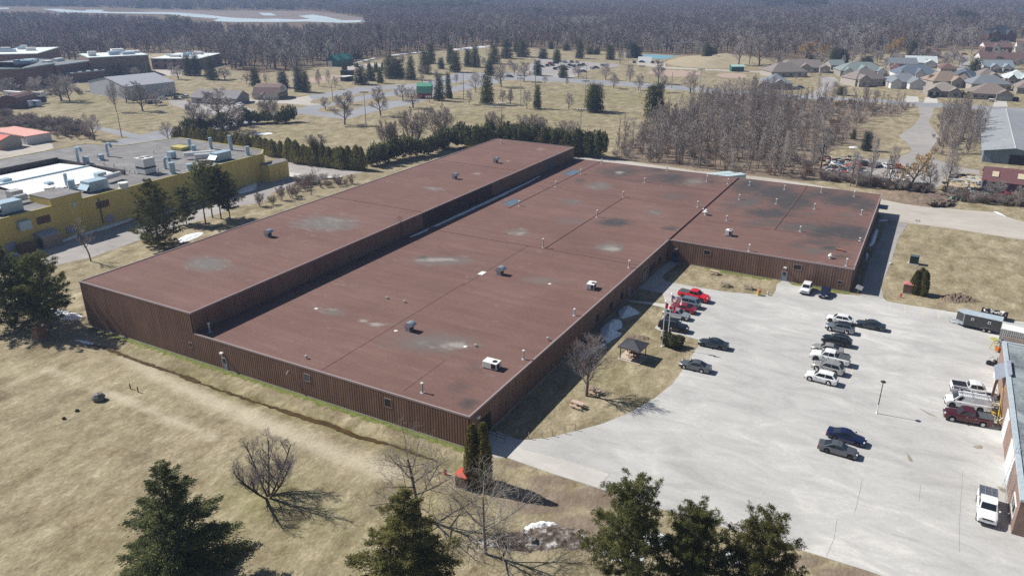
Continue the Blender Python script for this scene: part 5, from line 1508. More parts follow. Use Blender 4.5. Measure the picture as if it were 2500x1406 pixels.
picnic(g(7,1965,1285), -.1, 'pale picnic table closest to the wing wall in the courtyard', WOODG, WOODP)
picnic(g(11,2070,32), -.12, 'dark picnic table in the courtyard, middle of the three', WOODG)
picnic(g(11,2290,58), -.1, 'dark picnic table in the courtyard nearest the yellow bin', WOODG)
gz = g(11, 1190, 715)
gx0, gy0 = gz
gt = thing('gazebo', 'small gazebo with a dark grey metal roof on the lawn', 'gazebo', (gx0, gy0, 0), -.05)
MB().box(-1.9,1.9,-1.8,1.8,-.05,.1).build('deck', mat('deck_planks', (.5,.42,.35), .85, var=.15, scale=3), gt)
for sx in (-1.55,1.55):
    for sy in (-1.45,1.45): MB().box(sx-.06,sx+.06,sy-.06,sy+.06,.1,2.35).build('post', BLACKP, gt)
b = MB(); e = 1.9
b.add([(-e,-e,2.3),(e,-e,2.3),(e,e,2.3),(-e,e,2.3),(0,0,3.15)], [(0,1,4),(1,2,4),(2,3,4),(3,0,4)])
GZR = mat('charcoal_metal_roof', (.1,.1,.115), .45, .3)
rf = b.build('roof', GZR, gt)
b = MB()
for i in range(-6,7):
    u = i/6.5*e; hz = 2.32; k_ = 1-abs(u)/e
    for sg in (-1,1):
        b.tube((u, sg*e, hz), (u, sg*(e-e*k_), hz+.85*k_), .02, n=4); b.tube((sg*e, u, hz), (sg*(e-e*k_), u, hz+.85*k_), .02, n=4)
b.build('roof_rib', GZR, rf)
b = MB(); b.box(-e,e,-e-.02,-e+.05,2.18,2.3); b.box(-e,e,e-.05,e+.02,2.18,2.3); b.box(-e-.02,-e+.05,-e,e,2.181,2.301); b.box(e-.05,e+.02,-e,e,2.181,2.301); b.build('fascia', BLACKP, gt)
pt = picnic((gx0+.1, gy0+.1), -.1, 'reddish picnic table standing under the gazebo roof', WOODR); pt.location.z = .1

def flagpole(p, top, label):
    h = hgt(p, top)
    t = thing('flagpole', label, 'flagpole', (p[0], p[1], 0), 0, 'flagpoles')
    MB().lathe([(.22,0),(.22,.1),(.085,.12),(.07,h*.5),(.045,h)],(0,0,0),10).build('pole', WHITE, t)
    MB().lathe([(.02,h),(.09,h+.06),(.09,h+.12),(.02,h+.18)],(0,0,0),8).build('finial', mat('brass', (.6,.5,.3), .3, .6), t)
    return t, h
FR = mat('flag_red', (.62,.03,.05), .8, var=.03); FWH = mat('flag_white', (.8,.8,.8), .8, var=.03); FB = mat('flag_blue', (.03,.05,.2), .8, var=.03)
def cloth(cols, rows, fn, w, hgt_, pole, z):
    """flag cloth with waves; fn(i,j) gives the material index"""
    b = MB(); P = []
    for j in range(rows+1):
        r_ = []
        for i in range(cols+1):
            u = i/cols; v = j/rows
            wav = .13*math.sin(u*9+v*1.3)*u**.5
            r_.append((u*w*.93+.03*math.sin(v*5), wav-.06*u, z-v*hgt_-.42*u*w*.5-.05*math.sin(u*7)))
        P.append(r_)
    k = cols+1
    vs = [p for r_ in P for p in r_]
    for j in range(rows):
        for i in range(cols): b.add([vs[j*k+i],vs[j*k+i+1],vs[(j+1)*k+i+1],vs[(j+1)*k+i]], [(0,1,2,3)], fn(i, j))
    return b
pa, ha = flagpole(g(11,1468,608), 178+690 and q(11,0,178)[1], 'white flagpole flying the red and white maple leaf flag')
pb, hb_ = flagpole(g(11,1525,540), q(11,0,108)[1], 'white flagpole flying the stars and stripes')
LEAF = [(0,.42),(.07,.28),(.16,.33),(.13,.1),(.27,.22),(.3,.14),(.42,.16),(.37,.03),(.43,-.02),(.22,-.2),(.25,-.28),(.03,-.24),(.03,-.42),(-.03,-.42),(-.03,-.24),(-.25,-.28),(-.22,-.2),(-.43,-.02),(-.37,.03),(-.42,.16),(-.3,.14),(-.27,.22),(-.13,.1),(-.16,.33),(-.07,.28)]
def caf(i, j):
    u = (i+.5)/40; v = (j+.5)/20
    if u < .25 or u > .75: return 0
    return 0 if inpoly(np.array([(u-.5)*2/.95]), np.array([(.5-v)/.95]), LEAF)[0] else 1
f1 = cloth(40, 20, caf, 1.95, 1.0, pa, ha-.15).build('flag', [FR, FWH], None, (pa.location[0]+.06, pa.location[1], 0), -.12, smooth=True)
tag(f1, 'red and white maple leaf flag blowing from the nearer pole', 'flag')
def usf(i, j):
    u = (i+.5)/38; r_ = j//2
    if u < .4 and r_ < 7: return 1 if ((i+j) % 4 == 0 and j % 2 == 0 and 0 < i < 15) else 2
    return 0 if r_ % 2 == 0 else 1
f2 = cloth(38, 26, usf, 1.95, 1.0, pb, hb_-.15).build('flag', [FR, FWH, FB], None, (pb.location[0]+.06, pb.location[1], 0), -.16, smooth=True)
tag(f2, 'stars and stripes flag blowing from the farther pole', 'flag')
x, y = g(11, 1505, 530)
sg = thing('sign_board', 'dark sign board on posts between the flagpoles, seen edge-on', 'sign', (x, y, 0), 1.15)
b = MB(); b.box(-1.1,1.1,-.05,.05,.5,1.5); b.build('panel', DARK, sg); b = MB(); b.box(-1.2,-1.1,-.06,.06,0,1.6); b.box(1.1,1.2,-.06,.06,0,1.6); b.build('post', WHITE, sg)
# tilted white sign by the wing corner
x, y = g(12, 905, 125)
ts = thing('notice_sign', 'tilted white sign on a thin post at the wing corner', 'sign', (x, y, 0), .15)
MB().tube((0,0,0),(.12,.0,1.5),.035,n=5).build('post', WOODG, ts)
M = Matrix.Translation((.2,-.06,1.75)) @ Matrix.Rotation(.35,4,'Y')
MB().box(-.6,.6,-.02,.02,-.42,.42,0,M).build('panel', WHITE, ts)
b = MB()
for i, z in enumerate((.22,.02,-.18)): b.box(-.42,.42-.15*i,-.028,-.022,z-.025,z+.025,0,M)
b.build('faded_print', mat('faded_print', (.5,.52,.55)), ts)
def hydrant(p, label):
    t = thing('fire_hydrant', label, 'fire hydrant', (p[0], p[1], 0), 0, 'fire hydrants')
    m = mat('hydrant_red', (.5,.06,.04), .5)
    MB().lathe([(.2,0),(.2,.06),(.12,.08),(.12,.55),(.17,.57),(.17,.63),(.12,.72),(.05,.82),(.03,.88)],(0,0,0),10).build('barrel', m, t)
    b = MB(); b.tube((-.24,0,.45),(.24,0,.45),.065,n=8); b.tube((0,-.24,.42),(0,0,.42),.08,n=8); b.build('nozzle', m, t)
hydrant(g(14,1822,432), 'red fire hydrant on the front grass beside the red-roofed box')
hydrant(g(12,1322,140), 'red fire hydrant at the corner of the lot near the cedar clump')
hydrant(g(12,55,120), 'pale fire hydrant at the courtyard corner by the lot')
kids_ = [o for o in bpy.data.objects if o.name.startswith('fire_hydrant')][-1]
for c_ in kids_.children:
    c_.data = c_.data.copy(); c_.data.materials[0] = mat('bone_paint', (.6,.55,.48), .6)
x, y = g(11, 2390, 120)
bn = thing('litter_bin', 'yellow litter bin with orange top at the courtyard edge', 'bin', (x, y, 0))
MB().lathe([(.3,0),(.36,.1),(.36,.75),(.3,.78)],(0,0,0),12).build('body', yl_, bn); MB().lathe([(.34,.78),(.36,.95),(.25,1.15),(.1,1.2)],(0,0,0),12).build('lid', mat('orange_lid', (.6,.2,.06), .5), bn)
# green transformer on its pad, brick pump boxes
x, y = g(8, 1445, 1195)
tf = thing('transformer_box', 'dark green electrical transformer box on a concrete pad', 'transformer', (x, y+.5, 0), .0)
MB().box(-1.1,1.0,-.8,.9,-.05,.15).build('pad', CONC, tf)
MB().box(-.85,.85,-.6,.7,.15,1.75).build('cabinet', mat('dark_green_metal', (.025,.045,.04), .4), tf, bevel=.04)
MB().box(-.9,.9,-.65,.75,1.75,1.82).build('lid', mat('green_lid', (.08,.12,.13), .4), tf)
def pumpbox(p, label, w, h, rc):
    t = thing('pump_house', label, 'utility box', (p[0], p[1], 0), .05, 'red-roofed utility boxes')
    MB().box(-w/2-.08,w/2+.08,-w/2-.08,w/2+.08,-.05,.12).build('plinth', CONCW, t)
    b = MB(); ribs(b,(-w/2,-w/2),(w/2,-w/2),.1,h,.3,.03,.07); ribs(b,(w/2,-w/2),(w/2,w/2),.1,h,.3,.03,.07); ribs(b,(w/2,w/2),(-w/2,w/2),.1,h,.3,.03,.07); ribs(b,(-w/2,w/2),(-w/2,-w/2),.1,h,.3,.03,.07); b.build('wall', SIDE, t)
    b = MB(); e = w/2+.14
    b.add([(-e,-e,h),(e,-e,h),(e,e,h),(-e,e,h),(0,-e*.2,h+.35),(0,e*.2,h+.35)], [(0,1,4),(1,2,5,4),(2,3,5),(3,0,4,5),(3,2,1,0)]); b.build('roof', rc, t)
    return t
REDR = mat('bright_red_roof', (.5,.08,.045), .5); PINKR = mat('faded_red_roof', (.45,.17,.16), .6)
pumpbox((g(14,1990,560)[0]-.1, g(14,1990,560)[1]+.4), 'brown metal box with a bright red roof beside the tall cedars', 1.45, 1.75, REDR)
pumpbox((g(12,1385,100)[0], g(12,1385,100)[1]+.4), 'faded brown box with a pale red roof beside the cedar clump', 1.6, 1.9, PINKR)
x, y = g(9, 350, 555)
pumpbox((x+.1, y+.7), 'rusty brown box with an open top in the shade of the left pines', 1.5, 2.0, mat('rust_lid', (.33,.12,.07), .8))
# lamp post in the lot
p = g(12, 1095, 1245); h = hgt(p, q(12,0,940)[1])
lp = thing('lamp_post', 'dark lamp post with a white base standing in the open lot', 'lamp post', (p[0], p[1], 0))
MB().lathe([(.16,0),(.16,.12),(.08,.14),(.07,1.4)],(0,0,0),10).build('base', WHITE, lp)
MB().lathe([(.065,1.4),(.05,h-.3)],(0,0,0),8).build('pole', BLACKP, lp)
MB().lathe([(.06,h-.32),(.1,h-.25),(.34,h-.12),(.36,h-.04),(.16,h+.08),(.03,h+.12)],(0,0,0),12).build('lantern', DARK, lp)
# fence posts along the lawn curve
for k, (X, Y0, Y1) in enumerate(((90,15,70),(198,20,97),(325,5,88),(420,10,68),(543,0,48),(640,0,14))):
    p = g(15, X, Y1)
    o = MB().lathe([(.055,-.1),(.055,.95),(.03,1.0)],(0,0,0),7).build('fence_post', mat('post_grey', (.36,.31,.26), .9), None, (p[0],p[1],0))
    tag(o, 'thin grey wooden post along the lawn edge by the lot', 'post', 'posts along the lawn edge')
# handrail at the corner entrance
hr = thing('handrail', 'dark handrail beside the corner entrance slab', 'handrail', (0,0,0))
a = g(14, 2240, 75); c = g(14, 2400, 135)
b = MB()
for z in (.55,1.0): b.tube((a[0],a[1],z),(c[0],c[1],z),.03,n=6)
b.build('rail', BLACKP, hr)
for u in (0,.45,.97):
    MB().tube((a[0]+(c[0]-a[0])*u,a[1]+(c[1]-a[1])*u,0),(a[0]+(c[0]-a[0])*u,a[1]+(c[1]-a[1])*u,1.0),.03,n=6).build('rail_post', BLACKP, hr)
# odds and ends on the front grass
for k, (X, Y) in enumerate(((1245,1012),(1318,1043))):
    p = g(9, X, Y)
    tag(MB().lathe([(.09,-.1),(.08,.8),(.1,.85),(.06,.9)],(0,0,0),7).build('steel_stake', mat('rust_stake', (.16,.08,.05), .8), None, (p[0],p[1],0)), ['rusty stake in the front grass, left of its pair','rusty stake in the front grass, right of its pair'][k], 'stake', 'rusty stakes in the grass')
rg = random.Random(2)
def rock(p, s, label, m, seed):
    r_ = random.Random(seed); b = MB(); rows = []
    for k in range(6):
        a = math.pi*k/5
        rows.append([(s*math.sin(a)*math.cos(u)*r_.uniform(.75,1.15), s*math.sin(a)*math.sin(u)*r_.uniform(.75,1.15), s*.75*math.cos(a)*r_.uniform(.85,1.1)+s*.45) for u in [6.283*i/9 for i in range(9)]])
    b.grid(rows, close=True)
    tag(b.build('boulder', m, None, (p[0],p[1],0)), label, 'rock')
rock(g(9,945,1115), .95, 'grey tree stump or boulder on the front grass', mat('grey_stone', (.2,.19,.18), .9, var=.4, scale=3, bmp=.6), 3)
rock(g(8,1228,1192), .38, 'pale stone at the edge of the side drive', mat('pale_stone', (.6,.57,.52), .9), 5)
for k, (X, Y, s) in enumerate(((610,1300,.3),(735,1225,.3))): rock(g(9,X,Y), s, ['small dark clod on the front grass, nearer of two','small dark clod on the front grass, farther of two'][k], mat('dark_clod', (.08,.05,.035), .95), 11+k)
rock(g(15,235,1090), .6, 'round dark grey stone in the earth heap near the front pines', mat('grey_stone', (.2,.19,.18)), 8)
x, y = g(6, 750, 375)
tag(MB().box(-2.6,2.6,-1.1,1.1,.25,.5).box(-2.5,2.5,-.9,-.7,0,.25).box(-2.5,2.5,.7,.9,0,.25).build('pallet_stack', mat('pale_slabs', (.6,.6,.58), .8), None, (x,y,0), .6), 'low pale slab stack on the gravel behind the yellow building', 'slabs')
x, y = g(8, 1475, 840)
sp = thing('road_sign', 'two small white signs on a thin post at the drive corner', 'sign', (x, y, 0))
MB().tube((0,0,0),(0,0,1.6),.03,n=5).build('post', GREYP, sp)
for s in (-.32,.32): MB().box(s-.22,s+.22,-.03,.0,1.4,1.95).build('panel', WHITE, sp)
# utility post standing in front of the front spruce
p = (7.6, -24.9)
x, y = G(1001, 1452)
tag(MB().lathe([(.16,-.1),(.13,5.6)],(0,0,0),9).build('wooden_post', mat('silver_wood', (.36,.32,.29), .9), None, (x, y-.9, 0)), 'silvery wooden post standing in front of the front spruce', 'post')
# ================================================================== TREES AND SHRUBS
BARK = mat('grey_brown_bark', (.15,.125,.105), .9, var=.3, scale=3); BARKD = mat('dark_bark', (.07,.055,.045), .9, var=.3, scale=3); BARKP = mat('pale_bark', (.36,.34,.32), .85, var=.25, scale=3)
TWIG = mat('brown_twigs', (.33,.28,.255), .9, var=.2, obrand=.2); TWIGG = mat('grey_twigs', (.43,.385,.365), .9, var=.2, obrand=.2); TWIGP = mat('pale_twigs', (.46,.42,.39), .9, var=.2, obrand=.15)
TWIGR = mat('russet_twigs', (.26,.165,.135), .9, var=.2, obrand=.2); TWIGO = mat('golden_willow_twigs', (.46,.31,.12), .9, var=.2)
FSP = foliage('spruce_green', (.04,.056,.024), (.19,.2,.08), 1.0); FSB = foliage('blue_spruce_green', (.03,.05,.042), (.1,.135,.115), 1.0)
FPI = foliage('pine_green', (.07,.088,.03), (.28,.275,.095), .8); FCE = foliage('cedar_green', (.1,.1,.036), (.34,.3,.105), 1.1); FJU = foliage('juniper_green', (.06,.07,.032), (.2,.205,.09), 1.0)
FYE = foliage('olive_pine_green', (.072,.078,.027), (.3,.275,.095), .8)

def near_bare(p, H, seed, levels, label, kind='bare_tree', tw=TWIG, bk=BARK, wid=1.0, **kw):
    k = dict(thick=1.0); k.update(kw)
    pr = bare_meshes(seed, H, levels, 'near_bare', twig_mat=tw, bark_mat=bk, **k)
    return put_tree(pr, kind, label, p, 1.0, rz=seed*1.3, sxy=wid)
near_bare(G(655,1214), 7.6, 11, (8,7,5,4), 'wide bare tree with dark forked trunk alone on the front grass', tw=mat('dark_twigs', (.19,.165,.175), .9), bk=BARKD, stems=7, spread0=.95, fork=.14, up=.1, leader=.72, r0=.17, ratio=(.5,.72), tip=.007, curve=.08, ang=(22,46))
near_bare(G(1025,1262), 11.6, 23, (13,8,6,3), 'tall bare tree rising behind the front spruce', fork=.2, up=.05, ang=(42,64), leader=.95, wid=1.3, r0=.2, tip=.008, bk=BARK, tw=TWIG, curve=.09)
near_bare(G(1186,1352), 10.2, 31, (10,8,6,3), 'pale bare tree in front of the tall cedars by the snow heap', fork=.1, up=.1, ang=(32,52), leader=1.0, wid=1.45, r0=.15, tw=mat('silver_twigs', (.34,.3,.27), .9), bk=mat('silver_bark', (.28,.25,.23), .9), tip=.008, curve=.08)
near_bare(G(1432,966), 10.3, 47, (11,9,6,4), 'bare lawn tree beside the gazebo along the shaded wall', fork=.2, up=.13, ang=(28,46), leader=.72, wid=1.3, r0=.2, tw=mat('mauve_twigs', (.27,.225,.215), .9), tip=.009, curve=.08)
near_bare(G(222,638), 9.6, 53, (10,6,5), 'thin bare tree in front of the yellow building', fork=.3, up=.1, leader=.5, r0=.15, tip=.012)
near_bare(G(759,477), 8.5, 59, (9,6,5), 'bare tree at the edge of the gravel behind the tall hall', fork=.2, up=.12, leader=.6, r0=.13, tip=.012)

def conifer(p, top, Rb, seed, n_br, n_leaf, leaf, label, fol, name='spruce_tree', **kw):
    H = hgt(p, top)
    pr = conifer_meshes(seed, H, Rb, n_br, n_leaf, leaf, fol=fol, bark=kw.pop('bark', BARK), nm=name, **kw)
    return put_tree(pr, name, label, p, 1.0, rz=seed*.7)
conifer(G(447,1412), 1128, 5.2, 3, 170, 62000, .32, 'big dark green spruce at the lower left of the grass', FSP, shape=.95, droop=.1, gap=.42, base=.03, lw=.17)
conifer(G(1000,1470), 1190, 4.6, 5, 170, 62000, .3, 'olive green spruce with a notched top in front of the tall bare tree', FYE, shape=.95, droop=.15, gap=.45, base=.03, lw=.17)
conifer(G(1527,1452), 1180, 3.9, 7, 130, 62000, .34, 'front pine with an open crown and visible trunk, leftmost of three', FPI, 'pine_tree', up=.35, droop=.0, base=.2, tufts=True, gap=.32, lw=.085, cone=.5)
conifer(G(1678,1470), 1252, 3.5, 9, 150, 62000, .34, 'dense rounded front pine, middle of three', FPI, 'pine_tree', up=.35, droop=.0, base=.1, tufts=True, gap=.28, lw=.085, cone=.5)
conifer(G(1842,1480), 1280, 3.9, 13, 130, 62000, .34, 'lighter green front pine, rightmost of three', FYE, 'pine_tree', up=.35, droop=.0, base=.1, tufts=True, gap=.32, lw=.085, cone=.5)
conifer(G(126,802), 625, 4.6, 15, 130, 44000, .38, 'pine with bare trunk nearest to the tall wall corner', FPI, 'pine_tree', up=.3, droop=.0, base=.16, tufts=True, gap=.3, lw=.12, cone=.5)
conifer(G(28,800), 612, 4.8, 17, 130, 44000, .38, 'dark pine cut by the left edge of the picture', FSP, 'pine_tree', up=.3, droop=.0, base=.05, tufts=True, gap=.3, lw=.12, cone=.55)
conifer(G(78,770), 640, 4.0, 18, 120, 28000, .38, 'dark pine wedged between the two left pines', FSP, 'pine_tree', up=.3, droop=.0, base=.05, tufts=True, gap=.3, lw=.12, cone=.55)
conifer(G(390,603), 446, 4.8, 19, 150, 52000, .38, 'big dense dark pine in front of the yellow wall', FPI, 'pine_tree', up=.25, droop=.0, base=.03, tufts=True, gap=.24, lw=.12, cone=.5)
for k, (x, y, t, Rb, bs, lb) in enumerate(((502,546,404,3.2,.25,'slim pine in the group at the yellow wall, nearest the big dense pine'),(519,532,399,3.6,.3,'tallest pine of the group at the yellow wall'),(540,534,410,3.3,.25,'pine at the right of the group at the yellow wall'),(562,536,425,3.0,.2,'low spreading pine at the right end of the group by the wall'),(456,548,462,2.6,.12,'short sparse pine between the big pine and the group'))):
    conifer(G(x, y), t, Rb, 61+k, 90, 22000, .38, lb, FPI, 'pine_tree', up=.3, droop=.0, base=bs, tufts=True, gap=.35, lw=.12, cone=.45)

# tall cedars near the corner, clump at the right
def cedar(p, H, Rb, seed, label, n=5000, leaf=.32, fol=FCE, group=None, name='cedar_tree', power=.5, cat='cedar'):
    me = cedar_mesh(seed, H, Rb, n, leaf, name, fol, power)
    o = link(name, me, None, (p[0], p[1], -.05), seed*.9)
    return tag(o, label, cat, group)
p = G(1163,1186)
cedar((p[0]-.55, p[1]+.1), 8.2, 1.0, 71, 'tall columnar cedar at the corner beside the red-roofed box', 7000, .3)
cedar((p[0]+.75, p[1]+.35), 8.6, 1.05, 72, 'tallest columnar cedar at the factory corner', 7000, .3)
cedar((p[0]+.15, p[1]+.9), 7.2, .95, 73, 'columnar cedar at the back of the corner clump', 5000, .3)
p = g(12, 1480, 115)
cedar((p[0]-.6, p[1]+.3), 4.6, .95, 74, 'upright cedar in the right clump next to the pale red roof', 3500, .3)
cedar((p[0]+.75, p[1]+.2), 4.9, 1.0, 75, 'upright cedar at the right of the clump beside the earth heap', 3500, .3)
cedar((p[0]+.1, p[1]+.9), 5.1, .9, 76, 'upright cedar at the back of the right clump', 3000, .3)
p = g(11, 1555, 630)
o = link('bush', bush_mesh(5, 2.0, 1.5, 1.9, 5000, .3, 'bush', FJU), None, (p[0]+.1, p[1]+.6, 0)); tag(o, 'dark green bush at the foot of the flagpoles', 'bush')

# hedges of cedar behind the yellow building and behind the hall
def row(pts, n, H, Rb, protos, label, group, name, jit=.6, hv=.18):
    W_ = [np.array(G(*p)) for p in pts]
    L = [0]
    for a, c in zip(W_[:-1], W_[1:]): L.append(L[-1]+np.linalg.norm(c-a))
    for i in range(n):
        s = L[-1]*(i+.5)/n+random.uniform(-.3,.3)
        k = min(len(W_)-2, max(0, int(np.searchsorted(L, s))-1))
        f = (s-L[k])/(L[k+1]-L[k])
        p = W_[k]+(W_[k+1]-W_[k])*f
        o = link(name, random.choice(protos), None, (p[0]+random.uniform(-jit,jit), p[1]+random.uniform(-jit,jit), -.05), random.uniform(0,6.28))
        h = H*random.uniform(1-hv,1+hv); r_ = Rb*random.uniform(.85,1.2)
        o.scale = (r_, r_, h)
        tag(o, label, 'cedar', group)
random.seed(4)
UC = [cedar_mesh(80+i, 1, 1, 900, .16, 'hedge_cedar', FCE, .55) for i in range(3)]
for m_ in UC:      # leaf cards were built in unit space: stretch lightly
    pass
UJ = [bush_mesh(90+i, 1, 1, 1, 1500, .17, 'juniper', FJU) for i in range(3)]
row([(425,338),(520,352),(620,368),(690,386)], 22, 5.0, 1.9, UC, 'small green cedar in the hedge along the back of the yellow building', 'cedars behind the yellow building', 'hedge_cedar')
row([(700,391),(760,403),(830,410),(885,417)], 20, 6.3, 2.1, UC, 'green cedar in the hedge beside the gravel behind the hall', 'cedars beside the gravel', 'hedge_cedar')
row([(905,408),(960,394),(1030,378),(1090,362),(1160,362)], 13, 6.2, 3.3, UJ, 'dark juniper in the hedge between hall and playing field', 'dark junipers in the hedge', 'juniper', 1.0)
row([(1130,366),(1200,369),(1290,373),(1380,378),(1478,386)], 20, 7.2, 3.0, UJ+UJ+UC, 'tall green cedar in the hedge behind the far end of the hall', 'cedars behind the hall', 'hedge_cedar', .8, .2)
row([(1110,362),(1220,358),(1330,366),(1450,378)], 12, 7.0, 3.4, UJ, 'dark juniper in the hedge behind the far end of the hall', 'junipers behind the hall', 'juniper', 1.0, .2)
row([(455,333),(520,318),(600,300),(640,302),(700,300),(720,298)], 11, 5.2, 3.6, UJ, 'dark green juniper beside the playing field road', 'junipers beside the road', 'juniper', 1.2, .3)

# prototypes for the middle distance
SPR = [conifer_meshes(100+i, 1, .3 if i != 2 else .38, 90, 4500, .06, fol=FSB if i == 1 else FSP, bark=BARKD, nm='park_spruce', shape=1.0, droop=.25, base=.08, lw=.4, gap=.2) for i in range(3)]
PAR = [bare_meshes(110+i, 1, (10,8,5,3), 'park_bare', twig_mat=TWIGG, bark_mat=BARK, sides=(6,4,3), thick=1.0, r0=.02, tip=.0026, fork=.22, up=.12, leader=lw_, ang=(26,46), curve=.08) for i, lw_ in enumerate((.72,.6,.85))]
MUL = [bare_meshes(120+i, 1, (6,6,5,3), 'shrub_bare', twig_mat=TWIG, bark_mat=BARK, sides=(5,4,3), thick=1.0, r0=.02, tip=.003, fork=.15, up=.14, leader=.75, stems=5, spread0=.5, curve=.07) for i in range(2)]
WIL = bare_meshes(130, 1, (8,7,6,3), 'willow', twig_mat=TWIGO, bark_mat=BARK, sides=(6,4,3), r0=.03, tip=.004, fork=.35, up=-.02, leader=.62, ang=(35,60))
WID = {id(PAR[0]):.7, id(PAR[1]):.6, id(PAR[2]):.85}
def meas(pr):
    v = np.empty(len(pr[1].vertices)*3); pr[1].vertices.foreach_get('co', v); v = v.reshape(-1,3)
    return 2*np.percentile(np.hypot(v[:,0], v[:,1]), 97)
WID = {id(p): meas(p) for p in SPR+PAR+MUL+[WIL]}
def place(protos, r_, x, y, top, wpx, kind, label, group, cat='tree'):
    p = g(r_, x, y)
    pr = random.choice(protos) if isinstance(protos, list) else protos
    h = hgt(p, q(r_, 0, top)[1])
    sxy = wpx/3.90625*mpp(p)/WID[id(pr)]
    o = put_tree(pr, kind, label, p, h, group=group, cat=cat, sxy=sxy)
    return o
random.seed(11)
PARKSP = [(2,280,838,690,115),(2,435,877,660,110),(2,497,882,690,100),(2,980,562,440,115),(2,1020,807,635,150),(2,1115,770,640,110),(2,1205,795,650,70),(2,1295,752,535,120),(2,1345,740,560,90),(2,1390,742,575,120),(2,1500,762,550,100),(2,1632,705,490,130),
 (2,1690,610,430,100),(2,1873,610,440,80),(2,1920,690,500,120),(2,2040,640,480,80),(2,2108,642,450,110),(2,2290,610,440,130),(2,2250,720,590,110),(2,2410,560,390,130),(2,1770,962,730,110),(2,1855,940,710,70),(2,2222,997,730,140),(2,1785,660,560,70),(2,2500,500,395,70),
 (3,278,1037,825,85),(3,795,1072,815,140),(3,850,1062,820,140),(3,1385,1115,825,200),(3,1432,1100,815,100),(3,1885,577,420,90),(3,1922,577,455,70),(3,1962,555,460,80),(3,975,572,440,100),(3,1185,552,415,130),(3,1240,548,455,90),(3,280,722,585,90),(3,525,742,630,100),(3,685,560,400,90),
 (3,465,592,480,90),(3,335,562,470,100),(3,140,545,400,140),(3,560,485,420,80),(3,780,520,450,100),(3,410,470,405,60),(3,850,520,460,70),
 (1,1150,742,600,70),(1,1432,750,610,70),(1,1800,722,540,110),(1,1880,722,535,90),(1,2020,762,560,130),(1,2440,822,660,110),
 (4,680,620,480,110),(4,750,620,475,120),(4,800,615,520,70),(4,460,620,530,60),(4,1425,560,400,110),(4,1575,550,470,70),(4,1955,290,195,140),(4,1000,625,540,130),(4,2030,690,560,130),(4,1610,820,720,90),(4,2200,430,360,90),(4,960,640,560,60),(8,990,110,-60,110),(4,870,1330,1240,60),(4,760,910,830,100)]
for i, (r_, x, y, t, w_) in enumerate(PARKSP):
    place(SPR, r_, x, y, t, w_, 'spruce_tree', None, None)['label'] = 'dark green spruce standing in the park beyond the factory' if r_ in (2,3) else ('dark green spruce growing near the school' if r_ == 1 else 'dark green conifer growing among the houses')
    o = bpy.context.scene.objects[-1] if False else None
for o in [o for o in bpy.data.objects if o.name.startswith('spruce_tree') and o.parent is None and 'group' not in o]:
    if 'park beyond' in o['label']: o['group'] = 'spruces in the park'
    elif 'school' in o['label']: o['group'] = 'spruces near the school'
    elif 'houses' in o['label']: o['group'] = 'conifers among the houses'
CH = {(2,1500,762):'single blue-green spruce left of the park road lamp', (3,278,1037):'narrow lone spruce on the open green between two bare trees', (3,795,1072):'left of the two broad spruces standing close together on the green', (3,850,1062):'right of the two broad spruces standing close together on the green',
      (3,1385,1115):'broadest spruce near the thicket, left of its pair', (3,1432,1100):'slim tall spruce behind the broadest one near the thicket', (2,2222,997):'spruce on the green near the floodlight pole', (2,980,562):'dark round spruce against the wood left of the ball field', (2,1770,962):'spruce in front of the red barn', (8,990,110):'small bright pine at the edge of the scrap yard track', (4,1955,290):'dark round pine high above the houses'}
for o in [o for o in bpy.data.objects if o.name.startswith('spruce_tree') and o.parent is None]:
    for (r_, x, y), lb in CH.items():
        p = g(r_, x, y)
        if abs(o.location.x-p[0])+abs(o.location.y-p[1]) < .01:
            o['label'] = lb
            if 'group' in o: del o['group']
for r_, x, y, t, w_ in ((2,850,692,597,14),(2,865,692,595,14),(2,882,690,600,12),(2,965,642,600,12),(2,985,640,598,14),(2,1092,662,605,13),(2,1107,662,603,13),(2,1158,692,605,14),(2,1175,690,603,14),(2,1225,680,603,16),(2,1862,942,875,18),(2,1882,940,870,16),(4,10,850,790,20),(4,1900,930,870,40),(4,1960,940,880,40),(3,2410,850,800,25)):
    p = g(r_, x, y); o = link('columnar_cedar', random.choice(UC), None, (p[0],p[1],-.05), random.uniform(0,6)); h = hgt(p, q(r_,0,t)[1]); s = w_/3.9*mpp(p)*.9
    o.scale = (s, s, h); tag(o, 'narrow dark columnar cedar beyond the factory', 'cedar', 'columnar cedars in the park')
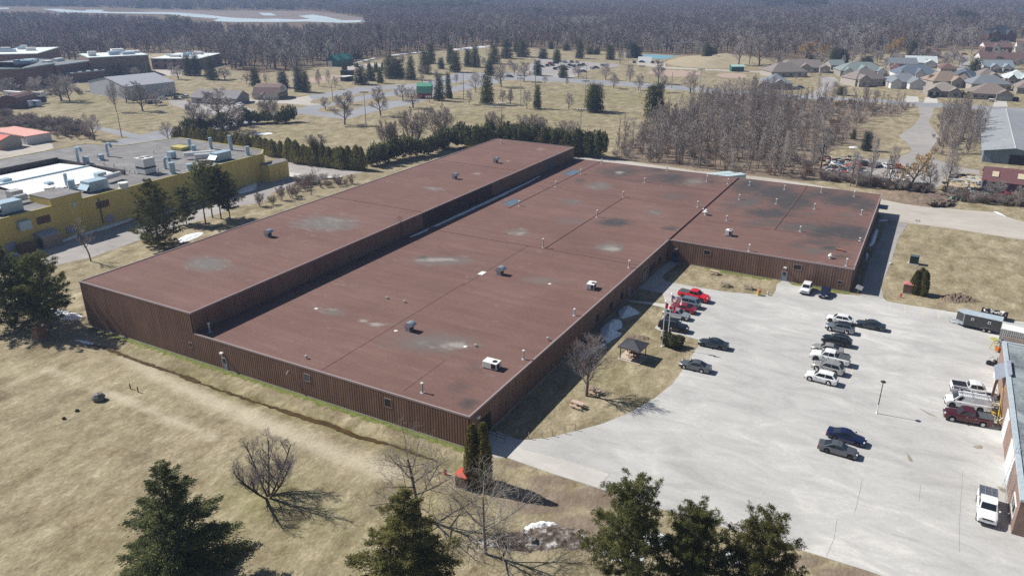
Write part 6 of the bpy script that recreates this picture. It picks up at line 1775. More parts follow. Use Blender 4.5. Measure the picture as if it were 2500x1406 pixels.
PARKB = [(2,620,827,650,75),(2,715,812,660,55),(2,775,852,720,75),(2,120,812,700,60),(2,685,1050,920,110),(2,865,1192,880,225),(2,795,1025,900,90),(2,920,1000,860,95),(2,1212,1107,820,190),(2,1355,920,840,60),(2,1425,960,800,130),(2,1522,1032,830,190),(2,1605,800,690,75),(2,1740,770,660,75),
 (2,1685,822,750,60),(2,1928,797,700,55),(2,2118,887,680,130),(2,2358,832,590,190),(2,2052,997,850,85),(2,2370,982,850,95),(2,2445,997,840,75),(2,2195,642,540,60),(2,1630,712,620,60),(2,1250,640,560,60),(2,1420,600,510,60),(2,2440,660,560,90),
 (3,20,1002,840,65),(3,183,1042,850,115),(3,580,1042,880,125),(3,930,762,600,125),(3,1010,847,690,115),(3,1165,782,610,105),(3,1245,862,700,115),(3,1437,800,560,160),(3,1490,882,710,115),(3,1735,897,670,160),(3,2200,622,330,170),(3,2300,612,300,150),(3,2400,627,320,210),(3,350,802,710,60),
 (3,560,817,740,50),(3,640,732,610,65),(3,672,747,630,85),(3,150,780,580,150),(3,1072,622,460,95),(3,1150,575,470,65),(3,60,720,590,120),(3,1690,500,360,130),
 (1,1110,1067,760,140),(1,1365,1062,770,220),(1,1490,1002,870,160),(1,905,1337,1070,230),(1,1610,1337,1150,160),(1,1860,1262,950,260),(1,2140,1257,830,400),(1,1990,1232,1020,160),(1,2300,1202,1000,160),(1,1205,977,800,160),(1,1640,942,800,180),(1,1700,760,620,140),(1,1640,700,600,90),(1,1290,740,640,120),(1,2150,760,640,170),(1,2350,800,700,100),
 (4,140,640,480,170),(4,560,620,500,140),(4,1100,600,470,130),(4,1180,660,560,90),(4,1750,640,480,150),(4,2400,660,560,130),(4,2300,470,380,140),(4,2120,470,380,120),(4,2440,560,440,140),(4,1550,640,560,70),
 (8,560,280,-160,230),(8,840,450,90,110),(8,900,430,160,70),(8,1020,450,-60,120),(8,1200,470,40,130),(8,1600,480,230,160),(8,1760,500,40,170),(8,200,360,-80,130),(8,2220,580,380,260),(8,2440,640,440,160)]
for i in range(64):
    x_ = random.uniform(650, 2480); y_ = random.uniform(500, 640); PARKB.append((4, x_, y_, y_-random.uniform(60, 130), random.uniform(50, 130)))
for i in range(34):
    x_ = random.uniform(300, 2480); y_ = random.uniform(690, 960); PARKB.append((4, x_, y_, y_-random.uniform(40, 80), random.uniform(40, 70)))
for r_, x, y, t, w_ in PARKB:
    zone = {2:('bare grey tree planted by the park car parks','bare trees by the park car parks'),3:('bare grey tree along the park road','bare trees along the park road'),1:('bare tree on the grass before the school','bare trees before the school'),4:('bare tree growing among the houses','bare trees among the houses'),8:('bare tree along the scrap yard edge','bare trees along the scrap yard')}[r_]
    place(PAR, r_, x, y, t, w_, 'bare_tree', zone[0], zone[1])
place(PAR, 1, 590, 962, 700, 260, 'bare_tree', 'broad dark bare tree beside the lorries near the school', None); place(PAR, 1, 670, 972, 690, 200, 'bare_tree', 'second broad dark bare tree before the brick school', None)
place(PAR, 1, 90, 930, 740, 260, 'bare_tree', 'dark bare tree behind the long white lorry trailer', None); place(PAR, 1, 350, 900, 720, 220, 'bare_tree', 'dark bare tree against the brick school wall', None)
for r_, x, y, t, w_, lb in ((2,1270,1400,1150,200,'bare multi-stemmed shrub left of the hedge behind the hall'),(2,1325,1402,1140,130,'slender bare shrub beside the hedge behind the hall'),(2,1530,1387,1030,290,'tall bare shrub growing from the hedge behind the hall'),(2,1770,1330,1000,320,'widest bare shrub growing from the hedge behind the hall'),(2,2290,1300,1060,200,'bare shrub behind the dark hedge bushes'),(2,590,1440,1280,210,'bare shrub behind the hedge beside the gravel'),(3,190,1290,1080,210,'bare shrub at the far end of the hedge'),(3,560,1330,1140,230,'low wide bare shrub behind the far hedge'),(3,300,1280,1110,180,'small bare shrub between two larger ones behind the far hedge'),(2,150,1130,920,210,'bare shrub over the dark junipers by the road')):
    place(MUL, r_, x, y, t, w_, 'bare_shrub', lb, None, 'shrub')
for x, y, t in ((60,640,500),(180,625,535),(262,582,440),(360,565,425),(398,545,470)):
    place(MUL, 6, x, y, t, 95, 'bare_shrub', 'small bare shrub in the row beside the gravel lane', 'shrub row by the gravel lane', 'shrub')
for i in range(26):
    x = -40+i*34+random.uniform(-12,12); yb = 1150+x*.13+random.uniform(-25,60)
    place(MUL, 1, x, yb, yb-random.uniform(70,135), 130, 'bare_shrub', 'brown bare shrub in the scrub beside the red-roofed store', 'scrub beside the red-roofed store', 'shrub')
place(WIL, 8, 1405, 490, 75, 300, 'willow_tree', 'golden willow with a crooked trunk at the scrap yard', None)
place(WIL, 4, 420, 560, 380, 260, 'willow_tree', 'orange willow above the left houses', None); place(WIL, 4, 580, 590, 410, 140, 'willow_tree', 'smaller orange willow above the left houses', None); place(WIL, 4, 1220, 560, 335, 190, 'willow_tree', 'golden willow above the middle houses', None)

# the bare thicket beside the rear road: slender trunks one can tell apart
POL = [bare_meshes(140+i, 1, (12,5,3), 'pole_tree', twig_mat=TWIGG if i % 2 else TWIG, bark_mat=BARK if i != 3 else BARKP, sides=(5,3,3), r0=.0075, tip=.0022, fork=.3, up=.2, leader=.36, ang=(22,42), curve=.05) for i in range(5)]
xs_ = [p[0] for p in GROVE]; ys_ = [p[1] for p in GROVE]
rgx = np.random.default_rng(21)
n_ = 0; front_pts = []
while n_ < 215:
    x, y = rgx.uniform(min(xs_), max(xs_)), rgx.uniform(min(ys_), max(ys_))
    if not inpoly(np.array([x]), np.array([y]), GROVE)[0]: continue
    px, py = pix((x, y, 0))
    if px > 1930 and rgx.random() < .65: continue
    if rgx.random() > np.clip((py-205)/150, .25, 1): continue
    h = rgx.uniform(8, 13.5)*(1 if px < 1900 else .8)
    o = put_tree(POL[rgx.integers(0, 5)], 'thicket_tree', 'slender bare grey tree in the thicket behind the rear road', (x, y), h, rz=rgx.uniform(0, 6.28), group='bare trees of the thicket', sxy=h*rgx.uniform(.8,1.5))
    n_ += 1

# ------------------------------------------------------------------ woods too dense to count (instanced)
def scatter(name, protos, pts, rot, scl, idx):
    coll = bpy.data.collections.new(name+'_kinds')
    for i, me in enumerate(protos):
        o = bpy.data.objects.new('%s_kind_%02d' % (name, i), me); coll.objects.link(o)
    me = bpy.data.meshes.new(name)
    me.vertices.add(len(pts)); me.vertices.foreach_set('co', np.asarray(pts, np.float32).ravel())
    for nm, ty, arr, key in (('rot','FLOAT_VECTOR',rot,'vector'),('scl','FLOAT_VECTOR',scl,'vector'),('idx','INT',idx,'value')):
        a = me.attributes.new(nm, ty, 'POINT'); a.data.foreach_set(key, np.asarray(arr, np.int32 if ty == 'INT' else np.float32).ravel())
    o = link(name, me)
    ng = bpy.data.node_groups.new(name, 'GeometryNodeTree')
    ng.interface.new_socket('Geometry', in_out='INPUT', socket_type='NodeSocketGeometry'); ng.interface.new_socket('Geometry', in_out='OUTPUT', socket_type='NodeSocketGeometry')
    N = ng.nodes; gi = N.new('NodeGroupInput'); go = N.new('NodeGroupOutput')
    ip = N.new('GeometryNodeInstanceOnPoints'); ci = N.new('GeometryNodeCollectionInfo')
    ci.inputs['Collection'].default_value = coll; ci.inputs['Separate Children'].default_value = True; ci.inputs['Reset Children'].default_value = True
    ip.inputs['Pick Instance'].default_value = True
    def na(nm, ty):
        a = N.new('GeometryNodeInputNamedAttribute'); a.data_type = ty; a.inputs['Name'].default_value = nm
        return a.outputs['Attribute']
    ng.links.new(gi.outputs[0], ip.inputs['Points']); ng.links.new(ci.outputs[0], ip.inputs['Instance'])
    ng.links.new(na('idx','INT'), ip.inputs['Instance Index']); ng.links.new(na('rot','FLOAT_VECTOR'), ip.inputs['Rotation']); ng.links.new(na('scl','FLOAT_VECTOR'), ip.inputs['Scale'])
    ng.links.new(ip.outputs[0], go.inputs[0])
    md = o.modifiers.new('scatter', 'NODES'); md.node_group = ng
    struct(o, 'stuff')
    return o
def one(pr):
    def arr(me):
        v = np.empty(len(me.vertices)*3); me.vertices.foreach_get('co', v)
        f = np.empty(len(me.loops), np.int32); me.loops.foreach_get('vertex_index', f)
        return v.reshape(-1,3), f.reshape(-1,4)
    v, f = join_np([arr(pr[0]), arr(pr[1])])
    n0 = len(pr[0].polygons)
    m1 = np.empty(len(pr[1].polygons), np.int32); pr[1].polygons.foreach_get('material_index', m1)
    mats = [pr[0].materials[0]]+list(pr[1].materials)
    return np_mesh('wood_tree', v, f, mats, mi=np.concatenate([np.zeros(n0), m1+1]))
FT = []
WM = [mat('wood_brown', (.29,.24,.22), .95, var=.2, obrand=.25), mat('wood_mauve', (.31,.26,.255), .95, var=.2, obrand=.25), mat('wood_grey', (.37,.33,.315), .95, var=.2, obrand=.2), mat('wood_russet', (.33,.235,.21), .95, var=.2, obrand=.2), mat('wood_pale', (.46,.425,.4), .95, var=.15, obrand=.15)]
for i in range(6):
    tw = WM[(0,1,2,3,4,1)[i]]
    FT.append(one(bare_meshes(160+i, 1, (8,5,4), 'wood', twig_mat=tw, bark_mat=BARKD if i != 4 else BARKP, sides=(4,3,3), thick=1.35, r0=.013, tip=.0042, fork=.3, up=.14, leader=.5, ang=(25,48))))
FC = one(conifer_meshes(170, 1, .28, 40, 700, .14, fol=FSP, bark=BARKD, base=.1, lw=.45))
rgf = np.random.default_rng(33)
def sample(n, r0, r1, dens_pow):
    th = rgf.uniform(-.80, .74, n)
    u = rgf.random(n)
    k = 2-dens_pow
    r_ = (r0**k+(r1**k-r0**k)*u)**(1/k)
    a = YAW-th
    X = CAM[0]-np.sin(a)*r_; Y = CAM[1]+np.cos(a)*r_
    return X, Y, r_
X, Y, r_ = sample(60000, 480, 3400, .72)
H_ = rgf.uniform(10, 16, len(X))*(.85+.3*vnoise(X, Y, 90, 3))
PX, PY = pix_np(X, Y); _, PT = pix_np(X, Y, H_)
ok = (PY < np.interp(PX, [e[0] for e in FOREST_EDGE], [e[1] for e in FOREST_EDGE])+rgf.normal(0, 1.2, len(X)))
MARSH = [(-200,15),(200,18),(500,26),(640,26),(770,27),(840,36),(905,46),(890,53),(760,55),(600,54),(520,50),(400,39),(250,31),(100,27),(-200,25)]
for f in (0, .35, .7, 1.0):
    ok &= ~inpoly(PX, PY+(PT-PY)*f, MARSH)
# clearings with roofs and fields beyond the wood
for cx_, cy_, rx_, ry_ in ((1890,26,60,6),(2130,2,40,4)): ok &= ((PX-cx_)/rx_)**2+((PY-cy_)/ry_)**2 > 1
X, Y, H_, PX, PY, r_ = X[ok], Y[ok], H_[ok], PX[ok], PY[ok], r_[ok]
cl = vnoise(X, Y, 70, 9); cl2 = vnoise(X, Y, 40, 14)
idx = np.where(cl < .36, 0, np.where(cl < .5, 1, np.where(cl < .62, 5, np.where(cl < .72, 2, 3))))
idx = np.where(rgf.random(len(X)) < .3, rgf.integers(0, 4, len(X)), idx)
pale = (cl2 > .72) & (rgf.random(len(X)) < .6) & (r_ < 1200) | (PX > 1900) & (rgf.random(len(X)) < .1)
for cx_, cy_, rx_, ry_ in ((1380,122,26,16),(1440,70,60,12),(1680,130,30,12),(2330,120,60,26),(700,150,60,20),(2060,120,60,20),(650,120,30,12)):
    pale |= (((PX-cx_)/rx_)**2+((PY-cy_)/ry_)**2 < 1) & (rgf.random(len(X)) < .55)
idx = np.where(pale, 4, idx)
con = np.zeros(len(X), bool)
for cx_, cy_, rx_, ry_, pr_ in ((70,36,60,9,.35),(150,12,300,9,.05),(1040,28,130,7,.5),(1000,10,300,8,.1),(1900,14,70,7,.3),(1980,22,30,8,.4),(2010,8,20,6,.5),(1860,10,30,6,.6),(450,78,30,5,.3),(1320,46,10,5,.5),(2350,64,16,8,.2),(600,12,700,12,.05)):
    con |= (((PX-cx_)/rx_)**2+((PY-cy_)/ry_)**2 < 1) & (rgf.random(len(X)) < pr_)
idx = np.where(con, 6, idx)
S_ = np.stack([H_*rgf.uniform(.95,1.5,len(X))*(1+.2*(r_ > 1200)), H_*rgf.uniform(.95,1.5,len(X))*(1+.2*(r_ > 1200)), H_], 1)
S_[idx == 6] *= np.array([1.0,1.0,1.05])
print('wood', len(X))
scatter('woodland', FT+[FC], np.stack([X, Y, 0*X-.1], 1), np.stack([0*X, 0*X, rgf.uniform(0, 6.28, len(X))], 1), S_, idx)
tx, ty = [], []
while len(tx) < 430:
    x, y = rgx.uniform(min(xs_), max(xs_)), rgx.uniform(min(ys_), max(ys_))
    px, py = pix((x, y, 0))
    if not inpoly(np.array([x]), np.array([y]), GROVE)[0] or (px > 1900 and rgx.random() < .75): continue
    tx.append(x); ty.append(y)
k_ = 0
TR_ = P_(q(4,1740,1110),q(4,2000,1090),q(4,2110,1250),q(8,2090,30),q(8,2060,140),q(8,1680,140),q(8,1660,40))
while k_ < 110:
    x = rgx.uniform(min(p[0] for p in TR_), max(p[0] for p in TR_)); y = rgx.uniform(min(p[1] for p in TR_), max(p[1] for p in TR_))
    if inpoly(np.array([x]), np.array([y]), TR_)[0]: tx.append(x); ty.append(y); k_ += 1
tx = np.array(tx); ty = np.array(ty); th = rgx.uniform(5, 12, len(tx))
scatter('thicket', [one(p_) for p_ in POL], np.stack([tx, ty, 0*tx-.05], 1), np.stack([0*tx, 0*tx, rgx.uniform(0, 6.28, len(tx))], 1), np.stack([th*1.3, th*1.3, th], 1), rgx.integers(0, 5, len(tx)))
# low brush in the thicket, along the yard and at the wood edge
BR = [one(bare_meshes(180+i, 1, (5,5,3), 'brush', twig_mat=(TWIG, TWIGR, TWIGG)[i], bark_mat=BARK, sides=(3,3,3), r0=.01, tip=.004, fork=.1, up=.2, leader=.85, stems=7, spread0=.6, curve=.07)) for i in range(3)]
bx_, by_ = [], []
def fill(poly, n, keep=1.0):
    a = np.array(poly); x = rgf.uniform(a[:,0].min(), a[:,0].max(), n); y = rgf.uniform(a[:,1].min(), a[:,1].max(), n)
    k = inpoly(x, y, poly); bx_.append(x[k]); by_.append(y[k])
fill(GROVE, 1100)
fill(P_(q(4,1700,1090),q(4,2000,1060),q(4,2130,1250),q(8,2080,30),q(8,2000,160),q(8,1640,170),q(8,1620,40)), 120)
fill(P_(q(1,0,1080),q(1,830,1200),q(1,900,1340),q(1,600,1340),q(1,300,1250),q(1,0,1220)), 260)
fill(P_(q(1,0,860),q(1,500,860),q(1,860,860),q(1,850,905),q(1,500,930),q(1,0,930)), 160)
fill(P_(q(8,560,350),q(8,1270,440),q(8,1600,500),q(8,1600,520),q(8,1200,490),q(8,560,390)), 260)
fill(P_(q(8,1700,520),q(8,2500,600),q(8,2500,650),q(8,1900,600)), 140)
fill(P_(q(6,420,400),q(6,1000,420),q(6,700,470),q(6,300,520)), 90)
bx_ = np.concatenate(bx_); by_ = np.concatenate(by_)
h_ = rgf.uniform(.8, 3.2, len(bx_))
scatter('brush', BR, np.stack([bx_, by_, 0*bx_-.05], 1), np.stack([0*bx_, 0*bx_, rgf.uniform(0, 6.28, len(bx_))], 1), np.stack([h_*1.2, h_*1.2, h_], 1), rgf.integers(0, 3, len(bx_)))
# ================================================================== THE YELLOW PLANT
YW = siding('mustard_siding', (.56,.44,.12), (.65,.51,.15), (.72,.58,.2)); YWD = mat('yellow_trim', (.55,.46,.14), .5)
GRAVR = flatroof('gravel_roof', [(.36,(.13,.125,.125)),(.5,(.19,.182,.18)),(.64,(.26,.25,.245))])
BLG = mat('pale_blue_metal_box', (.42,.55,.64), .4, .2); WRIB = mat('white_ribbed_roof', (.74,.76,.78), .5, .1)
ZY = 8.0
yp = thing('yellow_plant', 'low mustard-yellow metal factory with a crowded grey roof at the left', 'factory', (0,0,0))
FY = [(-127,-34),(-127,90),(-131,94.5),(-169,95),(-173,78),(-186,74),(-186,-34)]
MB().prism([(x*.9997+(.05 if x > -150 else -.0)-.12, y) for x, y in FY], -.2, ZY-.3).build('inner_wall', YW, yp)
b = MB(); ribs(b, (-127,-34), (-127,90), 0, ZY-.1, .55, .05, .1); ribs(b, (-127,90), (-131,94.5), 0, ZY-.1, .55, .05, .1); ribs(b, (-131,94.5), (-169,95), 0, ZY-.1, .55, .05, .1); b.build('wall', YW, yp)
MB().poly([(x, y, ZY-.12) for x, y in FY]).build('roof', GRAVR, yp)
b = MB()
for (x0,y0),(x1,y1) in zip(FY, FY[1:]+FY[:1]):
    L = math.hypot(x1-x0, y1-y0); M = Matrix.Translation((x0,y0,0)) @ Matrix.Rotation(math.atan2(y1-y0,x1-x0),4,'Z'); b.box(.02, L-.02, -.08, .25, ZY-.28, ZY, 0, M)
b.build('roof_trim', YWD, yp)
def yy(r_, X, Y, z=ZY): return G(*q(r_, X, Y), z)
y0, y1 = yy(5,548,585,ZY+1.6)[1], yy(5,840,515,ZY+1.6)[1]
b = MB(); ribs(b, (-126.98,y0), (-126.98,y1), ZY-.1, ZY+1.5, .55, .05, .1); ribs(b, (-135,y0), (-126.98,y0), ZY-.1, ZY+1.5, .55, .05, .1); b.box(-135,-127.02,y0+.02,y1,ZY-.2,ZY+1.45); b.build('raised_wall', YW, yp)
MB().box(-135.05,-126.88,y0-.08,y1+.05,ZY+1.5,ZY+1.62).build('raised_roof', GRAVR, yp)
# white ribbed roof in the middle with a dark wall behind
c0, c1, c2, c3 = yy(5,-120,450), yy(5,650,272), yy(5,1290,345), yy(5,200,520)
xa, xb = -166.0, -140.0
ya_, yb_ = c0[1], yy(5,1000,310)[1]
xm = (xa+xb)/2
rows = []
n = 70
for i in range(n+1):
    y_ = ya_+(yb_-ya_)*i/n; h_ = .06 if i % 2 else 0
    rows.append([(xa, y_, ZY+.05+h_), (xm, y_, ZY+.75+h_), (xb, y_, ZY+.05+h_)])
b = MB(); b.grid(rows); b.build('white_roof', WRIB, yp)
MB().box(xm-.35,xm+.35,ya_,yb_,ZY+.75,ZY+1.05).build('ridge_vent', BLG, yp)
MB().box(xa-1.6,xa-1.2,ya_,yb_+.5,ZY-.1,ZY+1.5).box(xa-1.2,xb+1,yb_+.4,yb_+.8,ZY-.1,ZY+1.1).build('parapet', DARK, yp)
MB().box(-133,-122.5,93,101,0,.1).build('slab', CONC, yp)
an = [yy(6,150,288,5.2), yy(6,322,240,5.2)]
pA, pB = G(658,446), G(703,432); ax0, ax1 = -127.0, max(pA[0], -123.5); ay0, ay1 = pA[1], pB[1]
b = MB(); ribs(b,(ax0,ay0),(ax1,ay0),0,5.0,.55,.05,.1); ribs(b,(ax1,ay0),(ax1,ay1),0,5.0,.55,.05,.1); b.box(ax0,ax1-.02,ay0+.02,ay1,0,4.95); b.build('annex_wall', YW, yp)
MB().box(ax0-.1,ax1+.12,ay0-.1,ay1+.1,5.0,5.15).build('annex_roof', GRAVR, yp)
def yitem(nm, X, Y0, Y1, w, m, depth=.12):
    x_, y_ = -127, None
    px = q(5,X,0)[0]; lo, hi = -40, 100
    for _ in range(40):
        mm = (lo+hi)/2
        if pix((-126.9, mm, 4))[0] < px: lo = mm
        else: hi = mm
    z1 = zwall(-126.9, lo, q(5,0,Y0)[1]); z0 = max(0, zwall(-126.9, lo, q(5,0,Y1)[1]))
    return MB().box(-126.98,-126.9+depth,lo-w/2,lo+w/2,z0,z1).build(nm, m, yp)
yitem('window', 992, 590, 650, 3.2, mat('brown_window', (.1,.06,.04), .4)); yitem('window', 430, 735, 800, 3.0, mat('brown_window', (.1,.06,.04)))
yitem('wall_fan', 235, 775, 860, 2.6, BLG, 1.1); yitem('wall_vent', 733, 600, 640, .9, BLG); yitem('wall_vent', 1688, 475, 530, 1.4, BLG, .5)
for X, Y0, Y1 in ((1025,722,790),(655,830,895),(360,905,975),(75,985,1060)): yitem('door', X, Y0, Y1, 2.1, mat('lilac_door', (.36,.36,.44), .5))
yitem('downpipe', 960, 565, 800, .14, DARK, .15)
p = g(5, 490, 1010)
t = thing('lean_to', 'pale grey wooden lean-to shed against the yellow wall', 'shed', (-125.2, p[1], 0))
MB().box(-1.6,1.5,-2.1,2.1,0,2.6).build('wall', mat('grey_boards', (.33,.28,.23), .85, var=.2, scale=3), t); b = MB(); b.add([(-1.75,-2.25,3.2),(1.7,-2.25,2.6),(1.7,2.25,2.6),(-1.75,2.25,3.2),(-1.75,-2.25,3.1),(1.7,-2.25,2.5),(1.7,2.25,2.5),(-1.75,2.25,3.1)],[(0,1,2,3),(7,6,5,4),(0,4,5,1),(1,5,6,2),(2,6,7,3),(3,7,4,0)]); b.build('roof', GREYP, t); MB().box(-.4,1.0,-2.14,-2.1,.1,2.1).build('opening', DARK, t)
p = g(5, 190, 1060)
t = thing('timber_crate', 'brown slatted timber crate beside the yellow wall', 'crate', (-124.8, p[1], 0)); b = MB()
for k in range(5): b.box(-1,1,-1.5,1.5,.1+.36*k,.34+.36*k)
b.build('slats', mat('brown_timber', (.2,.12,.06), .85), t); MB().box(-.95,.95,-1.45,1.45,1.9,1.95).build('lid', mat('brown_timber', (.2,.12,.06)), t)
def unit(X, Y, w, d, h, label, m=BLG, nm='rooftop_unit', hoodside=True):
    x_, y_ = yy(5, X, Y)
    t = thing(nm, label, 'rooftop unit', (x_, y_, ZY-.12), 0, 'units on the yellow plant roof')
    MB().box(-w/2,w/2,-d/2,d/2,.2,h).build('casing', m, t, bevel=.04); MB().box(-w/2+.2,w/2-.2,-d/2+.2,d/2-.2,0,.2).build('skid', DARK, t)
    if hoodside:
        b = MB(); b.add([(-w/2,-d/2,h*.75),(w/2,-d/2,h*.75),(w/2,-d/2-1,h*.3),(-w/2,-d/2-1,h*.3)],[(0,1,2,3)]); b.add([(-w/2,-d/2,h*.25),(w/2,-d/2,h*.25),(w/2,-d/2-1,h*.3),(-w/2,-d/2-1,h*.3)],[(0,1,2,3)]); b.build('intake_hood', m, t)
    return t
unit(915,480,3.4,5.0,2.6,'pale blue rooftop unit with duct near the raised yellow block'); unit(90,690,3.4,4.6,2.6,'pale blue rooftop unit at the near left edge of the grey roof'); unit(2110,195,3.0,5.0,2.4,'pale blue rooftop unit fed by white ducts at the far end')
t = unit(1400,320,3.6,3.4,4.2,'tall white chiller with dark bands on the grey roof', WHITE, 'chiller', False)
b = MB(); b.box(-1.82,1.82,-1.72,1.72,1.5,2.0); b.build('band', DARK, t); b = MB(); 
for s in (-.9,.9): b.lathe([(.7,4.2),(.7,4.45),(.6,4.5)],(0,s,0),12)
b.build('fan', GREYP, t)
unit(470,440,1.6,1.6,1.0,'small grey fan box on the white ribbed roof', BLG, hoodside=False); unit(1640,180,1.8,1.8,2.0,'square pale box at the left end of the white ducts', BLG, hoodside=False); unit(1720,95,5.0,3.0,1.0,'flat yellow-sided roof light box at the far edge', YWD, hoodside=False); unit(150,560,2.6,2.6,2.0,'grey louvred box near the left white roof edge', GREYP, hoodside=False); unit(60,430,2.2,2.2,1.6,'domed pale vent unit at the left picture edge', BLG, hoodside=False); unit(960,365,1.8,2.4,1.4,'pale box beside the white ribbed roof edge', BLG, hoodside=False)
for X, Y, r_, h in ((825,225,.8,1.8),(970,195,.75,1.6),(1650,325,.75,3.0),(2365,150,.6,2.6),(1850,112,.7,1.8),(690,475,.8,2.4),(1810,288,.8,1.6),(2015,90,.5,3.4),(2205,100,.55,4.4),(1815,95,.5,3.2),(1180,462,1.1,1.4),(480,500,1.2,1.3),(640,445,.4,3.2)):
    x_, y_ = yy(5, X, Y); MB().lathe([(r_*1.15,0),(r_*1.15,.15),(r_,.2),(r_,h-.2),(r_*1.1,h-.15),(r_*1.1,h),(r_*.7,h+.05)],(x_,y_,ZY-.12),12).build('exhaust_stack', BLG if h > 1.5 else WHITE, yp)
for X, Y, h in ((750,222,3.2),(1030,160,2.6),(1580,280,2.0)):
    x_, y_ = yy(5, X, Y); b = MB(); pts = [(x_,y_,ZY)]+[(x_+1.1-1.1*math.cos(a), y_, ZY+h+1.1*math.sin(a)) for a in [math.pi*i/7 for i in range(8)]]; b.path(pts, .38, 9); b.build('gooseneck', BLG, yp)
for (X0,Y0),(X1,Y1) in (((1760,190),(2060,165)),((1860,205),(2060,190)),((1000,420),(1150,375)),((140,620),(260,590))):
    a, c = yy(5,X0,Y0), yy(5,X1,Y1); MB().tube((a[0],a[1],ZY+1.3),(c[0],c[1],ZY+1.3),.7,n=9).build('duct', WHITE, yp)
rg = random.Random(8)
for k in range(14):
    x_, y_ = yy(5, rg.uniform(900,2400), rg.uniform(110,330)); MB().lathe([(.14,0),(.14,.9),(.22,.92),(.1,1.1)],(x_,y_,ZY-.12),7).build('vent_pipe', WHITE, yp)

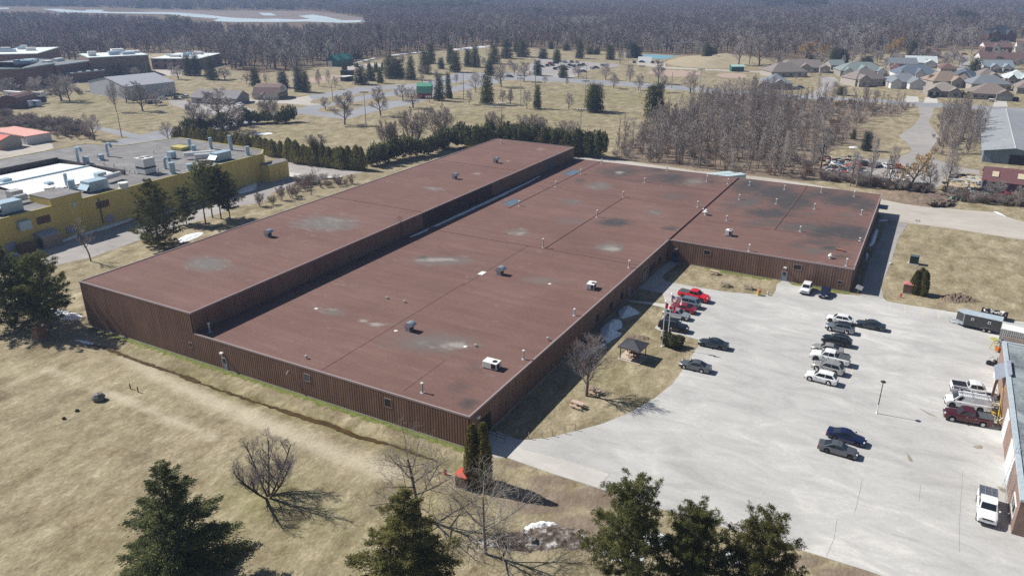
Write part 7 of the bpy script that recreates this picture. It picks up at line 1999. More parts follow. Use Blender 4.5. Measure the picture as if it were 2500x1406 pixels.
# ================================================================== HOUSES, SCHOOL, SHEDS
def bld(name, label, cat, r_, xl, yl, xr, yr, depth, eave, ridge, kind, wm, rm, group=None, gables=(), doors=(), wins=(), along='u', over=.45, trim=None):
    a = np.array(g(r_, xl, yl)); c = np.array(g(r_, xr, yr))
    u = c-a; w = np.linalg.norm(u); u /= w
    n = np.array([-u[1], u[0]])
    if n@(a-CAM[:2]) < 0: n = -n
    t = thing(name, label, cat, (a[0], a[1], 0), math.atan2(u[1], u[0]), group)
    D = depth; o = over
    MB().box(0,w,0,D,-.3,eave).build('wall', wm, t)
    b = MB()
    if kind == 'flat':
        b.box(-.1,w+.1,-.1,D+.1,eave-.25,eave+.12)
    elif kind == 'hip':
        k = min(w, D)/2*.95
        if w >= D: P1, P2 = (k, D/2, ridge), (w-k, D/2, ridge)
        else: P1, P2 = (w/2, k, ridge), (w/2, D-k, ridge)
        B = [(-o,-o,eave-.05),(w+o,-o,eave-.05),(w+o,D+o,eave-.05),(-o,D+o,eave-.05)]
        if w >= D: b.add(B+[P1,P2], [(0,1,5,4),(1,2,5),(2,3,4,5),(3,0,4),(3,2,1,0)])
        else: b.add(B+[P1,P2], [(0,1,4),(1,2,5,4),(2,3,5),(3,0,4,5),(3,2,1,0)])
    else:
        if along == 'u': V = [(-o,-o,eave-.1),(w+o,-o,eave-.1),(w+o,D+o,eave-.1),(-o,D+o,eave-.1),(-o,D/2,ridge),(w+o,D/2,ridge)]; F = [(0,1,5,4),(2,3,4,5)]; E = [((0,0,eave),(0,D,eave),(0,D/2,ridge-.12)),((w,0,eave),(w,D,eave),(w,D/2,ridge-.12))]
        else: V = [(-o,-o,eave-.1),(w+o,-o,eave-.1),(w+o,D+o,eave-.1),(-o,D+o,eave-.1),(w/2,-o,ridge),(w/2,D+o,ridge)]; F = [(0,4,5,3),(1,2,5,4)]; E = [((0,0,eave),(w,0,eave),(w/2,0,ridge-.12)),((0,D,eave),(w,D,eave),(w/2,D,ridge-.12))]
        if kind == 'gambrel':
            # two-pitch barn roof running along u or v
            z1 = eave+(ridge-eave)*.68
            prof = [(-o*.6,eave-.1),(D*.16,z1),(D/2,ridge),(D*.84,z1),(D+o*.6,eave-.1)] if along == 'u' else [(-o*.6,eave-.1),(w*.16,z1),(w/2,ridge),(w*.84,z1),(w+o*.6,eave-.1)]
            for s0, s1 in zip(prof[:-1], prof[1:]):
                if along == 'u': b.quad((-o,s0[0],s0[1]),(w+o,s0[0],s0[1]),(w+o,s1[0],s1[1]),(-o,s1[0],s1[1]))
                else: b.quad((s0[0],-o,s0[1]),(s0[0],D+o,s0[1]),(s1[0],D+o,s1[1]),(s1[0],-o,s1[1]))
            e = MB()
            for s in ((0,w) if along == 'u' else (0,D)): MB().poly([(s,y_,z-.05) if along == 'u' else (y_,s,z-.05) for y_, z in prof]).build('gable_wall', trim or wm, t)
        else:
            b.add(V, F)
            e = MB()
            for tri in E: MB().poly(tri).build('gable_wall', trim or wm, t)
    b.build('roof', rm, t)
    for (u0, u1, pr, rh) in gables:
        x0, x1 = w*u0, w*u1; m_ = (x0+x1)/2
        b = MB(); b.box(x0,x1,-pr,.4,-.2,eave); b.poly([(x0,-pr,eave),(x1,-pr,eave),(m_,-pr,eave+rh)]); b.build('front_wing', trim or wm, t)
        b = MB(); e_ = eave-.08; z_ = eave+rh+.12; yb_ = D*.42
        b.add([(x0-.4,-pr-.4,e_),(x0-.4,yb_,e_),(m_,-pr-.4,z_),(m_,yb_,z_),(x1+.4,-pr-.4,e_),(x1+.4,yb_,e_)], [(0,2,3,1),(2,4,5,3)])
        b.build('wing_roof', rm, t)
    for (u0, u1, z0, z1, pr, m) in doors: MB().box(w*u0,w*u1,-pr-.06,-pr+.05,z0,z1).build('garage_door' if z1 > 1.9 else 'door', m, t)
    if name == 'bungalow':
        wins = list(wins)
        if not wins:
            used = [(a_, c_) for a_, c_, *_ in gables]
            for s_ in (.06, .3, .5, .74, .9):
                if not any(a_-.1 < s_ < c_+.02 for a_, c_ in used): wins.append((s_, s_+.08, .9, 2.2, 0))
            for a_, c_, p_, *_ in gables:
                if not any(a_ <= d_[0] <= c_ for d_ in doors): wins.append(((a_+c_)/2-.05, (a_+c_)/2+.05, .9, 2.3, p_))
    for (u0, u1, z0, z1, pr) in wins:
        f = MB().box(w*u0-.1,w*u1+.1,-pr-.05,-pr+.04,z0-.1,z1+.1).build('window', WHITE, t); MB().box(w*u0,w*u1,-pr-.08,-pr,z0,z1).build('pane', CARGL, f)
    return t, w
RT = mat('taupe_shingles', (.23,.2,.185), .9, var=.12); RG = mat('grey_shingles', (.2,.22,.245), .9, var=.12); RGB = mat('blue_grey_shingles', (.13,.16,.205), .9, var=.12); RTAN = mat('tan_shingles', (.31,.24,.19), .9, var=.1); RRED = mat('red_shingles', (.16,.1,.092), .9, var=.12); RWH = mat('pale_roof', (.52,.58,.6), .7); RGG = mat('green_grey_shingles', (.21,.25,.25), .9, var=.12); RDK = mat('dark_slate', (.05,.06,.075), .8)
WBEI = mat('beige_wall', (.4,.37,.335), .85); WGRY = mat('grey_stone_wall', (.3,.28,.26), .85); WWHT = mat('white_wall', (.68,.68,.68), .8); GD = mat('grey_garage_door', (.33,.33,.34), .6); GW = mat('white_garage_door', (.72,.73,.74), .6)
HG = 'bungalows at the upper right'
def house(label, r_, xl, yl, xr, yr, D, ev, rd, kind, wm, rm, **kw): return bld('bungalow', label, 'house', r_, xl, yl, xr, yr, D, ev, rd, kind, wm, rm, HG, **kw)
W2 = ((.12,.22,1,2.2,0),(.3,.4,1,2.2,0),(.62,.74,1,2.2,0))
house('grey-roofed bungalow at the left end of the house row', 4,15,850,285,855,16,3.2,7.4,'hip',WBEI,RG,gables=((.35,.75,1.2,2.0),),wins=((.1,.2,1,2.2,0),(.42,.5,1,2.2,1.2),(.8,.9,1,2.2,0)))
house('long taupe-roofed house behind the left grey bungalow', 4,90,740,430,735,16,3.2,8.0,'hip',WBEI,RT)
house('taupe-roofed bungalow with a carport at its right end', 4,175,690,640,695,15,3.2,7.4,'hip',WBEI,RT,gables=((.4,.62,1.0,2.2),(.78,.98,3,1.6)),wins=W2)
house('small green-grey roofed house behind the carport', 4,655,668,790,668,12,3.0,6.0,'gable',WGRY,RGG)
house('wide green-grey roofed bungalow with three white gables', 4,745,728,1190,735,17,3.3,8.0,'hip',WGRY,RGG,gables=((.35,.62,1.5,3.2),(.78,.95,1.5,2.2),(.08,.24,1.2,2.0)),trim=WWHT,wins=((.26,.33,1,2.3,0),(.66,.74,1,2.3,0)))
house('brown-roofed house with a blank side wall in front of the gabled one', 4,885,828,1175,820,14,4.0,8.6,'hip',WBEI,RT,gables=((.05,.4,2,2.4),))
house('dark grey roofed white house at the middle of the row', 4,1275,765,1695,775,16,3.8,8.6,'hip',WWHT,RGB,gables=((.42,.62,1.4,3.0),(.82,.97,1.2,2.0),(.04,.16,1,2)),wins=((.2,.28,1,2.4,0),(.66,.73,1,2.4,0)))
house('grey bungalow with two white-doored garages', 4,1195,835,1555,845,16,3.2,7.2,'hip',WBEI,RG,gables=((.02,.3,5.5,2.4),(.5,.9,6.5,2.6)),doors=((.58,.84,.1,2.5,6.5,GW),(.08,.25,.3,1.6,5.5,GW)),trim=WWHT)
house('tan-roofed house behind the beige front bungalow', 4,1625,835,1950,835,14,3.4,8.2,'hip',WBEI,RTAN,gables=((.5,.85,1.5,2.4),))
house('beige-roofed bungalow with an open dark garage at left', 4,1570,920,1900,935,15,3.0,6.8,'hip',WGRY,mat('sand_shingles', (.27,.24,.21), .9, var=.1),gables=((.0,.38,2.0,2.2),(.62,.98,1.2,1.8)),doors=((.05,.33,.1,2.4,2.0,BLACKP),),wins=((.72,.88,.9,2.2,1.2),(.46,.52,.2,2.1,0)))
house('grey-brown roofed bungalow at the front right with a wide grey garage', 4,1985,945,2385,965,16,3.0,7.4,'hip',WGRY,mat('umber_shingles', (.22,.185,.165), .9, var=.1),gables=((.6,.99,2.0,2.2),),doors=((.66,.95,.1,2.4,2.0,GD),(.42,.56,.1,1.89,.02,DARK)),wins=((.08,.16,.9,2.2,0),(.26,.34,.9,2.2,0)))
house('grey hip-roofed house right behind the front right bungalow', 4,1990,860,2370,868,14,3.4,7.4,'hip',WBEI,RG)
house('blue-grey roofed house with a wide garage in the second row', 4,1758,770,1985,790,15,3.2,7.4,'hip',WGRY,RGB,gables=((.4,.95,2.2,2.6),),doors=((.5,.88,.1,2.4,2.2,DARK),))
house('taupe-roofed house in the second row at right', 4,2045,785,2285,790,14,3.2,7.4,'hip',WGRY,RT,gables=((.4,.85,1.8,2.4),))
house('pale blue roofed house at the right picture edge', 4,2310,805,2560,815,14,3.4,7.6,'hip',WGRY,RWH,gables=((.1,.4,1.5,2.4),(.6,.95,1.5,2.6)))
house('brown-roofed house cut by the right picture edge', 4,2425,895,2620,905,14,3.2,7.0,'hip',WGRY,RT)
house('pale roofed long house in the third row', 4,1370,640,1665,650,16,3.2,7.0,'gable',WWHT,RWH,gables=((.6,.95,2,2.0),),doors=((.65,.9,.1,2.4,2.0,GW),))
house('grey-roofed long house left of the pale roofed one', 4,1215,650,1480,655,13,3.0,6.4,'gable',WGRY,RG,wins=W2)
house('blue-grey roofed row house beside the upper street', 4,2110,690,2400,695,13,3.4,7.2,'gable',WWHT,mat('steel_shingles', (.24,.28,.32), .9),gables=((.2,.45,1.5,2.0),(.6,.85,1.5,2.0)),doors=((.25,.4,.1,2.3,1.5,DARK),(.65,.8,.1,2.3,1.5,DARK)))
house('red-brown roofed terrace beside the upper street', 4,2080,610,2560,620,14,3.6,7.6,'gable',WWHT,RRED)
house('red-roofed house with white dormer gables', 4,2115,525,2375,530,14,6.0,9.6,'gable',BRKD,RRED,gables=((.28,.55,.8,2.6),),trim=WWHT,wins=((.1,.18,3.5,4.8,0),(.36,.46,3.5,5.0,.8),(.7,.78,3.5,4.8,0)))
house('second red-roofed house at the far right edge', 4,2420,500,2560,505,14,6.0,9.0,'gable',WWHT,RRED)
house('large dark slate-roofed house among the trees at far right', 4,2150,400,2420,400,20,7,15,'hip',BRKD,RDK,gables=((.1,.35,1.5,4),(.6,.8,1.5,4)))
house('dark slate-roofed brick house at the top right corner', 4,2380,185,2600,190,22,8,16,'hip',BRKD,RDK,gables=((.15,.4,1.5,4),))
house('red-brown roofed house left of the upper street', 4,1480,545,1690,555,14,3.4,7.0,'hip',WBEI,RRED); house('low red-brown roof between the middle houses', 4,1215,700,1330,705,12,3.0,6.0,'hip',WBEI,RRED); house('low red-brown roof behind the blue-grey house', 4,1700,700,1850,705,12,3.0,6.2,'hip',WBEI,RRED)
bld('distant_hall', 'pale-roofed distant building at the top edge of the wood', 'building', 4,945,28,1060,28,18,6,12,'hip',WWHT,RWH)
# park buildings
GRN = mat('green_metal_roof', (.12,.36,.24), .5, .1); TEAL = mat('teal_metal_roof', (.05,.26,.21), .5, .1); TEALW = mat('dark_teal_wall', (.03,.12,.11), .6); BARNR = mat('barn_red', (.26,.04,.05), .7)
bld('red_barn', 'small red barn with a bright green gambrel roof in the park', 'barn', 2,1557,945,1690,945,9,2.8,7.4,'gambrel',BARNR,GRN,along='u',over=.3)
bld('green_shed', 'dark green shed with teal roof and white door at the wood edge', 'shed', 2,695,635,800,640,20,4.2,7.4,'gable',TEALW,TEAL,along='v',doors=((.1,.5,.1,3.6,.0,WHITE),))
bld('green_shed', 'teal box shed with pale roof near the ball field', 'shed', 3,2132,685,2250,685,5,3.2,4.2,'gable',TEALW,mat('pale_teal_roof', (.4,.58,.54), .5),along='u')
bld('dugout', 'black dugout beside the infield, farther of two', 'dugout', 2,826,718,928,722,4,2.6,2.8,'flat',BLACKP,DARK)
bld('dugout', 'black dugout with white roof edge, nearer of two', 'dugout', 2,868,780,950,770,4,2.6,2.8,'flat',BLACKP,WHITE)
gx, gw = bld('community_hall', 'long brown-roofed hall with a pale arched gable end in the park', 'hall', 2,0,952,232,955,14,3.0,7.0,'gambrel',mat('cream_wall', (.5,.47,.42), .8),mat('brown_hall_roof', (.2,.14,.13), .85),along='u',trim=mat('pale_gable', (.62,.6,.55), .8),doors=((.38,.46,.1,1.89,0,WHITE),))
b = MB(); b.box(gw-.02,gw+.15,0,14,.0,2.9); b.build('brick_end', BRK, gx)
for y_ in (2,6,10): MB().box(gw+.13,gw+.2,y_,y_+1.6,.9,2.2).build('window', CARGL, gx)
for y_ in (5.4,7,8.6): MB().box(gw-.0,gw+.06,y_-.35,y_+.35,4.0,5.6).build('window', CARGL, gx)
# left: store building, bungalow, school
bld('metal_store', 'pale grey metal store building among bare trees before the school', 'building', 1,862,893,1215,955,26,6.4,9.6,'gable',mat('pale_grey_cladding', (.48,.5,.55), .6),mat('grey_store_roof', (.36,.37,.41), .6),along='v',over=.3)
bld('low_bungalow', 'low grey-roofed bungalow behind bare trees at the left', 'house', 1,1830,985,2260,1000,12,2.8,5.8,'gable',WGRY,mat('greyish_shingles', (.26,.25,.26), .9),wins=W2,gables=((.3,.5,1.5,1.8),))
bld('small_house', 'low brown-roofed house right of the grey bungalow', 'house', 1,2405,940,2500,955,10,2.8,5.4,'gable',WGRY,RT)
sc_ = thing('brick_school', 'large brown brick school with white flat roofs at the upper left', 'school', (0,0,0))
def block(r_, xl, yl, xr, yr, D, h, rm, wm=BRKD, units=0, rows_=0, seed=1):
    a = np.array(g(r_, xl, yl)); c = np.array(g(r_, xr, yr)); u = c-a; w = np.linalg.norm(u); u /= w; n = np.array([-u[1],u[0]])
    if n@(a-CAM[:2]) < 0: n = -n
    rz = math.atan2(u[1],u[0])
    wl = MB().box(0,w,0,D,-.2,h-.2).build('wall', wm, sc_, (a[0],a[1],0), rz)
    MB().box(-.25,w+.25,-.25,D+.25,h-.2,h+.35).build('roof_edge', mat('mint_trim', (.42,.56,.52), .5), sc_, (a[0],a[1],0), rz)
    MB().quad((.3,.3,h+.36),(w-.3,.3,h+.36),(w-.3,D-.3,h+.36),(.3,D-.3,h+.36)).build('roof', rm, sc_, (a[0],a[1],0), rz)
    r = random.Random(seed)
    for k in range(units):
        x_, y_ = r.uniform(.1,.9)*w, r.uniform(.2,.8)*D; s = r.uniform(1.5,4)
        MB().box(x_-s,x_+s,y_-s*.6,y_+s*.6,h+.3,h+r.uniform(1.6,3.2)).build('rooftop_unit', BLG if k % 2 else WHITE, sc_, (a[0],a[1],0), rz)
    for k in range(rows_):
        for j in range(2):
            x_ = w*(k+.5)/rows_; MB().box(x_-1.2,x_+1.2,-.08,.02,1.2+j*3.6,2.8+j*3.6).build('window', CARGL, sc_, (a[0],a[1],0), rz)
WR = mat('white_membrane', (.74,.77,.77), .6); GRF = mat('grey_membrane', (.2,.21,.23), .8)
block(1,-200,862,250,850,40,10.5,GRF,units=2,seed=2)
block(1,250,850,560,790,60,10.5,GRF,units=2,seed=3)
block(1,560,795,890,742,45,9.5,GRF,units=3,seed=4)
block(1,885,748,1445,712,30,11.5,WR,wm=BRK,units=6,rows_=7,seed=5)
block(1,700,790,1010,755,14,5.0,GRF,units=0,rows_=4,seed=6)
block(1,1455,662,1900,665,40,6.5,WR,wm=BRK,units=5,rows_=5,seed=7)
block(1,-40,700,390,690,50,11,WR,units=5,seed=8)
# red-roofed store row and kiosk at the left edge
t, w_ = bld('container_store', 'long white storage row with a salmon-pink roof at the left edge', 'storage', 1,-80,1320,262,1385,9,3.0,3.2,'flat',mat('store_white', (.6,.6,.64), .6),mat('salmon_roof', (.7,.37,.31), .6))
for k in range(9): MB().box(w_*(k+.5)/9-.06,w_*(k+.5)/9+.06,-.06,.02,0,2.8).build('seam', GREYP, t)
bld('kiosk', 'small red-roofed kiosk with red door cut by the left edge', 'kiosk', 1,-120,1420,15,1435,8,3.4,4.6,'gable',WBEI,mat('kiosk_red', (.6,.07,.05), .5),doors=((.86,.97,.1,2.6,.0,mat('kiosk_red', (.6,.07,.05))),))
t = thing('quonset_hut', 'rusty brown arched hut beside the motorhomes at the left', 'hut', (*g(1,95,1040),0), .5)
b = MB(); b.grid([[(7*math.cos(a), y_, 6*math.sin(a)) for y_ in (0,14)] for a in [math.pi*i/10 for i in range(11)]]); b.poly([(7*math.cos(a),0,6*math.sin(a)) for a in [math.pi*i/10 for i in range(11)]]); b.build('shell', mat('rust_shell', (.12,.06,.055), .7), t)
# lumber sheds at the right edge
BLW = siding('blue_cladding', (.14,.18,.23), (.19,.24,.3), (.25,.31,.38))
rdir = g(4,2330,1045,7); rd2 = g(8,2420,90,7)
t = thing('lumber_shed', 'huge low metal shed with pale grey roof and blue wall at the right edge', 'shed', (0,0,0))
rA, rB = np.array(g(8,2420,90,5.3)), np.array(g(4,2330,1045,5.3))
ax_ = rB-rA; Dp = float(np.linalg.norm(ax_)); ax_ /= Dp; u = np.array([ax_[1], -ax_[0]])
e0 = np.array(g(8,2095,205)); hw = abs(float((e0-rA)@u)); Wd = 2*hw
o0 = rA-u*hw
t.location = (o0[0], o0[1], 0); t.rotation_euler = (0,0,math.atan2(u[1],u[0]))
b = MB(); ribs(b,(0,0),(Wd,0),0,3.9,.8,.08,.2); b.box(0,Wd,.03,Dp,0,3.8); b.poly([(0,-.02,3.9),(Wd,-.02,3.9),(Wd/2,-.02,5.35)]); b.build('wall', BLW, t)
SHR = siding('weathered_tin', (.24,.255,.28), (.3,.315,.34), (.37,.385,.41), .7)
b = MB(); b.quad((-.8,-.8,3.85),(Wd/2,-.8,5.45),(Wd/2,Dp+.8,5.45),(-.8,Dp+.8,3.85)); b.quad((Wd/2,-.8,5.45),(Wd+.8,-.8,3.85),(Wd+.8,Dp+.8,3.85),(Wd/2,Dp+.8,5.45)); b.build('roof', SHR, t)
MB().box(Wd/2-.12,Wd/2+.12,-.8,Dp+.8,5.42,5.55).build('ridge_cap', mat('pale_ridge', (.6,.6,.58), .5), t)
MB().box(Wd/2-1,Wd/2+4,-.2,.0,0,3.2).build('doorway', BLACKP, t)
e0 = g(8,2080,520)
t = thing('lumber_barn', 'dark barn with a steep maroon roof and cream hatches at the right edge', 'barn', (e0[0], e0[1], 0), -.02)
MB().box(0,34,0,9,-.2,3.9).build('wall', mat('slate_boards', (.13,.14,.17), .8), t)
b = MB(); b.quad((-.4,-.4,3.85),(34.4,-.4,3.85),(34.4,3.6,7.2),(-.4,3.6,7.2)); b.quad((-.4,3.6,7.2),(34.4,3.6,7.2),(34.4,9.4,4.5),(-.4,9.4,4.5)); b.poly([(-.05,0,3.9),(-.05,9,4.4),(-.05,3.6,7.1)]); b.build('roof', mat('maroon_roof', (.17,.08,.085), .7), t)
for x_ in (1.9,8.0,13.5): 
    b = MB(); b.add([(x_,.9,5.0),(x_+1.6,.9,5.0),(x_+1.6,2.3,6.2),(x_,2.3,6.2)],[(0,1,2,3)]); o = b.build('hatch', mat('cream_hatch', (.6,.52,.38), .8), t); o.location = (0,-.1,.1)
# scrap yard: rows of lumber, old vehicles, debris
rg = random.Random(77)
def heap(name, label, r_, X0, X1, Y0, Y1, n, cols, smax):
    cx, cy = g(r_, (X0+X1)/2, (Y0+Y1)/2); b = MB()
    for k in range(n):
        x_, y_ = g(r_, rg.uniform(X0,X1), rg.uniform(Y0,Y1)); s = rg.uniform(.3,smax)
        M = Matrix.Translation((x_-cx,y_-cy,rg.uniform(.15,1.0))) @ Matrix.Rotation(rg.uniform(0,3),4,'Z') @ Matrix.Rotation(rg.uniform(-.3,.3),4,'X')
        b.box(-s,s,-s*rg.uniform(.15,.6),s*rg.uniform(.15,.6),-.12,rg.uniform(.1,.5),rg.randrange(len(cols)),M)
    tag(b.build(name, cols, None, (cx,cy,0)), label, 'scrap', kind='stuff')
CB = [GREYP, mat('dull_blue', (.2,.27,.36), .6), WHITE, DARK, mat('dull_red', (.24,.1,.08), .8), mat('timber', (.42,.34,.25), .8)]
heap('scrap_heap', 'field of mixed scrap behind the rear road', 8,600,960,190,400,230,CB,1.3); heap('scrap_heap', 'pale scrap and rubble beside the willow', 8,1130,1380,330,470,90,[WHITE,GREYP,CB[5]],1.0); heap('lumber_heap', 'stacks of dark and yellow lumber left of the maroon barn', 8,1790,2050,350,500,120,[CB[5],DARK,mat('yellowish_boards', (.4,.34,.22), .85),GREYP],2.6); heap('scrap_heap', 'tangled scrap and green hoses in front of the lumber barn', 8,1780,2160,500,600,90,[DARK,mat('green_hose', (.18,.4,.3), .6),GREYP,WHITE],1.0); heap('scrap_heap', 'low line of grey crates and blocks by the willow trunk', 8,1280,1600,440,500,60,[GREYP,DARK,CB[1]],1.2)
heap('brush_pile', 'pile of cut branches on the earth bank', 8,1600,1790,560,640,140,[mat('cut_branches', (.17,.125,.1), .95)],1.6)
# far vehicles: one small mesh each
FARM = {}
def farcar(r_, X, Y, rz, m, label, L=4.6, H=1.5, group=None, kind='parked_car', cat='car', boxy=False):
    key = (m.name, L, H, boxy)
    if key not in FARM:
        b = MB(); w_ = 1.8/2 if L < 5.5 else 1.2
        prof = [(-L/2,.3),(-L/2,.95),(-L*.38,1.0),(-L*.28,H),(L*.14,H),(L*.27,.95),(L*.46,.82),(L/2,.6),(L/2,.3)] if not boxy else [(-L/2,.5),(-L/2,H),(L*.42,H),(L/2,H*.6),(L/2,.5)]
        for s in (-1,1): b.poly([(x_, s*w_, z) for x_, z in (prof if s < 0 else prof[::-1])])
        for (x0,z0),(x1,z1) in zip(prof, prof[1:]+prof[:1]): b.quad((x0,-w_,z0),(x0,w_,z0),(x1,w_,z1),(x1,-w_,z1), 1 if (not boxy and z0 != z1 and min(z0,z1) > .9 and max(z0,z1) == H) else 0)
        if not boxy:
            for s in (-1,1): b.poly([(-L*.3,s*(w_+.01),1.0),(-L*.24,s*(w_+.01),H-.1),(L*.12,s*(w_+.01),H-.1),(L*.22,s*(w_+.01),1.0)],1)
        else:
            for s in (-1,1): b.box(-L*.3,L*.3,s*w_-.02,s*w_+.02,H*.55,H*.75,1)
        for x_ in (-L*.3,L*.3):
            for s in (-1,1): b.tube((x_,s*w_-.1,.33),(x_,s*w_+.02,.33),.33,n=8,mi=2)
        FARM[key] = b.mesh(kind, [m, CARGL, TYRE])
    p = g(r_, X, Y)
    return tag(link(kind, FARM[key], None, (p[0],p[1],.02), rz), label, cat, group)
u = np.array(g(3,1240,830))-np.array(g(3,480,780)); prz = math.atan2(u[1],u[0])
PC_ = [PD,PG,PW,PN,PB,PS,PE,PR]; NM = {PD.name:'dark blue-grey',PG.name:'grey',PW.name:'white',PN.name:'navy',PB.name:'black',PS.name:'silver',PE.name:'beige',PR.name:'red'}
for k, (X, Y, m) in enumerate(((320,645,PD),(375,635,PG),(425,630,PN),(455,610,PN),(400,615,PR),(450,665,PD),(495,655,PS),(520,640,PW),(540,600,PS),(545,670,PB),(590,630,PB),(630,640,PD),(690,635,PG),(720,625,PD),(800,660,PW),(840,655,PG),(900,632,PS),(935,630,PW),(720,690,PD),(675,690,PG),(1205,605,PG),(1280,600,PB),(1380,605,PD),(1430,602,PG),(575,650,PW),(610,600,PD),(660,605,PS))):
    farcar(3, X, Y, prz+(math.pi/2 if k % 3 else 0)+.1, m, NM[m.name]+' car in the crowded park car park beyond the green', group='cars in the park car park')
farcar(3, 20, 740, prz, PG, 'dark grey car driving on the park road beside the bare red tree'); farcar(3, -80, 742, prz, PB, 'black car on the park road under the dense bare tree')
for k, (X, Y, m, lb) in enumerate(((1530,910,PW,'white van-like car by the bare trees, farthest of the group'),(1560,950,PW,'white car under the bare trees before the store building'),(1500,985,PS,'silver car under the bare trees near the grey store'),(1430,990,PB,'black car under the bare trees near the grey store'),(1790,1045,PD,'dark car parked below the grey bungalow'),(2290,1010,PW,'white suv parked at the right of the grey bungalow'),(1770,935,PW,'white car left of the grey bungalow'),(2110,880,PB,'black car behind the grey bungalow roof'),(1300,960,PD,'dark car beside the pale store building'),(25,1080,PN,'blue-green car by the arched hut'),(1680,945,PG,'grey car among the bare trees by the bungalow'))): farcar(1, X, Y, .4+.5*k, m, lb)
farcar(1, 245, 1022, .15, PW, 'white motorhome trailer before the long lorry', 7.5, 3.0, kind='camper_trailer', cat='camper', boxy=True); farcar(1, 345, 1018, .2, mat('blue_white_paint', (.45,.52,.62), .4), 'pale blue camper between motorhome and black lorry', 5.6, 2.8, kind='camper_trailer', cat='camper', boxy=True); farcar(1, 175, 955, .1, WWHT, 'long white lorry trailer behind the campers', 16, 4.0, kind='lorry_trailer', cat='lorry', boxy=True); farcar(1, 380, 985, .25, PB, 'black lorry tractor right of the campers', 6.5, 3.2, kind='lorry', cat='lorry', boxy=True); farcar(1, 375, 930, .2, PW, 'white lorry behind the black one', 7, 2.6, kind='lorry', cat='lorry', boxy=True)
farcar(4, 1625, 935, 1.4, PB, 'black suv half inside the open garage'); farcar(4, 365, 845, .1, PG, 'grey car beside the left grey bungalow'); farcar(4, 330, 855, .2, PS, 'silver car beside the left grey bungalow'); farcar(4, 1930, 525, .2, PR, 'red car at the top of the upper street'); farcar(4, 1360, 560, .3, PW, 'white car left of the upper street'); farcar(4, 2125, 575, .1, PW, 'white car beside the red terrace')
farcar(4, 2190, 970, .0, WWHT, 'small white box trailer on the front right lawn', 2.6, 1.3, kind='box_trailer', cat='trailer', boxy=True); farcar(4, 2410, 965, .1, BLACKP, 'black covered trailer right of the front right bungalow', 3.2, 1.9, kind='box_trailer', cat='trailer', boxy=True)
for k, (X, Y, m, lb) in enumerate(((985,255,PB,'dark car in the scrap yard behind three thin trunks'),(1090,265,PG,'grey car in the scrap yard left of the white one'),(1185,270,PW,'white old car in the scrap yard'),(1265,275,mat('rust_paint', (.42,.12,.04), .6),'rust-orange old car behind the willow'),(600,205,PB,'black van at the far left of the scrap yard'),(880,375,PN,'dark blue old car at the front of the scrap yard'),(795,355,PR,'red old car at the front of the scrap yard'),(900,268,PR,'red car in the middle of the scrap yard'),(1190,410,PW,'white pickup facing the rear road beside the rubble'),(1010,380,PG,'grey flatbed at the front of the scrap yard'),(2330,560,PR,'dull red tractor in front of the lumber barn'),(2470,590,mat('orange_paint', (.6,.2,.04), .5),'orange machine at the right edge before the barn'))): farcar(8, X, Y, .3+.9*k, m, lb)
# light poles over the park and street poles
def pole(r_, X, Y, top, label, kind='light_pole', group=None, lamps=2, wood=False):
    p = g(r_, X, Y); h = hgt(p, q(r_,0,top)[1])
    t = thing(kind, label, 'light pole' if not wood else 'pole', (p[0],p[1],0), YAW, group)
    MB().lathe([(.2,0),(.11,h)],(0,0,0),7).build('pole', mat('pole_wood', (.3,.25,.2), .9) if wood else GREYP, t)
    if lamps == 2: b = MB(); b.box(-1.3,1.3,-.1,.1,h-.1,h+.05); b.box(-1.5,-.7,-.3,.3,h+.02,h+.35); b.box(.7,1.5,-.3,.3,h+.02,h+.35); b.build('lamp', WHITE, t)
    elif lamps > 2:
        b = MB(); b.box(-1.8,1.8,-.08,.08,h-.5,h-.38); b.box(-1.8,1.8,-.08,.08,h-.02,h+.08); b.build('crossarm', DARK, t); b = MB()
        for i in range(4):
            for z in (h-.38, h+.08): b.lathe([(.12,0),(.38,.3),(.38,.36)],(-1.5+i,.0,z),8)
        b.build('floodlight', WHITE, t)
for r_, X, Y, tp in ((2,1252,470,405),(2,1284,525,423),(2,1480,518,345),(2,1572,532,400),(2,2050,475,340),(2,2215,535,390),(3,797,470,386),(3,903,480,381),(3,1008,440,370),(3,1478,532,427),(3,1580,545,413),(3,1675,540,406)): pole(r_, X, Y, tp, 'grey sports light pole at the wood edge beyond the park', group='light poles at the wood edge')
for r_, X, Y, tp, lb in ((2,1070,1207,878,'double lamp pole on the green before the park car park'),(2,1675,985,928,'floodlight pole beside the red barn'),(2,2362,1205,992,'floodlight pole rising behind the hedge left of the green'),(3,122,1012,748,'floodlight pole at the left of the green'),(3,732,1035,770,'floodlight pole beside the two broad spruces'),(3,690,1305,1052,'floodlight pole behind the cedar hedge'),(3,1262,882,630,'double-lamp pole at the park road'),(3,1822,920,660,'floodlight pole at the corner of the thicket'),(3,1370,1110,828,'floodlight pole hidden by the broad spruce')): pole(r_, X, Y, tp, lb, 'floodlight_pole', None, 4)
for r_, X, Y, tp, lb in ((2,752,965,790,'bare pole between the two park car parks'),(2,2000,965,700,'tall bare pole on the green near the red barn'),(3,262,812,575,'bare pole beside the park road'),(3,748,765,600,'bare pole before the crowded car park'),(3,1060,1352,1122,'short wooden pole in the grass beside the thicket'),(1,1162,1312,1075,'leaning utility pole by the left street'),(3,1560,840,690,'bare pole at the infield fence'),(2,1445,770,660,'bare pole behind the park spruces'),(8,900,450,180,'short bare pole in the scrap yard')): pole(r_, X, Y, tp, lb, 'utility_pole', None, 0, True)
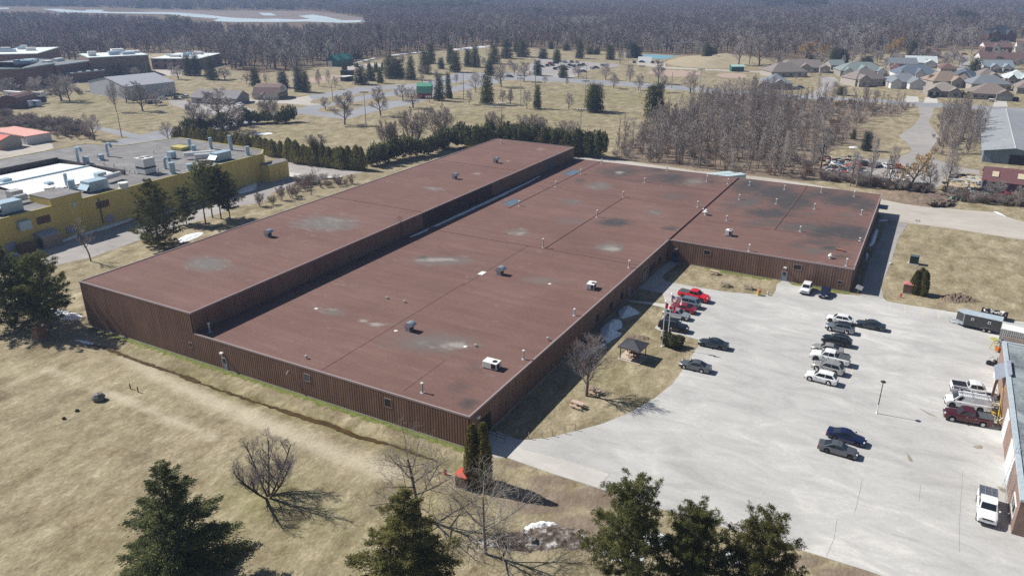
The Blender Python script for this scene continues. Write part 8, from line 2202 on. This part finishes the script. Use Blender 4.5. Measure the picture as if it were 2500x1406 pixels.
# soccer goals, bleachers, ramp, blank sign
def goal(r_, X, Y, label, s=1.0, rz=.5):
    p = g(r_, X, Y); t = thing('soccer_goal', label, 'goal', (p[0],p[1],0), rz); b = MB()
    for x_ in (-3.6*s,3.6*s): b.tube((x_,0,0),(x_,0,2.4*s),.07,n=5); b.tube((x_,0,2.4*s),(x_,2*s,0),.05,n=4)
    b.tube((-3.6*s,0,2.4*s),(3.6*s,0,2.4*s),.07,n=5); b.build('frame', WHITE, t)
goal(2,75,1258,'white soccer goal on the playing field beside dark junipers'); goal(1,1640,515,'small distant goal on the school field',1.0,.4); goal(3,1560,960,'pale goal frame on the green beside the thicket',.9,.3); goal(1,1405,1240,'small white goal-like frame on the grass by the left street',.45,.2)
p = g(2,2285,1030); t = thing('bleacher', 'pale bench rows on the green beside the floodlight pole', 'bleacher', (p[0],p[1],0), .3); b = MB()
for i in range(3): b.box(-5,5,i*.8,i*.8+.35,.3+.4*i,.36+.4*i)
b.build('bench', GREYP, t); b = MB()
for x_ in (-4,0,4): b.tube((x_,0,.3),(x_,1.9,1.1),.05,n=4); b.tube((x_,1.9,0),(x_,1.9,1.1),.05,n=4)
b.build('frame', DARK, t)
p = g(3,1305,590); t = thing('skate_ramp', 'pale skate ramp beside the blue court', 'ramp', (p[0],p[1],0), .3); b = MB(); b.prism([(-5,-4),(5,-4),(5,4),(-5,4)],0,.2); b.add([(-5,-3,.2),(5,-3,.2),(5,3,3.2),(-5,3,3.2),(5,3,.2),(-5,3,.2)],[(0,1,2,3),(1,4,2),(0,3,5),(3,2,4,5)]); b.build('deck', mat('ramp_grey', (.5,.52,.54), .6), t)
# ================================================================== AIR, LIGHT, CAMERA
def principled_haze():
    b = MB(); b.box(-7200, 7200, -1700, 9300, -1.6, 59)
    m = bpy.data.materials.new('haze'); m.use_nodes = True
    nt = m.node_tree
    nt.nodes.remove(nt.nodes['Principled BSDF'])
    v = nt.nodes.new('ShaderNodeVolumePrincipled')
    v.inputs['Color'].default_value = HAZE_COL
    v.inputs['Density'].default_value = HAZE_D
    v.inputs['Anisotropy'].default_value = .2
    nt.links.new(v.outputs[0], nt.nodes['Material Output'].inputs['Volume'])
    o = b.build('haze', m)
    struct(o, 'stuff')
HAZE_COL = (.46, .63, 1.0, 1); HAZE_D = .00025
principled_haze()
EL, AZ = R(43.7), math.atan2(.12, 1.04)      # light travels towards +X and slightly +Y
w = bpy.data.worlds.new('World'); SC.world = w
w.use_nodes = True
nt = w.node_tree
sky = nt.nodes.new('ShaderNodeTexSky')
sky.sky_type = 'NISHITA'; sky.sun_disc = False
sky.sun_elevation = EL
sky.sun_rotation = math.atan2(-math.cos(AZ), -math.sin(AZ))   # compass angle of the sun, from +Y towards +X
sky.altitude = 200; sky.air_density = 1.0; sky.dust_density = .6; sky.ozone_density = 1.2
bg = nt.nodes['Background']
bg.inputs['Strength'].default_value = .052
nt.links.new(sky.outputs[0], bg.inputs['Color'])
sun = bpy.data.lights.new('sun', 'SUN')
sun.energy = 5.0; sun.angle = R(.53); sun.color = (1, .955, .88)
so = bpy.data.objects.new('sun', sun); COL.objects.link(so)
d = Vector((math.cos(AZ)*math.cos(EL), math.sin(AZ)*math.cos(EL), -math.sin(EL)))
so.rotation_euler = d.to_track_quat('-Z', 'Y').to_euler()
so.location = (-60, 0, 90)
cam = bpy.data.cameras.new('camera')
cam.sensor_fit = 'HORIZONTAL'; cam.sensor_width = 36
cam.lens = 36*FPX/2500
cam.clip_start = .5; cam.clip_end = 20000
co = bpy.data.objects.new('camera', cam); COL.objects.link(co)
M = Matrix((( RX[0], UX[0], -FW[0], CAM[0]), (RX[1], UX[1], -FW[1], CAM[1]), (RX[2], UX[2], -FW[2], CAM[2]), (0,0,0,1)))
co.matrix_world = M
SC.camera = co
SC.view_settings.view_transform = 'Standard'
SC.view_settings.look = 'None'
SC.view_settings.exposure = 0.3
SC.view_settings.gamma = 1
c = SC.cycles
c.use_denoising = False; c.sample_clamp_indirect = 3; c.sample_clamp_direct = 0
c.max_bounces = 5; c.diffuse_bounces = 2; c.glossy_bounces = 2; c.transmission_bounces = 2; c.volume_bounces = 0; c.transparent_max_bounces = 6
c.caustics_reflective = False; c.caustics_refractive = False
